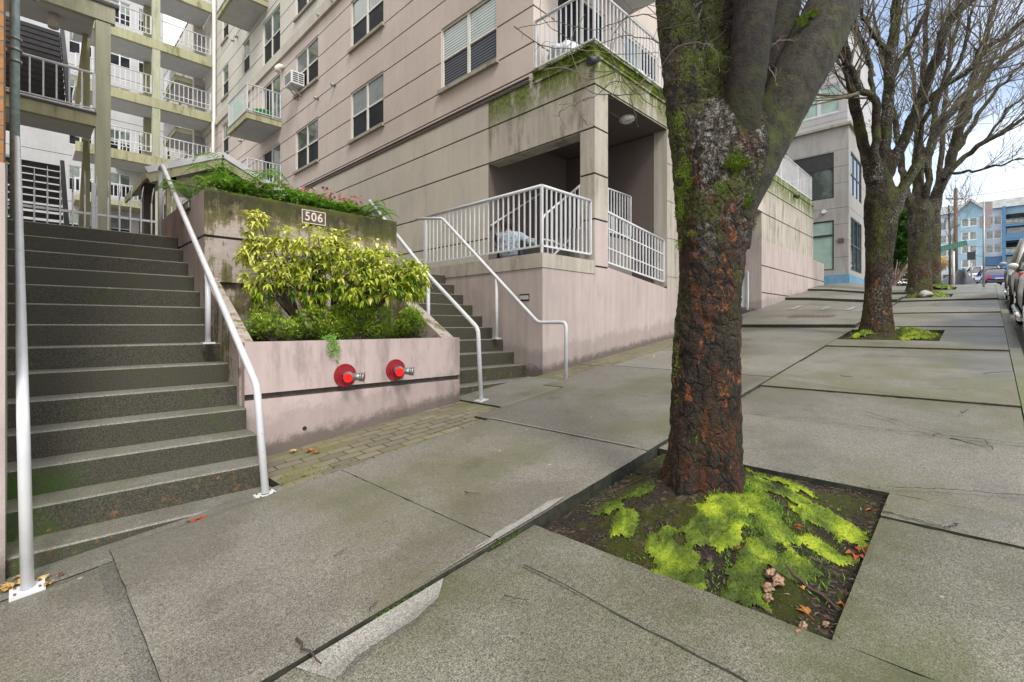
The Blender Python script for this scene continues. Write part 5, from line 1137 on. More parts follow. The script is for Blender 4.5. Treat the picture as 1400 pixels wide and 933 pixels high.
    b = MB(); b.box(-l - .03, -l + .1, -h * .8, h * .8, .28, .42); b.box(l - .1, l + .02, -h * .8, h * .8, .28, .42); b.build('bumper', M['dark'], root)
    if style == 'suv':
        for sgn in (-1, 1): b = MB(); b.tube([(-l + 1.35, sgn * (h + .05), .38), (l - 1.35, sgn * (h + .05), .38)], .04, 8); b.build('running_board', M['chrome'], root)
    return root
car('parked_truck', 9.3, -.40, 5.0, 1.95, 1.80, M['silver'], 'silver high riding parked vehicle nearest the camera at the right kerb', cat='parked car', wr=.40)
car('parked_truck', 15.2, -.37, 5.0, 1.95, 1.66, M['grey_car'], 'warm grey parked vehicle ahead of the silver one at the kerb', cat='parked car', wr=.38)
p = P(1361, 389, 40); car('parked_car', p.x - .6, p.y + 1.1, 4.2, 1.75, 1.42, M['blue_car'], 'deep blue hatchback seen from behind across the crossing', 'sedan', 1, 'car', p.z, R(12), .32)
p = P(1352, 372, 52); car('parked_car', p.x - 1, p.y + 1.8, 4.6, 1.9, 1.75, M['white_car'], 'white van like car behind the blue hatchback', 'suv', 1, 'car', p.z - 1.0, R(30), .35)
# ================================================================ TREES
def px_path(pts): # (px,py,depth,radius)
    return [P(a, b_, t) for a, b_, t, r_ in pts], [r_ for a, b_, t, r_ in pts]
def smooth_path(pts, rad, k=4):
    out, ro = [], []
    n = len(pts)
    for i in range(n - 1):
        p0, p1, p2, p3 = pts[max(i - 1, 0)], pts[i], pts[i + 1], pts[min(i + 2, n - 1)]
        for j in range(k):
            t = j / k; t2, t3 = t * t, t * t * t
            out.append(.5 * ((2 * p1) + (p2 - p0) * t + (2 * p0 - 5 * p1 + 4 * p2 - p3) * t2 + (3 * p1 - p0 - 3 * p2 + p3) * t3)); ro.append(rad[i] + (rad[i + 1] - rad[i]) * t)
    out.append(pts[-1]); ro.append(rad[-1]); return out, ro
def grow(b, p, d, L, r0, depth, r, upb=.12, stats=None, minr=.0035):
    n = max(4, int(L / .16)); pts = [p.copy()]; rad = [r0]; q = p.copy(); dd = d.normalized()
    for i in range(n):
        dd = (dd + rv(r, .065) + Vector((0, 0, upb * .35))).normalized(); q = q + dd * (L / n); pts.append(q.copy()); rad.append(max(minr, r0 * (1 - .78 * (i + 1) / n)))
    b.tube(pts, rad, 5 if r0 > .02 else (4 if r0 > .008 else 3), False)
    if depth <= 0: return
    k = max(2, int(L * (2.6 if depth > 1 else 4.0)))
    for j in range(k):
        t = r.uniform(.22, 1.0); i = min(n, max(1, int(t * n))); base = pts[i]; tan = (pts[i] - pts[i - 1]).normalized()
        ax = tan.orthogonal().normalized(); ax.rotate(Matrix.Rotation(r.random() * 6.283, 3, tan)); nd = (tan + ax * r.uniform(.45, 1.0)).normalized()
        grow(b, base, nd, L * r.uniform(.32, .58), max(minr, rad[i] * r.uniform(.45, .62)), depth - 1, r, upb, stats, minr)
def moss_tufts(b, pts, rad, r, dens, where, size=.03):
    """bumpy moss cushions made of tiny blades on one side of a limb"""
    for a, c, ra in zip(pts, pts[1:], rad):
        L = (c - a).length; tan = (c - a).normalized()
        for k in range(int(dens * L * 60 * max(ra, .02) * 10)):
            p = a.lerp(c, r.random()); dirn = where + rv(r, .45); dirn = dirn - tan * dirn.dot(tan)
            if dirn.length < .1: continue
            dirn.normalize(); s = p + dirn * ra * .97
            if mnoise.noise(s * 6.5) < .02: continue
            v = min(1, max(0, .45 + r.gauss(0, .2) + .3 * dirn.z)); b.cur = (v, v, v)
            for q in range(3): leaf(b, s + rv(r, size * .25), dirn + rv(r, .6), rv(r), size * r.uniform(.4, 1.0), size * .45, .1, .2)
def tree(name, trunk, limbs, label, seed, auto=None, depth=3, twig=1.0, mossd=1.0, bark_m='bark', lside=8, minr=.0045, base=None, lk=.68):
    r = random.Random(seed); tp, tr = px_path(trunk); base = Vector((tp[0].x, tp[0].y, gz(tp[0].x, tp[0].y)))
    root = empty(name, base, label=label, cat='street tree', group='bare street trees along the sidewalk')
    b = MB(); tp, tr = smooth_path(tp, tr)
    b.tube(tp, tr, 20); mo = MB(); moss_tufts(mo, tp, tr, r, .22 * mossd, Vector((-.6, -.2, 0)), .03)
    cr = MB()
    for lm in limbs:
        lp, lr = px_path(lm); lr = [q * lk for q in lr]; lp, lr = smooth_path(lp, lr); lp = [p + rv(r, .012 * base.length * .12) if 0 < i else p for i, p in enumerate(lp)]
        b.tube(lp, lr, 12)
        moss_tufts(mo, lp, lr, r, .5 * mossd, Vector((-.4, -.2, .9)), .035)
        Ltot = sum((a - c).length for a, c in zip(lp, lp[1:])); k = int(Ltot * 4.2 * twig)
        for j in range(k):
            i = r.randrange(len(lp) // 3, len(lp)); tan = (lp[i] - lp[i - 1]).normalized() if i else Vector((0, 0, 1))
            ax = tan.orthogonal().normalized(); ax.rotate(Matrix.Rotation(r.random() * 6.283, 3, tan)); nd = (tan + ax * r.uniform(.4, 1.0)).normalized()
            grow(cr, lp[i], nd, r.uniform(.7, 2.1), min(lr[i] * .42, .020), depth - 1, r, .15, None, minr)
        grow(cr, lp[-1], (lp[-1] - lp[-2]).normalized(), 2.0, lr[-1], depth - 1, r, .1, None, minr)
    t = b.build('trunk', M[bark_m]); under(t, root)
    rm = t.modifiers.new('weld', 'REMESH'); rm.mode = 'VOXEL'; rm.voxel_size = .024; rm.use_smooth_shade = True
    tx = bpy.data.textures.new(name + '_lump', 'CLOUDS'); tx.noise_scale = .12; tx.noise_depth = 3
    dm = t.modifiers.new('lumps', 'DISPLACE'); dm.texture = tx; dm.strength = .03; dm.mid_level = .5; dm.texture_coords = 'GLOBAL'
    under(cr.build('branches', M['twig']), root); under(mo.build('moss', M['mosst'], kind='stuff'), root)
    return root
# --- nearest tree, built by hand
def near_tree():
    r = random.Random(21); base = Vector((2.79, 1.16, gz(2.79) - .02)); root = empty('street_tree', base, label='thick mossy street tree with flaking orange bark nearest the camera', cat='street tree', group='bare street trees along the sidewalk')
    b = MB(); s = 2.8 / 660
    # trunk as non circular loft
    prof = [(720, 888, 1046), (700, 902, 1034), (690, 908, 1024), (662, 911, 1017), (625, 914, 1014), (564, 917, 1012), (482, 920, 1011), (401, 928, 1013), (340, 929, 1021), (300, 924, 1030), (255, 920, 1043), (215, 917, 1052), (170, 926, 1044), (145, 945, 1020)]
    pts, rad = [], []
    for y, x0, x1 in prof: p = P((x0 + x1) / 2, y, 2.84); pts.append(p); rad.append((x1 - x0) / 2 * s * .97)
    pts, rad = smooth_path(pts, rad, 4); n = 36; bi = len(b.v); b.smooth = True
    for i, (p, q) in enumerate(zip(pts, rad)):
        z = p.z
        for j in range(n):
            a = 2 * math.pi * j / n; w = 1 + .035 * mnoise.noise(Vector((math.cos(a) * 1.2, math.sin(a) * 1.2, z * 1.2))) + (.30 * max(0, math.sin(a * 5 + 1)) ** 1.5 * sm((-.70 - z) / .3)) + .10 * sm((-.80 - z) / .22)
            b.v.append(tuple(p + (RT * math.cos(a) + FW * math.sin(a) * .9) * q * w))
    for i in range(len(pts) - 1):
        for j in range(n): j2 = (j + 1) % n; b.face([bi + i * n + j, bi + i * n + j2, bi + (i + 1) * n + j2, bi + (i + 1) * n + j])
    b.face([bi + (len(pts) - 1) * n + j for j in range(n)]); b.face([bi + j for j in reversed(range(n))])
    limbs = {
        'left': [(955, 250, 2.84, .13), (943, 170, 2.86, .125), (932, 90, 2.95, .115), (924, 20, 3.02, .115), (918, -60, 3.1, .11), (900, -200, 3.3, .09), (860, -380, 3.5, .05)],
        'centre': [(990, 250, 2.80, .14), (986, 150, 2.86, .145), (986, 60, 2.93, .145), (984, -30, 3.05, .14), (985, -180, 3.4, .11), (1000, -350, 3.7, .06)],
        'front': [(996, 340, 2.92, .12), (1001, 285, 2.85, .12), (1005, 240, 2.78, .116), (1010, 195, 2.72, .106), (1015, 145, 2.67, .10), (1022, 95, 2.65, .10), (1031, 20, 2.66, .108), (1036, -50, 2.66, .11), (1045, -250, 2.8, .07), (1050, -400, 3, .04)],
        'second': [(1030, 250, 2.86, .07), (1042, 190, 2.94, .085), (1056, 110, 3.05, .09), (1070, 30, 3.15, .095), (1080, -50, 3.3, .09), (1110, -260, 3.6, .06)],
        'right': [(1000, 300, 2.76, .10), (1026, 240, 2.78, .12), (1050, 190, 2.80, .125), (1074, 140, 2.84, .135), (1100, 88, 2.90, .15), (1124, 40, 2.96, .155), (1148, -10, 3.04, .15), (1190, -80, 3.2, .12), (1270, -200, 3.5, .08), (1350, -300, 3.9, .04)]}
    paths = {}
    def finish(b_, nm, m_, vox, lump):
        t = b_.build(nm, m_); under(t, root)
        rm = t.modifiers.new('weld', 'REMESH'); rm.mode = 'VOXEL'; rm.voxel_size = vox; rm.use_smooth_shade = True
        sm_ = t.modifiers.new('soften', 'SMOOTH'); sm_.iterations = 4; sm_.factor = .5
        tx = bpy.data.textures.new('bark_lumps', 'CLOUDS'); tx.noise_scale = .06; tx.noise_depth = 5
        dm = t.modifiers.new('lumps', 'DISPLACE'); dm.texture = tx; dm.strength = lump; dm.mid_level = .5; dm.texture_coords = 'GLOBAL'
    for k, lm in limbs.items():
        lp, lr = px_path(lm); lp, lr = smooth_path(lp, lr, 5); paths[k] = (lp, lr)
        if k in ('left', 'centre'): b.tube(lp, lr, 24)
        else: lb = MB(); lb.tube(lp, lr, 24); finish(lb, 'limb', M['barkr'] if k == 'right' else M['barkd'], .012, .014)
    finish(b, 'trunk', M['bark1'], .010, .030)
    # moss cushions
    mo = MB()
    def patch(px, py, t_, rx, ry, n_, size=.018, face=-1):
        """cushion at pixel on the camera side of the trunk"""
        for k in range(n_):
            a = r.random() * 6.283; q = r.random() ** .5; x, y = px + math.cos(a) * rx * q, py + math.sin(a) * ry * q
            if mnoise.noise(Vector((x * .07, y * .07, 4))) < -.12: continue
            hgt = (1 - q * q) * .012; p = P(x, y, t_ - hgt - .01 + r.uniform(-.004, .004)); v = min(1, max(0, .5 + .35 * (1 - q) + r.gauss(0, .2))); mo.cur = (v, v, v)
            leaf(mo, p, -FW * .9 + rv(r, .8) + Vector((0, 0, .3)), rv(r), size * r.uniform(.5, 1.1), size * .4, .1, .25)
    T = 2.84
    def dep(px, y, x0, x1):  # depth of trunk face at pixel
        c = (x0 + x1) / 2; w = (x1 - x0) / 2; u = max(-.98, min(.98, (px - c) / w)); return T - .9 * w * s * math.sqrt(1 - u * u)
    for px, py, rx, ry, n_ in ((950, 110, 12, 9, 60), (975, 80, 14, 12, 120), (930, 40, 14, 10, 100), (960, 75, 16, 18, 160), (935, 240, 12, 26, 260), (928, 280, 7, 30, 200), (930, 170, 10, 18, 120), (1005, 222, 20, 12, 420), (1025, 210, 12, 10, 160), (1016, 228, 12, 8, 160), (1020, 275, 12, 10, 160), (1026, 300, 8, 18, 200), (985, 255, 10, 8, 60), (927, 330, 5, 20, 60), (945, 320, 10, 5, 30), (1012, 330, 5, 22, 80), (924, 500, 4, 60, 60), (950, 600, 8, 6, 10)):
        dd = dep(px, py, 920, 1040 if py < 300 else 1015) - (.02 if 985 < px < 1030 and 200 < py < 235 else 0)
        patch(px, py, dd + (.06 if py < 130 else 0), rx, ry, n_ * 5, .0105)
    lp, lr = paths['right']; moss_tufts(mo, lp[8:30], lr[8:30], r, 1.3, RT * .9 - Vector((0, 0, .9)) - FW * .2, .014)
    # cushion rows along upper side of right limb
    for k in range(26):
        t_ = k / 25; px, py = 1096 + 66 * t_, 28 - 40 * t_
        patch(px - 2, py + 4, 2.84 + .05 * t_, 7 + 4 * r.random(), 6, 150, .013)
    for k in range(5): patch(1096 - k * 3, 32 + k * 18, 2.80, 5, 5, 80, .012)
    lp, lr = paths['left']; moss_tufts(mo, lp[2:22], lr[2:22], r, .9, -RT - FW * .5, .012)
    under(mo.build('moss', M['mosst'], kind='stuff'), root)
    # thin side twigs
    tw_ = MB()
    for pts_ in ([(920, 150, 2.9), (893, 118, 2.85), (850, 113, 2.8), (842, 98, 2.8), (800, 100, 2.78), (765, 92, 2.75), (742, 97, 2.7)], [(893, 118, 2.85), (870, 128, 2.8), (836, 76, 2.8), (843, 40, 2.8), (872, 12, 2.8), (905, 8, 2.9)],
                 [(842, 98, 2.8), (805, 108, 2.9), (770, 92, 2.9), (740, 96, 2.9)], [(850, 113, 2.8), (838, 112, 2.75), (812, 132, 2.7), (790, 140, 2.7), (765, 143, 2.7)], [(905, 30, 2.9), (880, 20, 2.85), (845, 30, 2.8), (810, 42, 2.75), (760, 30, 2.7), (705, 40, 2.7)],
                 [(905, 60, 2.9), (880, 52, 2.8), (850, 50, 2.8), (800, 62, 2.8), (745, 30, 2.8), (738, 0, 2.8)], [(790, 140, 2.7), (795, 160, 2.7), (805, 172, 2.7)], [(812, 132, 2.7), (770, 150, 2.7), (764, 158, 2.7)], [(862, 113, 2.8), (885, 140, 2.7), (905, 150, 2.72)],
                 [(905, 90, 2.75), (925, 65, 2.68), (955, 58, 2.62), (980, 72, 2.6), (983, 100, 2.6)], [(1055, 63, 2.6), (1070, 55, 2.6), (1090, 57, 2.7)], [(1050, 90, 2.6), (1062, 118, 2.6)], [(905, 40, 2.9), (950, 30, 2.7), (960, 10, 2.7)],
                 [(1130, 70, 2.9), (1150, 110, 3.0), (1160, 130, 3.1)], [(870, 128, 2.8), (830, 130, 2.8), (800, 118, 2.8), (780, 60, 2.8), (800, 20, 2.8)], [(704, 36, 2.7), (740, 62, 2.7), (790, 68, 2.75), (850, 74, 2.8), (900, 72, 2.9)], [(890, 100, 2.85), (862, 130, 2.8), (870, 160, 2.8), (850, 165, 2.8)]):
        q, w = smooth_path([P(*p) for p in pts_], [.0034 - .0020 * i / len(pts_) for i in range(len(pts_))], 5); q = [p + rv(r, .003) for p in q]; tw_.tube(q, w, 5, False)
        for k in range(6):
            i = r.randrange(2, len(q)); e = q[i] + rv(r, .05); tw_.tube([q[i], q[i].lerp(e, .5) + rv(r, .008), e], [.0014, .0012, .0008], 4, False)
            tw_.blob(e, .0025, jit=0, sub=1)
    # overhead crown, above the frame
    for k, (lp, lr) in paths.items():
        for j in range(7):
            i = r.randrange(len(lp) * 2 // 3, len(lp)); tan = (lp[i] - lp[i - 1]).normalized(); ax = tan.orthogonal().normalized(); ax.rotate(Matrix.Rotation(r.random() * 6.283, 3, tan))
            grow(tw_, lp[i], (tan * 1.3 + ax + Vector((0, 0, .5))).normalized(), r.uniform(1.2, 2.4), min(.03, lr[i] * .4), 2, r, .2)
    under(tw_.build('branches', M['twig']), root)
near_tree()
D2 = 8.45; D2_ = 0
tree('street_tree', [(1198, 466, D2, .36), (1198, 455, D2, .28), (1199, 440, D2, .235), (1200, 400, D2, .19), (1202, 350, D2, .20), (1204, 310, D2, .235), (1205, 280, D2, .26), (1203, 250, D2, .19), (1203, 225, D2, .08)],
     [[(1196, 300, D2, .15), (1190, 240, D2, .15), (1180, 190, 8.4, .13), (1168, 130, 8.3, .12), (1158, 80, 8.2, .09), (1152, 10, 8.1, .06), (1148, -60, 8, .04)],
      [(1196, 250, 8.3, .10), (1197, 190, 8.2, .10), (1196, 138, 8.1, .09), (1180, 125, 8.0, .085), (1166, 100, 8.0, .075), (1150, 75, 7.9, .06), (1138, 50, 7.8, .04)],
      [(1207, 260, 8.5, .16), (1209, 190, 8.5, .14), (1214, 120, 8.5, .13), (1222, 50, 8.5, .12), (1230, -30, 8.5, .10), (1236, -120, 8.5, .06)],
      [(1214, 240, 8.4, .14), (1240, 180, 8.4, .12), (1262, 125, 8.4, .12), (1282, 72, 8.4, .11), (1300, 25, 8.4, .10), (1345, -15, 8.4, .08), (1400, -70, 8.4, .04)],
      [(1245, 160, 8.4, .08), (1275, 130, 8.2, .07), (1320, 100, 8.0, .065), (1350, 65, 7.9, .06), (1390, 38, 7.8, .05), (1440, -10, 7.7, .035)],
      [(1212, 320, 8.4, .14), (1232, 270, 8.6, .12), (1262, 215, 8.8, .12), (1290, 165, 9.0, .10), (1335, 115, 9.2, .09), (1380, 75, 9.3, .07), (1450, 20, 9.5, .04)],
      [(1197, 140, 8.1, .07), (1192, 110, 8.1, .06), (1185, 70, 8.2, .055), (1168, 30, 8.2, .045), (1165, 10, 8.2, .03)],
      [(1214, 120, 8.5, .08), (1236, 75, 8.6, .07), (1262, 25, 8.7, .06), (1280, -20, 8.8, .05), (1300, -80, 8.9, .03)],
      [(1212, 70, 8.5, .06), (1200, 55, 8.3, .05), (1180, 25, 8.2, .045), (1172, -10, 8.1, .03)],
      [(1222, 275, 8.4, .07), (1250, 220, 8.2, .06), (1270, 150, 8.0, .055), (1310, 85, 7.8, .05), (1330, 10, 7.8, .03)]],
     'second mossy street tree with a short trunk and many rising limbs', 5, twig=1.15, minr=.0045)
# fine low twigs reaching left of the second tree
D3 = 15.9
tree('street_tree', [(1256, 412, D3, .55), (1256, 405, D3, .40), (1257, 385, D3, .31), (1257, 350, D3, .29), (1258, 325, D3, .31), (1259, 305, D3, .36), (1260, 290, D3, .30), (1260, 262, D3, .12)],
     [[(1252, 305, D3, .20), (1240, 262, D3, .18), (1232, 220, D3, .15), (1222, 170, D3, .13), (1210, 100, D3, .10), (1195, 20, D3, .06)],
      [(1256, 295, D3, .22), (1254, 240, D3, .20), (1256, 180, D3, .17), (1262, 110, D3, .14), (1268, 30, D3, .10), (1270, -40, D3, .06)],
      [(1265, 305, D3, .26), (1283, 262, D3, .24), (1300, 215, D3, .22), (1318, 150, 15.6, .18), (1335, 90, 15.4, .15), (1355, 20, 15.2, .10), (1370, -40, 15, .06)],
      [(1290, 245, 15.7, .14), (1320, 215, 15.4, .12), (1350, 192, 15, .11), (1390, 168, 14.6, .08), (1440, 140, 14.2, .05)],
      [(1260, 290, 15.9, .16), (1270, 230, 15.6, .15), (1280, 160, 15.4, .12), (1296, 90, 15.2, .10), (1312, 20, 15.1, .07), (1320, -40, 15, .04)],
      [(1300, 235, 15.5, .07), (1330, 235, 15.0, .06), (1360, 228, 14.6, .05), (1392, 218, 14.2, .04), (1420, 214, 14, .03)],
      [(1300, 215, D3, .12), (1330, 170, 15.6, .10), (1365, 120, 15.4, .08), (1400, 85, 15.2, .05)]],
     'third street tree forking low with drooping limbs towards the parked cars', 9, twig=.85, mossd=.15, minr=.006, lk=.66)
D4 = 20.5
tree('street_tree', [(1272, 398, D4, .45), (1272, 388, D4, .36), (1272, 350, D4, .33), (1272, 310, D4, .35), (1274, 290, D4, .28), (1274, 268, D4, .1)],
     [[(1270, 300, D4, .2), (1262, 250, D4, .18), (1258, 190, D4, .15), (1250, 120, D4, .12), (1240, 50, D4, .08)],
      [(1276, 300, D4, .24), (1292, 250, D4, .22), (1312, 190, D4, .18), (1335, 130, D4, .15), (1365, 70, D4, .10), (1400, 20, D4, .06)],
      [(1276, 295, D4, .2), (1285, 230, D4, .17), (1290, 150, D4, .14), (1298, 70, D4, .1), (1300, 0, D4, .06)],
      [(1300, 230, D4, .12), (1340, 200, 20, .10), (1380, 150, 19.5, .08), (1430, 110, 19, .05)]],
     'fourth street tree almost hidden directly behind the third one', 13, twig=.7, mossd=.1, minr=.008, lk=.6)
D5 = 33
tree('young_tree', [(1299, 391, 28, .06), (1299, 340, 28, .05), (1298, 310, 28, .045), (1297, 280, 28, .03)],
     [[(1299, 345, 28, .03), (1306, 318, 28, .025), (1318, 300, 28, .02), (1325, 285, 28, .012)], [(1299, 335, 28, .03), (1292, 310, 28, .025), (1286, 295, 28, .015)], [(1298, 325, 28, .03), (1303, 300, 28, .02), (1300, 280, 28, .012)]],
     'slender young bare tree beside the street name sign', 17, twig=.9, mossd=0, depth=2, minr=.008)

# ================================================================ MOSS AND WEEDS IN THE TREE PITS
def moss_patches(name, zf, patches, seed, size=.011, dens=15000, label=None, cell=.011):
    r = random.Random(seed); b = MB(); b.smooth = True; X0 = min(p[0] - p[2] * 1.4 for p in patches); X1 = max(p[0] + p[2] * 1.4 for p in patches); Y0 = min(p[1] - p[3] * 1.4 for p in patches); Y1 = max(p[1] + p[3] * 1.4 for p in patches)
    def f(x, y):
        best, hue = -1, .5
        for px, py, rx, ry, h in patches:
            d = 1 - math.sqrt(((x - px) / (rx * 1.25)) ** 2 + ((y - py) / (ry * 1.25)) ** 2)
            if d > best: best, hue = d, h
        v = best - .26 + .42 * mnoise.noise(Vector((x / cell * .09, y / cell * .09, seed))) + .36 * mnoise.noise(Vector((x / cell * .2, y / cell * .2, seed + 5)))
        return v, hue
    nx, ny = int((X1 - X0) / cell), int((Y1 - Y0) / cell); idx = {}
    val = {}
    for i in range(nx + 1):
        for j in range(ny + 1):
            x, y = X0 + i * cell, Y0 + j * cell; v, h = f(x, y)
            if v > .02: val[i, j] = (x, y, v, h)
    for (i, j), (x, y, v, h) in val.items():
        idx[i, j] = len(b.v); k = min(1, v * 2.4); b.v.append((x, y, zf(x, y) - .004 + cell * (2.6 * math.sqrt(k)) * (.75 + .6 * mnoise.noise(Vector((x / cell * .33, y / cell * .33, 2)))) ))
    for (i, j) in val:
        if (i + 1, j) in val and (i, j + 1) in val and (i + 1, j + 1) in val:
            v = max(0, min(1, val[i, j][3] - .22 + .9 *  mnoise.noise(Vector((val[i, j][0] * 9, val[i, j][1] * 9, 1))) + r.gauss(0, .07))); b.cur = (v, v, v); b.face([idx[i, j], idx[i + 1, j], idx[i + 1, j + 1], idx[i, j + 1]])
    fr = []
    for i in range(nx + 1):
        for j in range(ny + 1):
            x, y = X0 + i * cell, Y0 + j * cell; v, h = f(x, y)
            if -.22 < v <= .03: fr.append((x, y, v, h))
    for x, y, v, h in fr:
        for q in range(3):
            if r.random() < (v + .24) * 1.5:
                c = max(0, min(1, h - .25 + r.gauss(0, .18))); b.cur = (c, c, c); xx, yy = x + r.uniform(-.5, .5) * cell, y + r.uniform(-.5, .5) * cell
                leaf(b, Vector((xx, yy, zf(xx, yy) - size * .3)), Vector((r.gauss(0, .6), r.gauss(0, .6), 1)), rv(r), size * r.uniform(.5, 1.2), size * .4, .05, .2)
    keys = list(val); n = int(len(keys) * cell * cell * dens)
    for k in range(n):
        i, j = keys[r.randrange(len(keys))]; x, y, v, h = val[i, j]; z = b.v[idx[i, j]][2]; c = max(0, min(1, h - .08 + .9 * mnoise.noise(Vector((x * 9, y * 9, 1))) + r.gauss(0, .16))); b.cur = (c, c, c)
        leaf(b, Vector((x + r.uniform(-.5, .5) * cell, y + r.uniform(-.5, .5) * cell, z - size * .2)), Vector((r.gauss(0, .5), r.gauss(0, .5), 1)), rv(r), size * r.uniform(.6, 1.5), size * .35, .05, .2)
    b.build(name, M['mossm'], kind='stuff', label=label, cat='moss')
def pg(px, py): v = G(px, py); return v.x, v.y
def pp(px, py, rx, ry, h=.55): x, y = pg(px, py); return (x, y, rx, ry, h)
moss_patches('pit_moss', zp1, [pp(852, 722, .10, .10, .5), pp(835, 700, .12, .09, .35), pp(925, 768, .15, .14, .45), pp(905, 750, .10, .1, .5), pp(1000, 725, .16, .15, .7), pp(985, 745, .14, .12, .75), pp(1045, 765, .14, .09, .5), pp(1062, 695, .10, .24, .75), pp(1090, 700, .08, .2, .8), pp(1130, 720, .09, .22, .8), pp(1075, 680, .06, .3, .6), pp(1150, 712, .06, .12, .7), pp(1125, 748, .07, .12, .7), pp(1020, 790, .2, .1, .25), pp(880, 690, .1, .1, .2), pp(1085, 775, .12, .1, .3), pp(1025, 712, .16, .12, .65), pp(1050, 740, .14, .12, .55), pp(1035, 690, .10, .12, .6), pp(960, 745, .12, .10, .4), pp(950, 790, .1, .07, .3)], 3, label='bright yellow green moss mounds covering the soil of the nearest tree pit')
moss_patches('pit_moss', zp2, [(10.25, .85, .35, .28, .7), (10.6, .75, .3, .2, .75), (10.1, 1.5, .16, .14, .7), (10.75, .95, .25, .25, .6)], 4, .03, 2500, label='bright moss beside the second tree in its square pit', cell=.028)
moss_patches('pit_moss', zp3, [(19.5, 1.1, .5, .3, .5), (19.8, .95, .4, .2, .6), (19.4, 1.6, .3, .2, .3)], 5, .04, 700, label='thin moss strip at the foot of the third tree', cell=.05)
moss_patches('pit_moss', zp4, [(23.5, 1.2, .5, .3, .4), (23.6, 1.0, .6, .2, .4)], 6, .05, 500, label='dull moss at the foot of the fourth tree', cell=.06)
r = random.Random(33); b = MB()
for (px, py, n, s_) in ((1010, 700, 300, .045), (985, 705, 160, .035), (1005, 735, 260, .03), (1050, 720, 80, .05), (1030, 745, 160, .04), (1085, 730, 60, .05), (1105, 760, 50, .05), (1000, 770, 70, .03), (1120, 785, 30, .04), (1070, 770, 60, .035), (1130, 810, 30, .04), (978, 790, 40, .03), (865, 760, 30, .03), (1150, 740, 20, .03), (825, 662, 14, .03), (920, 795, 20, .025), (1145, 870, 24, .04), (800, 690, 8, .02), (1050, 800, 20, .03), (960, 690, 50, .03)):
    x0, y0 = pg(px, py)
    for k in range(n):
        x, y = x0 + r.gauss(0, .045), y0 + r.gauss(0, .045)
        if not (2.06 < x < 3.49 and .41 < y < 1.79): continue
        v = r.random(); b.cur = (v, v, v); leaf(b, Vector((x, y, zp1(x, y))), Vector((r.gauss(0, .5), r.gauss(0, .5), 1)), rv(r), s_ * r.uniform(.4, 1), .005, .1, .4)
b.build('weeds', M['grassm'], kind='stuff', label='small green weeds and grass blades sprouting around the nearest trunk', cat='weeds')
# moss and crumbs in the paving joints near stairs / pavers
b = MB()
for k in range(1500):
    x = r.uniform(-.8, 2.0); y = YI + r.gauss(0, .006)
    if mnoise.noise(Vector((x * 3, 1, 9))) < .12: continue
    v = r.random() * .7; b.cur = (v, v, v); leaf(b, Vector((x, y, gz(x, y) - .006)), Vector((r.gauss(0, .6), r.gauss(0, .6), .8)), rv(r), .012, .006, .1, .2)
for k in range(900):
    x = r.uniform(1.35, 4.4); y = 3.66 + abs(r.gauss(0, .12)); y = round((y - 3.66) / .125) * .125 + 3.66 + r.gauss(0, .006)
    if mnoise.noise(Vector((x * 1.5, y * 1.5, 9))) < .05: continue
    v = r.random() * .6; b.cur = (v, v, v); leaf(b, Vector((x, y, gz(x, y) + .0)), Vector((r.gauss(0, .6), r.gauss(0, .6), .8)), rv(r), .014, .007, .1, .2)
b.build('joint_moss', M['mosst'], kind='stuff', label='fine moss growing in the paver joints along the planter', cat='moss')
# ================================================================ FALLEN LEAVES, TWIGS, STONES
def scatter(name, spots, mk, label_f, cat, group, zf):
    for i, (x, y) in enumerate(spots):
        o = mk(i); o.location = (x, y, zf(x, y)); o.rotation_euler.z = r.random() * 6.28; tag(o, label_f(i), cat, group)
def mkleaf(v, L, W, pts=5):
    b = MB()
    for k in range(pts):
        a = (k - (pts - 1) / 2) * .62; vv = min(1, max(0, v + r.gauss(0, .08))); b.cur = (vv,) * 3; leaf(b, Vector((0, 0, .004)), Vector((math.cos(a), math.sin(a), .25 + r.random() * .3)), Vector((0, 0, 1)), L * (1 - .12 * abs(k - (pts - 1) / 2)), W, .3, .35)
    b.cur = (.3,) * 3; b.bar((0, 0, .004), (-L * .7, .004, .01), .002); return b
lv = []
def put_leaf(px, py, v, L, label, on=None, n=5):
    g_ = G(px, py); z = (on(g_.x, g_.y) if on else gz(g_.x, g_.y) + .006); o = mkleaf(v, L, L * .42, n).build('fallen_leaf', M['drym']); o.location = (g_.x, g_.y, z); o.rotation_euler = (r.uniform(-.3, .3), r.uniform(-.3, .3), r.random() * 6.28); tag(o, label, 'leaf', 'fallen leaves on the paving')
for px, py, v, L, lb in ((12, 806, .75, .05, 'curled tan leaf left of the far left rail foot'), (22, 800, .8, .055, 'pale tan leaf touching the far left rail foot'), (6, 812, .55, .05, 'brown leaf in the corner by the brick pier'), (28, 792, .85, .05, 'straw coloured leaf behind the far left rail foot'), (62, 794, .85, .05, 'pale curled leaf just right of the far left rail foot'), (68, 800, .6, .045, 'orange brown leaf right of the far left rail foot'), (82, 788, .25, .035, 'small red leaf on the concrete pad right of the rail foot'),
                      (272, 712, .12, .07, 'dark red leaf below the bottom step of the wide stairs'), (262, 716, .2, .05, 'small rusty leaf beside the dark red one'), (425, 618, .45, .07, 'orange leaf on the pavers by the planter wall'), (432, 621, .35, .06, 'rusty leaf overlapping the orange one by the planter wall'), (403, 619, .9, .06, 'yellow leaf on the pavers against the planter wall'), (895, 490, .85, .08, 'pale leaf on the pavers left of the big trunk'), (884, 492, .8, .06, 'second pale leaf on the pavers left of the big trunk')):
    put_leaf(px, py, v, L, lb)
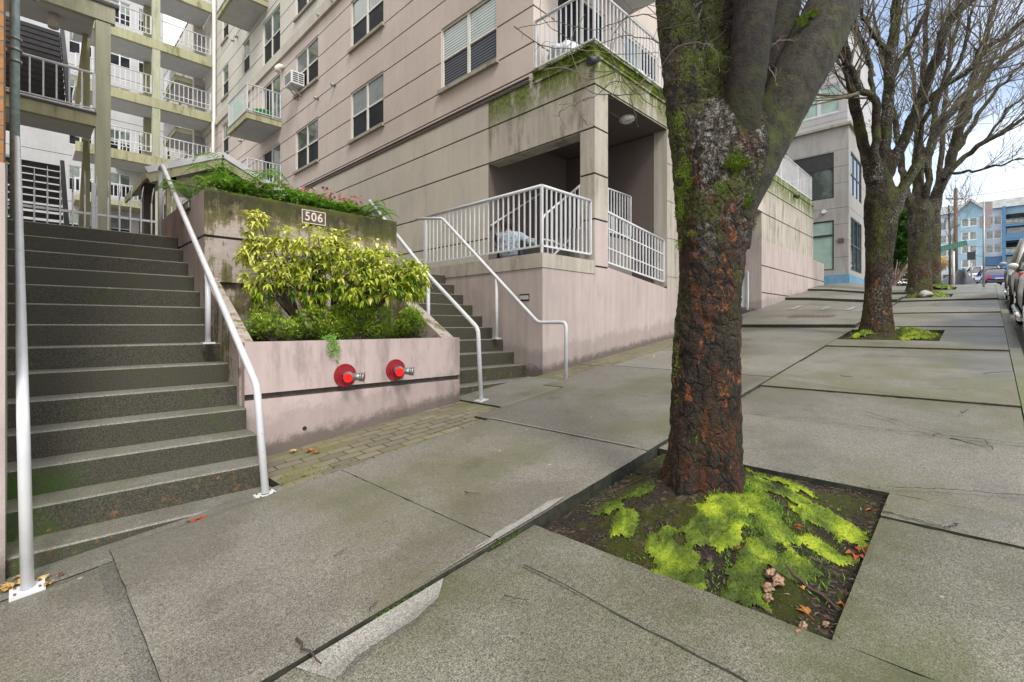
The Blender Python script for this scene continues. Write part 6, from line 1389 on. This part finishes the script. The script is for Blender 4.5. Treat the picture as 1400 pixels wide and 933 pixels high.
for px, py, v, L, lb in ((1175, 745, .1, .07, 'red leaf in the right corner of the nearest tree pit'), (1168, 750, .2, .08, 'curled rusty leaf among stones in the nearest tree pit'), (1180, 740, .3, .06, 'brown leaf by the right edge of the nearest tree pit'), (1193, 690, .4, .05, 'orange curled leaf at the far corner of the nearest tree pit'), (1086, 735, .15, .05, 'upright red brown leaf between moss mounds'), (1155, 815, .2, .05, 'dark pink leaf near the front right of the tree pit'), (1105, 830, .35, .05, 'tan leaf low in the tree pit'), (1100, 802, .6, .05, 'pale brown curled leaf in the tree pit'), (1010, 765, .3, .035, 'tiny brown leaf on bright moss'), (920, 680, .8, .05, 'pale bark flake leaf left of the trunk foot')):
    put_leaf(px, py, v, L, lb, zp1, 3)
def stick(px, py, px2, py2, rad, label, on=None, lift=.004):
    a, c = G(px, py), G(px2, py2); zf = on or (lambda x, y: gz(x, y) + .026); q = []
    for i in range(7):
        t = i / 6; p = a.lerp(c, t) + Vector((r.gauss(0, .004), r.gauss(0, .004), 0)); p.z = zf(p.x, p.y) + rad + lift; q.append(p)
    b = MB(); b.tube(q, [rad * (1 - .5 * i / 6) for i in range(7)], 6); b.build('twig', plain('twig_wood', (.06, .04, .03), .9) if 'twig_wood' not in bpy.data.materials else bpy.data.materials['twig_wood'], label=label, cat='twig', group='fallen twigs')
for s_ in ((405, 886, 438, 922, .006, 'dark forked twig near the bottom of the pale ground edge'), (635, 680, 655, 682, .004, 'short twig in the middle of the inner sidewalk'), (505, 845, 516, 832, .003, 'thin twig beside the long sidewalk joint'), (690, 824, 722, 831, .003, 'curved thin twig on the mossy slab'), (456, 770, 474, 758, .002, 'faint twig on the inner sidewalk left part'), (1150, 518, 1165, 520, .004, 'short twig on the pale slab beyond the pit'), (1345, 515, 1385, 512, .004, 'twig near the kerb on the upper slab'), (1315, 570, 1325, 566, .005, 'crooked twig on the right slab'), (1300, 606, 1345, 618, .004, 'long twig on the right slab'), (1275, 602, 1285, 598, .004, 'small twig left of the long one on the right slab')):
    stick(*s_)
for s_ in ((938, 738, 980, 752, .004, 'reddish twig left of the bright moss in the pit'), (940, 742, 975, 760, .003, 'second reddish twig beside the first in the pit'), (945, 746, 970, 764, .003, 'third reddish twig in the little bundle in the pit'), (1074, 780, 1150, 826, .009, 'mossy exposed root like stick across the pit'), (1040, 655, 1110, 672, .006, 'pale stick along the far edge of the pit'), (870, 640, 905, 656, .006, 'dark stick at the far left of the pit'), (820, 650, 870, 625, .005, 'brown stick along the left edge of the pit'), (840, 668, 890, 650, .004, 'thin litter stick left of the trunk'), (1060, 702, 1110, 705, .003, 'thin stick over the right moss mound')):
    stick(*s_, on=zp1)
stone = plain('tan_stone', (.24, .155, .10), .95, 0, .5, 90)
for i, (px, py, s_, lb) in enumerate(((1053, 790, .020, 'topmost tan clod of the small pile in the pit'), (1050, 803, .022, 'left tan clod of the small pile in the pit'), (1064, 800, .024, 'right tan clod of the small pile in the pit'), (1050, 811, .017, 'lowest tan clod of the small pile in the pit'), (1128, 843, .012, 'small pale pebble near the front corner of the pit'), (1098, 850, .015, 'whitish stone at the front of the pit'), (1092, 858, .014, 'pinkish pebble at the front of the pit'))):
    g_ = G(px, py); b = MB(); b.blob((0, 0, s_ * .5), s_, 1.25, .85, .75, .45, i + 3, 3); o = b.build('small_stone', stone, label=lb, cat='stone', group='stones in the nearest tree pit'); o.location = (g_.x, g_.y, zp1(g_.x, g_.y) + .005)
b = MB(); b.blob((0, 0, .12), .2, 1.5, .8, .6, .3, 4); o = b.build('large_stone', M['conc_b'], label='grey rock at the foot of the third tree', cat='rock'); g_ = G(1262, 402); o.location = (19.25, 1.35, gz(19.25) + .0)
# pit litter as ground cover
b = MB()
for k in range(2600):
    x, y = r.uniform(2.02, 3.53), r.uniform(.37, 1.80); e = min(x - 2.05, 3.5 - x, y - .4, 1.8 - y)
    if e > .42 and r.random() > .12: continue
    if e < 0 and r.random() > .45: continue
    v = max(0, min(1, r.gauss(.25, .25))); b.cur = (v, v, v); leaf(b, Vector((x, y, zp1(x, y) + .003 if e > 0 else gz(x, y) + .003)), Vector((r.gauss(0, 1), r.gauss(0, 1), .15)), Vector((0, 0, 1)), r.uniform(.008, .035), r.uniform(.003, .010), .2, .2)
lm_ = leafmat('bark_litter', [(0, (.03, .02, .015)), (.5, (.11, .075, .06)), (.9, (.22, .16, .12)), (1, (.40, .30, .22))], .9, 0); b.build('bark_litter', lm_, kind='stuff', label='brown bark crumbs and litter around the edges of the nearest tree pit', cat='litter')

b = MB()
for k in range(420):
    x, y = r.uniform(-.8, 9), r.uniform(-.15, 4.0)
    if 2.0 < x < 3.55 and .35 < y < 1.85: continue
    v = max(0, min(1, r.gauss(.3, .35))); b.cur = (v,) * 3; dz = .022 if y > 1.84 and x > .35 else (.012 if x > 4.7 else .004); leaf(b, Vector((x, y, gz(x, y) + dz)), Vector((r.gauss(0, 1), r.gauss(0, 1), .1)), Vector((0, 0, 1)), r.uniform(.005, .018), r.uniform(.002, .006), .1, .1)
b.build('pavement_litter', lm_, kind='stuff', label='tiny scattered leaf bits and crumbs over the sidewalk', cat='litter')
# ================================================================ THINGS ON BALCONIES
ac = empty('air_conditioner', (XF, 17.0, 8.2), label='white window air conditioner on a bracket under the left sash of a second row window', cat='air conditioner')
b = MB(); b.box(-.42, .02, -.30, .30, .0, .42); b.build('casing', M['greyplastic'], ac)
b = MB()
for k in range(7): b.box(-.425, -.4205, -.26, .26, .05 + k * .05, .075 + k * .05)
for k in range(5):
    for j in range(2): b.box(-.36 + j * .19, -.20 + j * .19, -.306, -.301, .05 + k * .07, .09 + k * .07)
b.build('grille', M['dark'], ac); b = MB(); b.bar((-.35, -.15, 0), (0, -.15, -.35), .03); b.bar((-.35, .15, 0), (0, .15, -.35), .03); b.build('bracket', M['metal'], ac)
ac2 = copy_tree(ac); ac2.location = (XF, 23.0, 13.6); tag(ac2, 'grey air conditioner box high under the projecting balcony at far left', 'air conditioner')
b = MB(); b.tube([(0, 0, 0), (0, 0, .22), (0, 0, .24), (0, 0, .26)], [.24, .30, .33, .33], 18); o = b.build('plastic_tub', M['green_pl'], label='bright green plastic tub on the lower projecting balcony', cat='tub'); o.location = (XF - .55, 19.1, 7.62)
b = MB()
for k in range(8): b.box(-.02, .02, -.5 + k * .125, -.5 + k * .125 + .10, 0, .95 + .03 * math.sin(k))
o = b.build('green_screen', M['green_pl'], label='green slatted screen standing at the far side of the lower projecting balcony', cat='screen'); o.location = (XF - 1.0, 20.3, 7.62)
b = MB(); b.box(-.3, .3, -.3, .3, .42, .46)
for sx in (-.26, .26):
    for sy in (-.26, .26): b.box(sx - .02, sx + .02, sy - .02, sy + .02, 0, .42)
b.box(.27, .3, -.3, .3, .46, .9); o = b.build('balcony_chair', M['bl_dk'], label='blue chair on the lowest balcony behind the shelter roof', cat='chair'); o.location = (XF - .6, 19.5, 4.97)
def bag(x, y, z, s, m, label, seed):
    b = MB(); b.blob((0, 0, s * .55), s * .6, 1.1, .9, .95, .30, seed, 3); b.tube([(0, 0, s * 1.0), (.01, 0, s * 1.15)], [s * .12, s * .2], 8); o = b.build('plastic_bag', m, label=label, cat='bag', group='bags on the corner balcony'); o.location = (x, y, z)
wb = plain('white_plastic_bag', (.62, .66, .74), .35, 0, .3, 14); tb = plain('pale_teal_bag', (.30, .42, .42), .4, 0, .35, 14)
bag(7.35, 5.75, 4.78, .55, wb, 'crumpled white bag at the left end of the corner balcony', 1); bag(7.75, 5.7, 4.78, .50, wb, 'crumpled white bag beside the teal bag on the corner balcony', 2); bag(8.05, 5.6, 4.78, .56, tb, 'pale teal bag near the corner of the corner balcony', 3); bag(9.55, 5.6, 4.78, .7, wb, 'large white bag at the right end of the corner balcony', 4)
# ================================================================ PERSON SITTING ON THE TERRACE KERB
def jackm():
    n = NT('grey_and_teal_patterned_jacket'); v = n.vor(9, out='Color'); sx = n.new('ShaderNodeSeparateColor'); n.l.new(v, sx.inputs[0]); f = n.noise(11, 4, .6, dist=1.5)
    c = n.mix(n.rng(f, .42, .52), (.16, .19, .24), (.34, .37, .43)); c = n.mix(n.rng(n.noise(7, 3, .5, n.mapp((1, 1, 2.4)), dist=1), .54, .6), c, (.18, .44, .50)); c = n.mix(n.rng(n.noise(14, 3, .6), .6, .66), c, (.04, .05, .07))
    return n.done(c, .8, n.bump(n.noise(14, 4, .6), .03, .8))
M['jacket'] = jackm(); M['jeans'] = plain('dark_trousers', (.035, .04, .06), .85); M['skin'] = plain('warm_brown_skin', (.30, .17, .12), .6); M['hair'] = plain('dark_brown_hair', (.018, .012, .012), .7, 0, .4, 60)
def skin_mesh(name, joints, edges, m, parent, lvl=2):
    me = bpy.data.meshes.new(name); me.from_pydata([j[0] for j in joints], edges, [])
    o = bpy.data.objects.new(name, me); col.objects.link(o)
    md = o.modifiers.new('skin', 'SKIN'); sv = me.skin_vertices[0].data
    for i, j in enumerate(joints): sv[i].radius = (j[1], j[2] if len(j) > 2 else j[1]); sv[i].use_root = (i == 0)
    md.use_smooth_shade = True; sb = o.modifiers.new('sub', 'SUBSURF'); sb.levels = sb.render_levels = lvl
    me.materials.append(m); o.parent = parent; return o
pr = empty('person', (5.66, 5.66, 1.09), label='person with dark hair in a grey and teal jacket sitting hunched behind the terrace balustrade', cat='person')
IN = Vector((.72, .50, 0)).normalized(); LF = Vector((-.70, .72, 0)).normalized()
def J(f, l, z): v = IN * f + LF * l; return (v.x, v.y, z)
# body: pelvis, spine, neck, head, legs, arms (skin tone / trousers under clothes)
body = [(J(0, 0, .10), .13, .11), (J(.05, 0, .25), .12, .10), (J(.16, .02, .40), .13, .10), (J(.25, .04, .48), .07, .06), (J(.30, .06, .54), .045), (J(.33, .07, .60), .085, .095), (J(.35, .07, .67), .075, .085),
        (J(.20, .12, .10), .085), (J(.42, .16, .22), .06), (J(.44, .16, -.10), .04), (J(.54, .16, -.12), .04),
        (J(.20, -.12, .10), .085), (J(.42, -.18, .22), .06), (J(.44, -.18, -.10), .04), (J(.54, -.18, -.12), .04),
        (J(.20, .19, .42), .055), (J(.28, .26, .26), .042), (J(.42, .22, .36), .032), (J(.47, .21, .40), .028), (J(.18, -.18, .42), .055), (J(.16, -.36, .30), .042), (J(.30, -.38, .38), .032), (J(.35, -.37, .40), .028)]
ed = [(0, 1), (1, 2), (2, 3), (3, 4), (4, 5), (5, 6), (0, 7), (7, 8), (8, 9), (9, 10), (0, 11), (11, 12), (12, 13), (13, 14), (2, 15), (15, 16), (16, 17), (17, 18), (2, 19), (19, 20), (20, 21), (21, 22)]
skin_mesh('body', body, ed, M['skin'], pr)
jk = [(J(-.01, 0, .0), .17, .14), (J(.02, 0, .14), .175, .14), (J(.07, 0, .27), .165, .135), (J(.15, .01, .39), .16, .125), (J(.21, .02, .455), .10, .085), (J(.20, .19, .41), .075), (J(.27, .27, .26), .062), (J(.40, .23, .34), .050), (J(.17, -.19, .41), .078), (J(.15, -.37, .29), .066), (J(.27, -.39, .36), .052)]
skin_mesh('jacket', jk, [(0, 1), (1, 2), (2, 3), (3, 4), (3, 5), (5, 6), (6, 7), (3, 8), (8, 9), (9, 10)], M['jacket'], pr)
tr_ = [(J(.02, 0, .06), .15, .12), (J(.20, .12, .10), .10), (J(.42, .16, .22), .075), (J(.44, .16, -.02), .06), (J(.20, -.12, .10), .10), (J(.42, -.18, .22), .075), (J(.44, -.18, -.02), .06)]
skin_mesh('trousers', tr_, [(0, 1), (1, 2), (2, 3), (0, 4), (4, 5), (5, 6)], M['jeans'], pr)
b = MB(); h = J(.335, .07, .64); b.blob(h, .108, 1, 1, 1.05, .12, 3, 3)
for k in range(500):
    d = rv(r).normalized(); 
    if d.dot(IN) > .35: continue
    p = Vector(h) + Vector((d.x * .11, d.y * .11, d.z * .112)); leaf(b, p, Vector((d.x * .3, d.y * .3, -1)) + rv(r, .3), d, r.uniform(.03, .06), .008, .1, .2)
b.build('hair', M['hair'], pr)
for sx, base, wr_ in ((1, J(.47, .21, .40), J(.42, .22, .36)), (-1, J(.35, -.37, .40), J(.30, -.38, .38))):
    bs = Vector(base); d = (bs - Vector(wr_)).normalized(); side2 = d.cross(Vector((0, 0, 1))).normalized(); up2 = side2.cross(d); hd = [(tuple(bs - d * .02), .024, .016), (tuple(bs + d * .03), .034, .014)]; e2 = [(0, 1)]
    for f in range(4):
        o_ = (f - 1.5) * .017; L = (.052, .062, .058, .045)[f]; a = bs + d * .05 + side2 * o_; m_ = a + d * L * .5 - up2 * .004; e = a + d * L * .85 - up2 * .022; i = len(hd); hd += [(tuple(a), .0085), (tuple(m_), .008), (tuple(e), .007)]; e2 += [(1, i), (i, i + 1), (i + 1, i + 2)]
    a = bs + side2 * .030 * sx; e = a + side2 * .02 * sx + d * .035; i = len(hd); hd += [(tuple(a), .011), (tuple(e), .009)]; e2 += [(0, i), (i, i + 1)]
    skin_mesh('hand', hd, e2, M['skin'], pr, 1)
for sx in (.16, -.18): b = MB(); c = Vector(J(.50, sx, -.13)); b.blob(c, .06, 1.5, 1.2, .7, .05); b.build('shoe', M['dark'], pr)

r = random.Random(77); b = MB()
for k in range(5200):
    if r.random() < .35: x, y = XF - .012, r.uniform(YS, YU); dr = Vector((-1, 0, .2))
    else: x, y = r.uniform(XF, 9.9), YS - .012; dr = Vector((0, -1, .2))
    z = r.choice((r.uniform(4.575, 4.74), r.uniform(4.57, 4.62), r.uniform(4.72, 4.79)))
    if mnoise.noise(Vector((x * 2.3, y * 2.3, z * 5))) < -.15: continue
    if z < 4.58 or z > 4.74: dr = dr + Vector((0, 0, .8)); x, y = (x - .02, y) if dr.x < 0 else (x, y - .02)
    v = max(0, min(1, r.gauss(.5, .25))); b.cur = (v,) * 3; leaf(b, Vector((x, y, z)), dr + rv(r, .5), rv(r), r.uniform(.015, .035), .014, .1, .2)
b.build('ledge_moss', M['mosst'], mb_, kind='stuff')
# ================================================================ LIGHT, SKY, CAMERA
w = bpy.data.worlds.new('World'); scene.world = w; w.use_nodes = True; nt = w.node_tree; nn = nt.nodes; bg = nn['Background']
sky = nn.new('ShaderNodeTexSky'); sky.sky_type = 'NISHITA'; sky.sun_disc = False; SUN_E, SUN_A = 48, 250
sky.sun_elevation = R(SUN_E); sky.sun_rotation = R(90 - SUN_A); sky.altitude = 50; sky.air_density = 1.0; sky.dust_density = .6; sky.ozone_density = 1.5
tc = nn.new('ShaderNodeTexCoord'); sx = nn.new('ShaderNodeSeparateXYZ'); nt.links.new(tc.outputs['Generated'], sx.inputs[0])
mp = nn.new('ShaderNodeMapping'); mp.inputs['Scale'].default_value = (1.0, 1.0, 2.2); nt.links.new(tc.outputs['Generated'], mp.inputs[0])
no = nn.new('ShaderNodeTexNoise'); no.inputs['Scale'].default_value = 1.5; no.inputs['Detail'].default_value = 7; no.inputs['Roughness'].default_value = .5; nt.links.new(mp.outputs[0], no.inputs['Vector'])
mr = nn.new('ShaderNodeMapRange'); mr.interpolation_type = 'SMOOTHSTEP'; mr.inputs[1].default_value = .32; mr.inputs[2].default_value = .72; mr.inputs[3].default_value = CLOUD0; mr.inputs[4].default_value = 1.0; dt = nn.new('ShaderNodeVectorMath'); dt.operation = 'DOT_PRODUCT'; nt.links.new(tc.outputs['Generated'], dt.inputs[0]); dt.inputs[1].default_value = Vector((.90, -.10, .42)).normalized()
dr = nn.new('ShaderNodeMapRange'); dr.inputs[1].default_value = .6; dr.inputs[2].default_value = 1.0; dr.inputs[3].default_value = .16; dr.inputs[4].default_value = -.03; nt.links.new(dt.outputs['Value'], dr.inputs[0])
ad = nn.new('ShaderNodeMath'); ad.operation = 'ADD'; nt.links.new(no.outputs['Fac'], ad.inputs[0]); nt.links.new(dr.outputs[0], ad.inputs[1]); nt.links.new(ad.outputs[0], mr.inputs[0])
hz = nn.new('ShaderNodeMapRange'); hz.interpolation_type = 'SMOOTHSTEP'; hz.inputs[1].default_value = .35; hz.inputs[2].default_value = .0; hz.inputs[3].default_value = 0; hz.inputs[4].default_value = .8; nt.links.new(sx.outputs[2], hz.inputs[0])
mx2 = nn.new('ShaderNodeMath'); mx2.operation = 'MAXIMUM'; nt.links.new(mr.outputs[0], mx2.inputs[0]); nt.links.new(hz.outputs[0], mx2.inputs[1])
mix = nn.new('ShaderNodeMix'); mix.data_type = 'RGBA'; nt.links.new(mx2.outputs[0], mix.inputs[0]); nt.links.new(sky.outputs[0], mix.inputs[6]); mix.inputs[7].default_value = CLOUDC
nt.links.new(mix.outputs[2], bg.inputs[0]); bg.inputs[1].default_value = .12
sl = bpy.data.lights.new('sun', 'SUN'); sl.energy = 1.5; sl.angle = R(14); sl.color = (1, .96, .91); so = bpy.data.objects.new('sun', sl); col.objects.link(so)
d = Vector((math.cos(R(SUN_A)) * math.cos(R(SUN_E)), math.sin(R(SUN_A)) * math.cos(R(SUN_E)), math.sin(R(SUN_E)))); so.rotation_euler = (-d).to_track_quat('-Z', 'Y').to_euler(); so.location = d * 50
cam = bpy.data.cameras.new('camera'); co = bpy.data.objects.new('camera', cam); col.objects.link(co); scene.camera = co
co.location = (0, 0, 0); co.rotation_euler = (R(90), 0, TH - R(90)); cam.sensor_width = 36; cam.lens = 36 * FPX / 1400; cam.shift_y = -(466.5 - HY) / 1400; cam.clip_start = .05; cam.clip_end = 2000
vs = scene.view_settings; vs.view_transform = 'Standard'; vs.look = 'None'; vs.gamma = 1; vs.exposure = EXPO
scene.cycles.max_bounces = 6; scene.cycles.diffuse_bounces = 3; scene.cycles.glossy_bounces = 3; scene.cycles.transmission_bounces = 3; scene.cycles.use_denoising = True
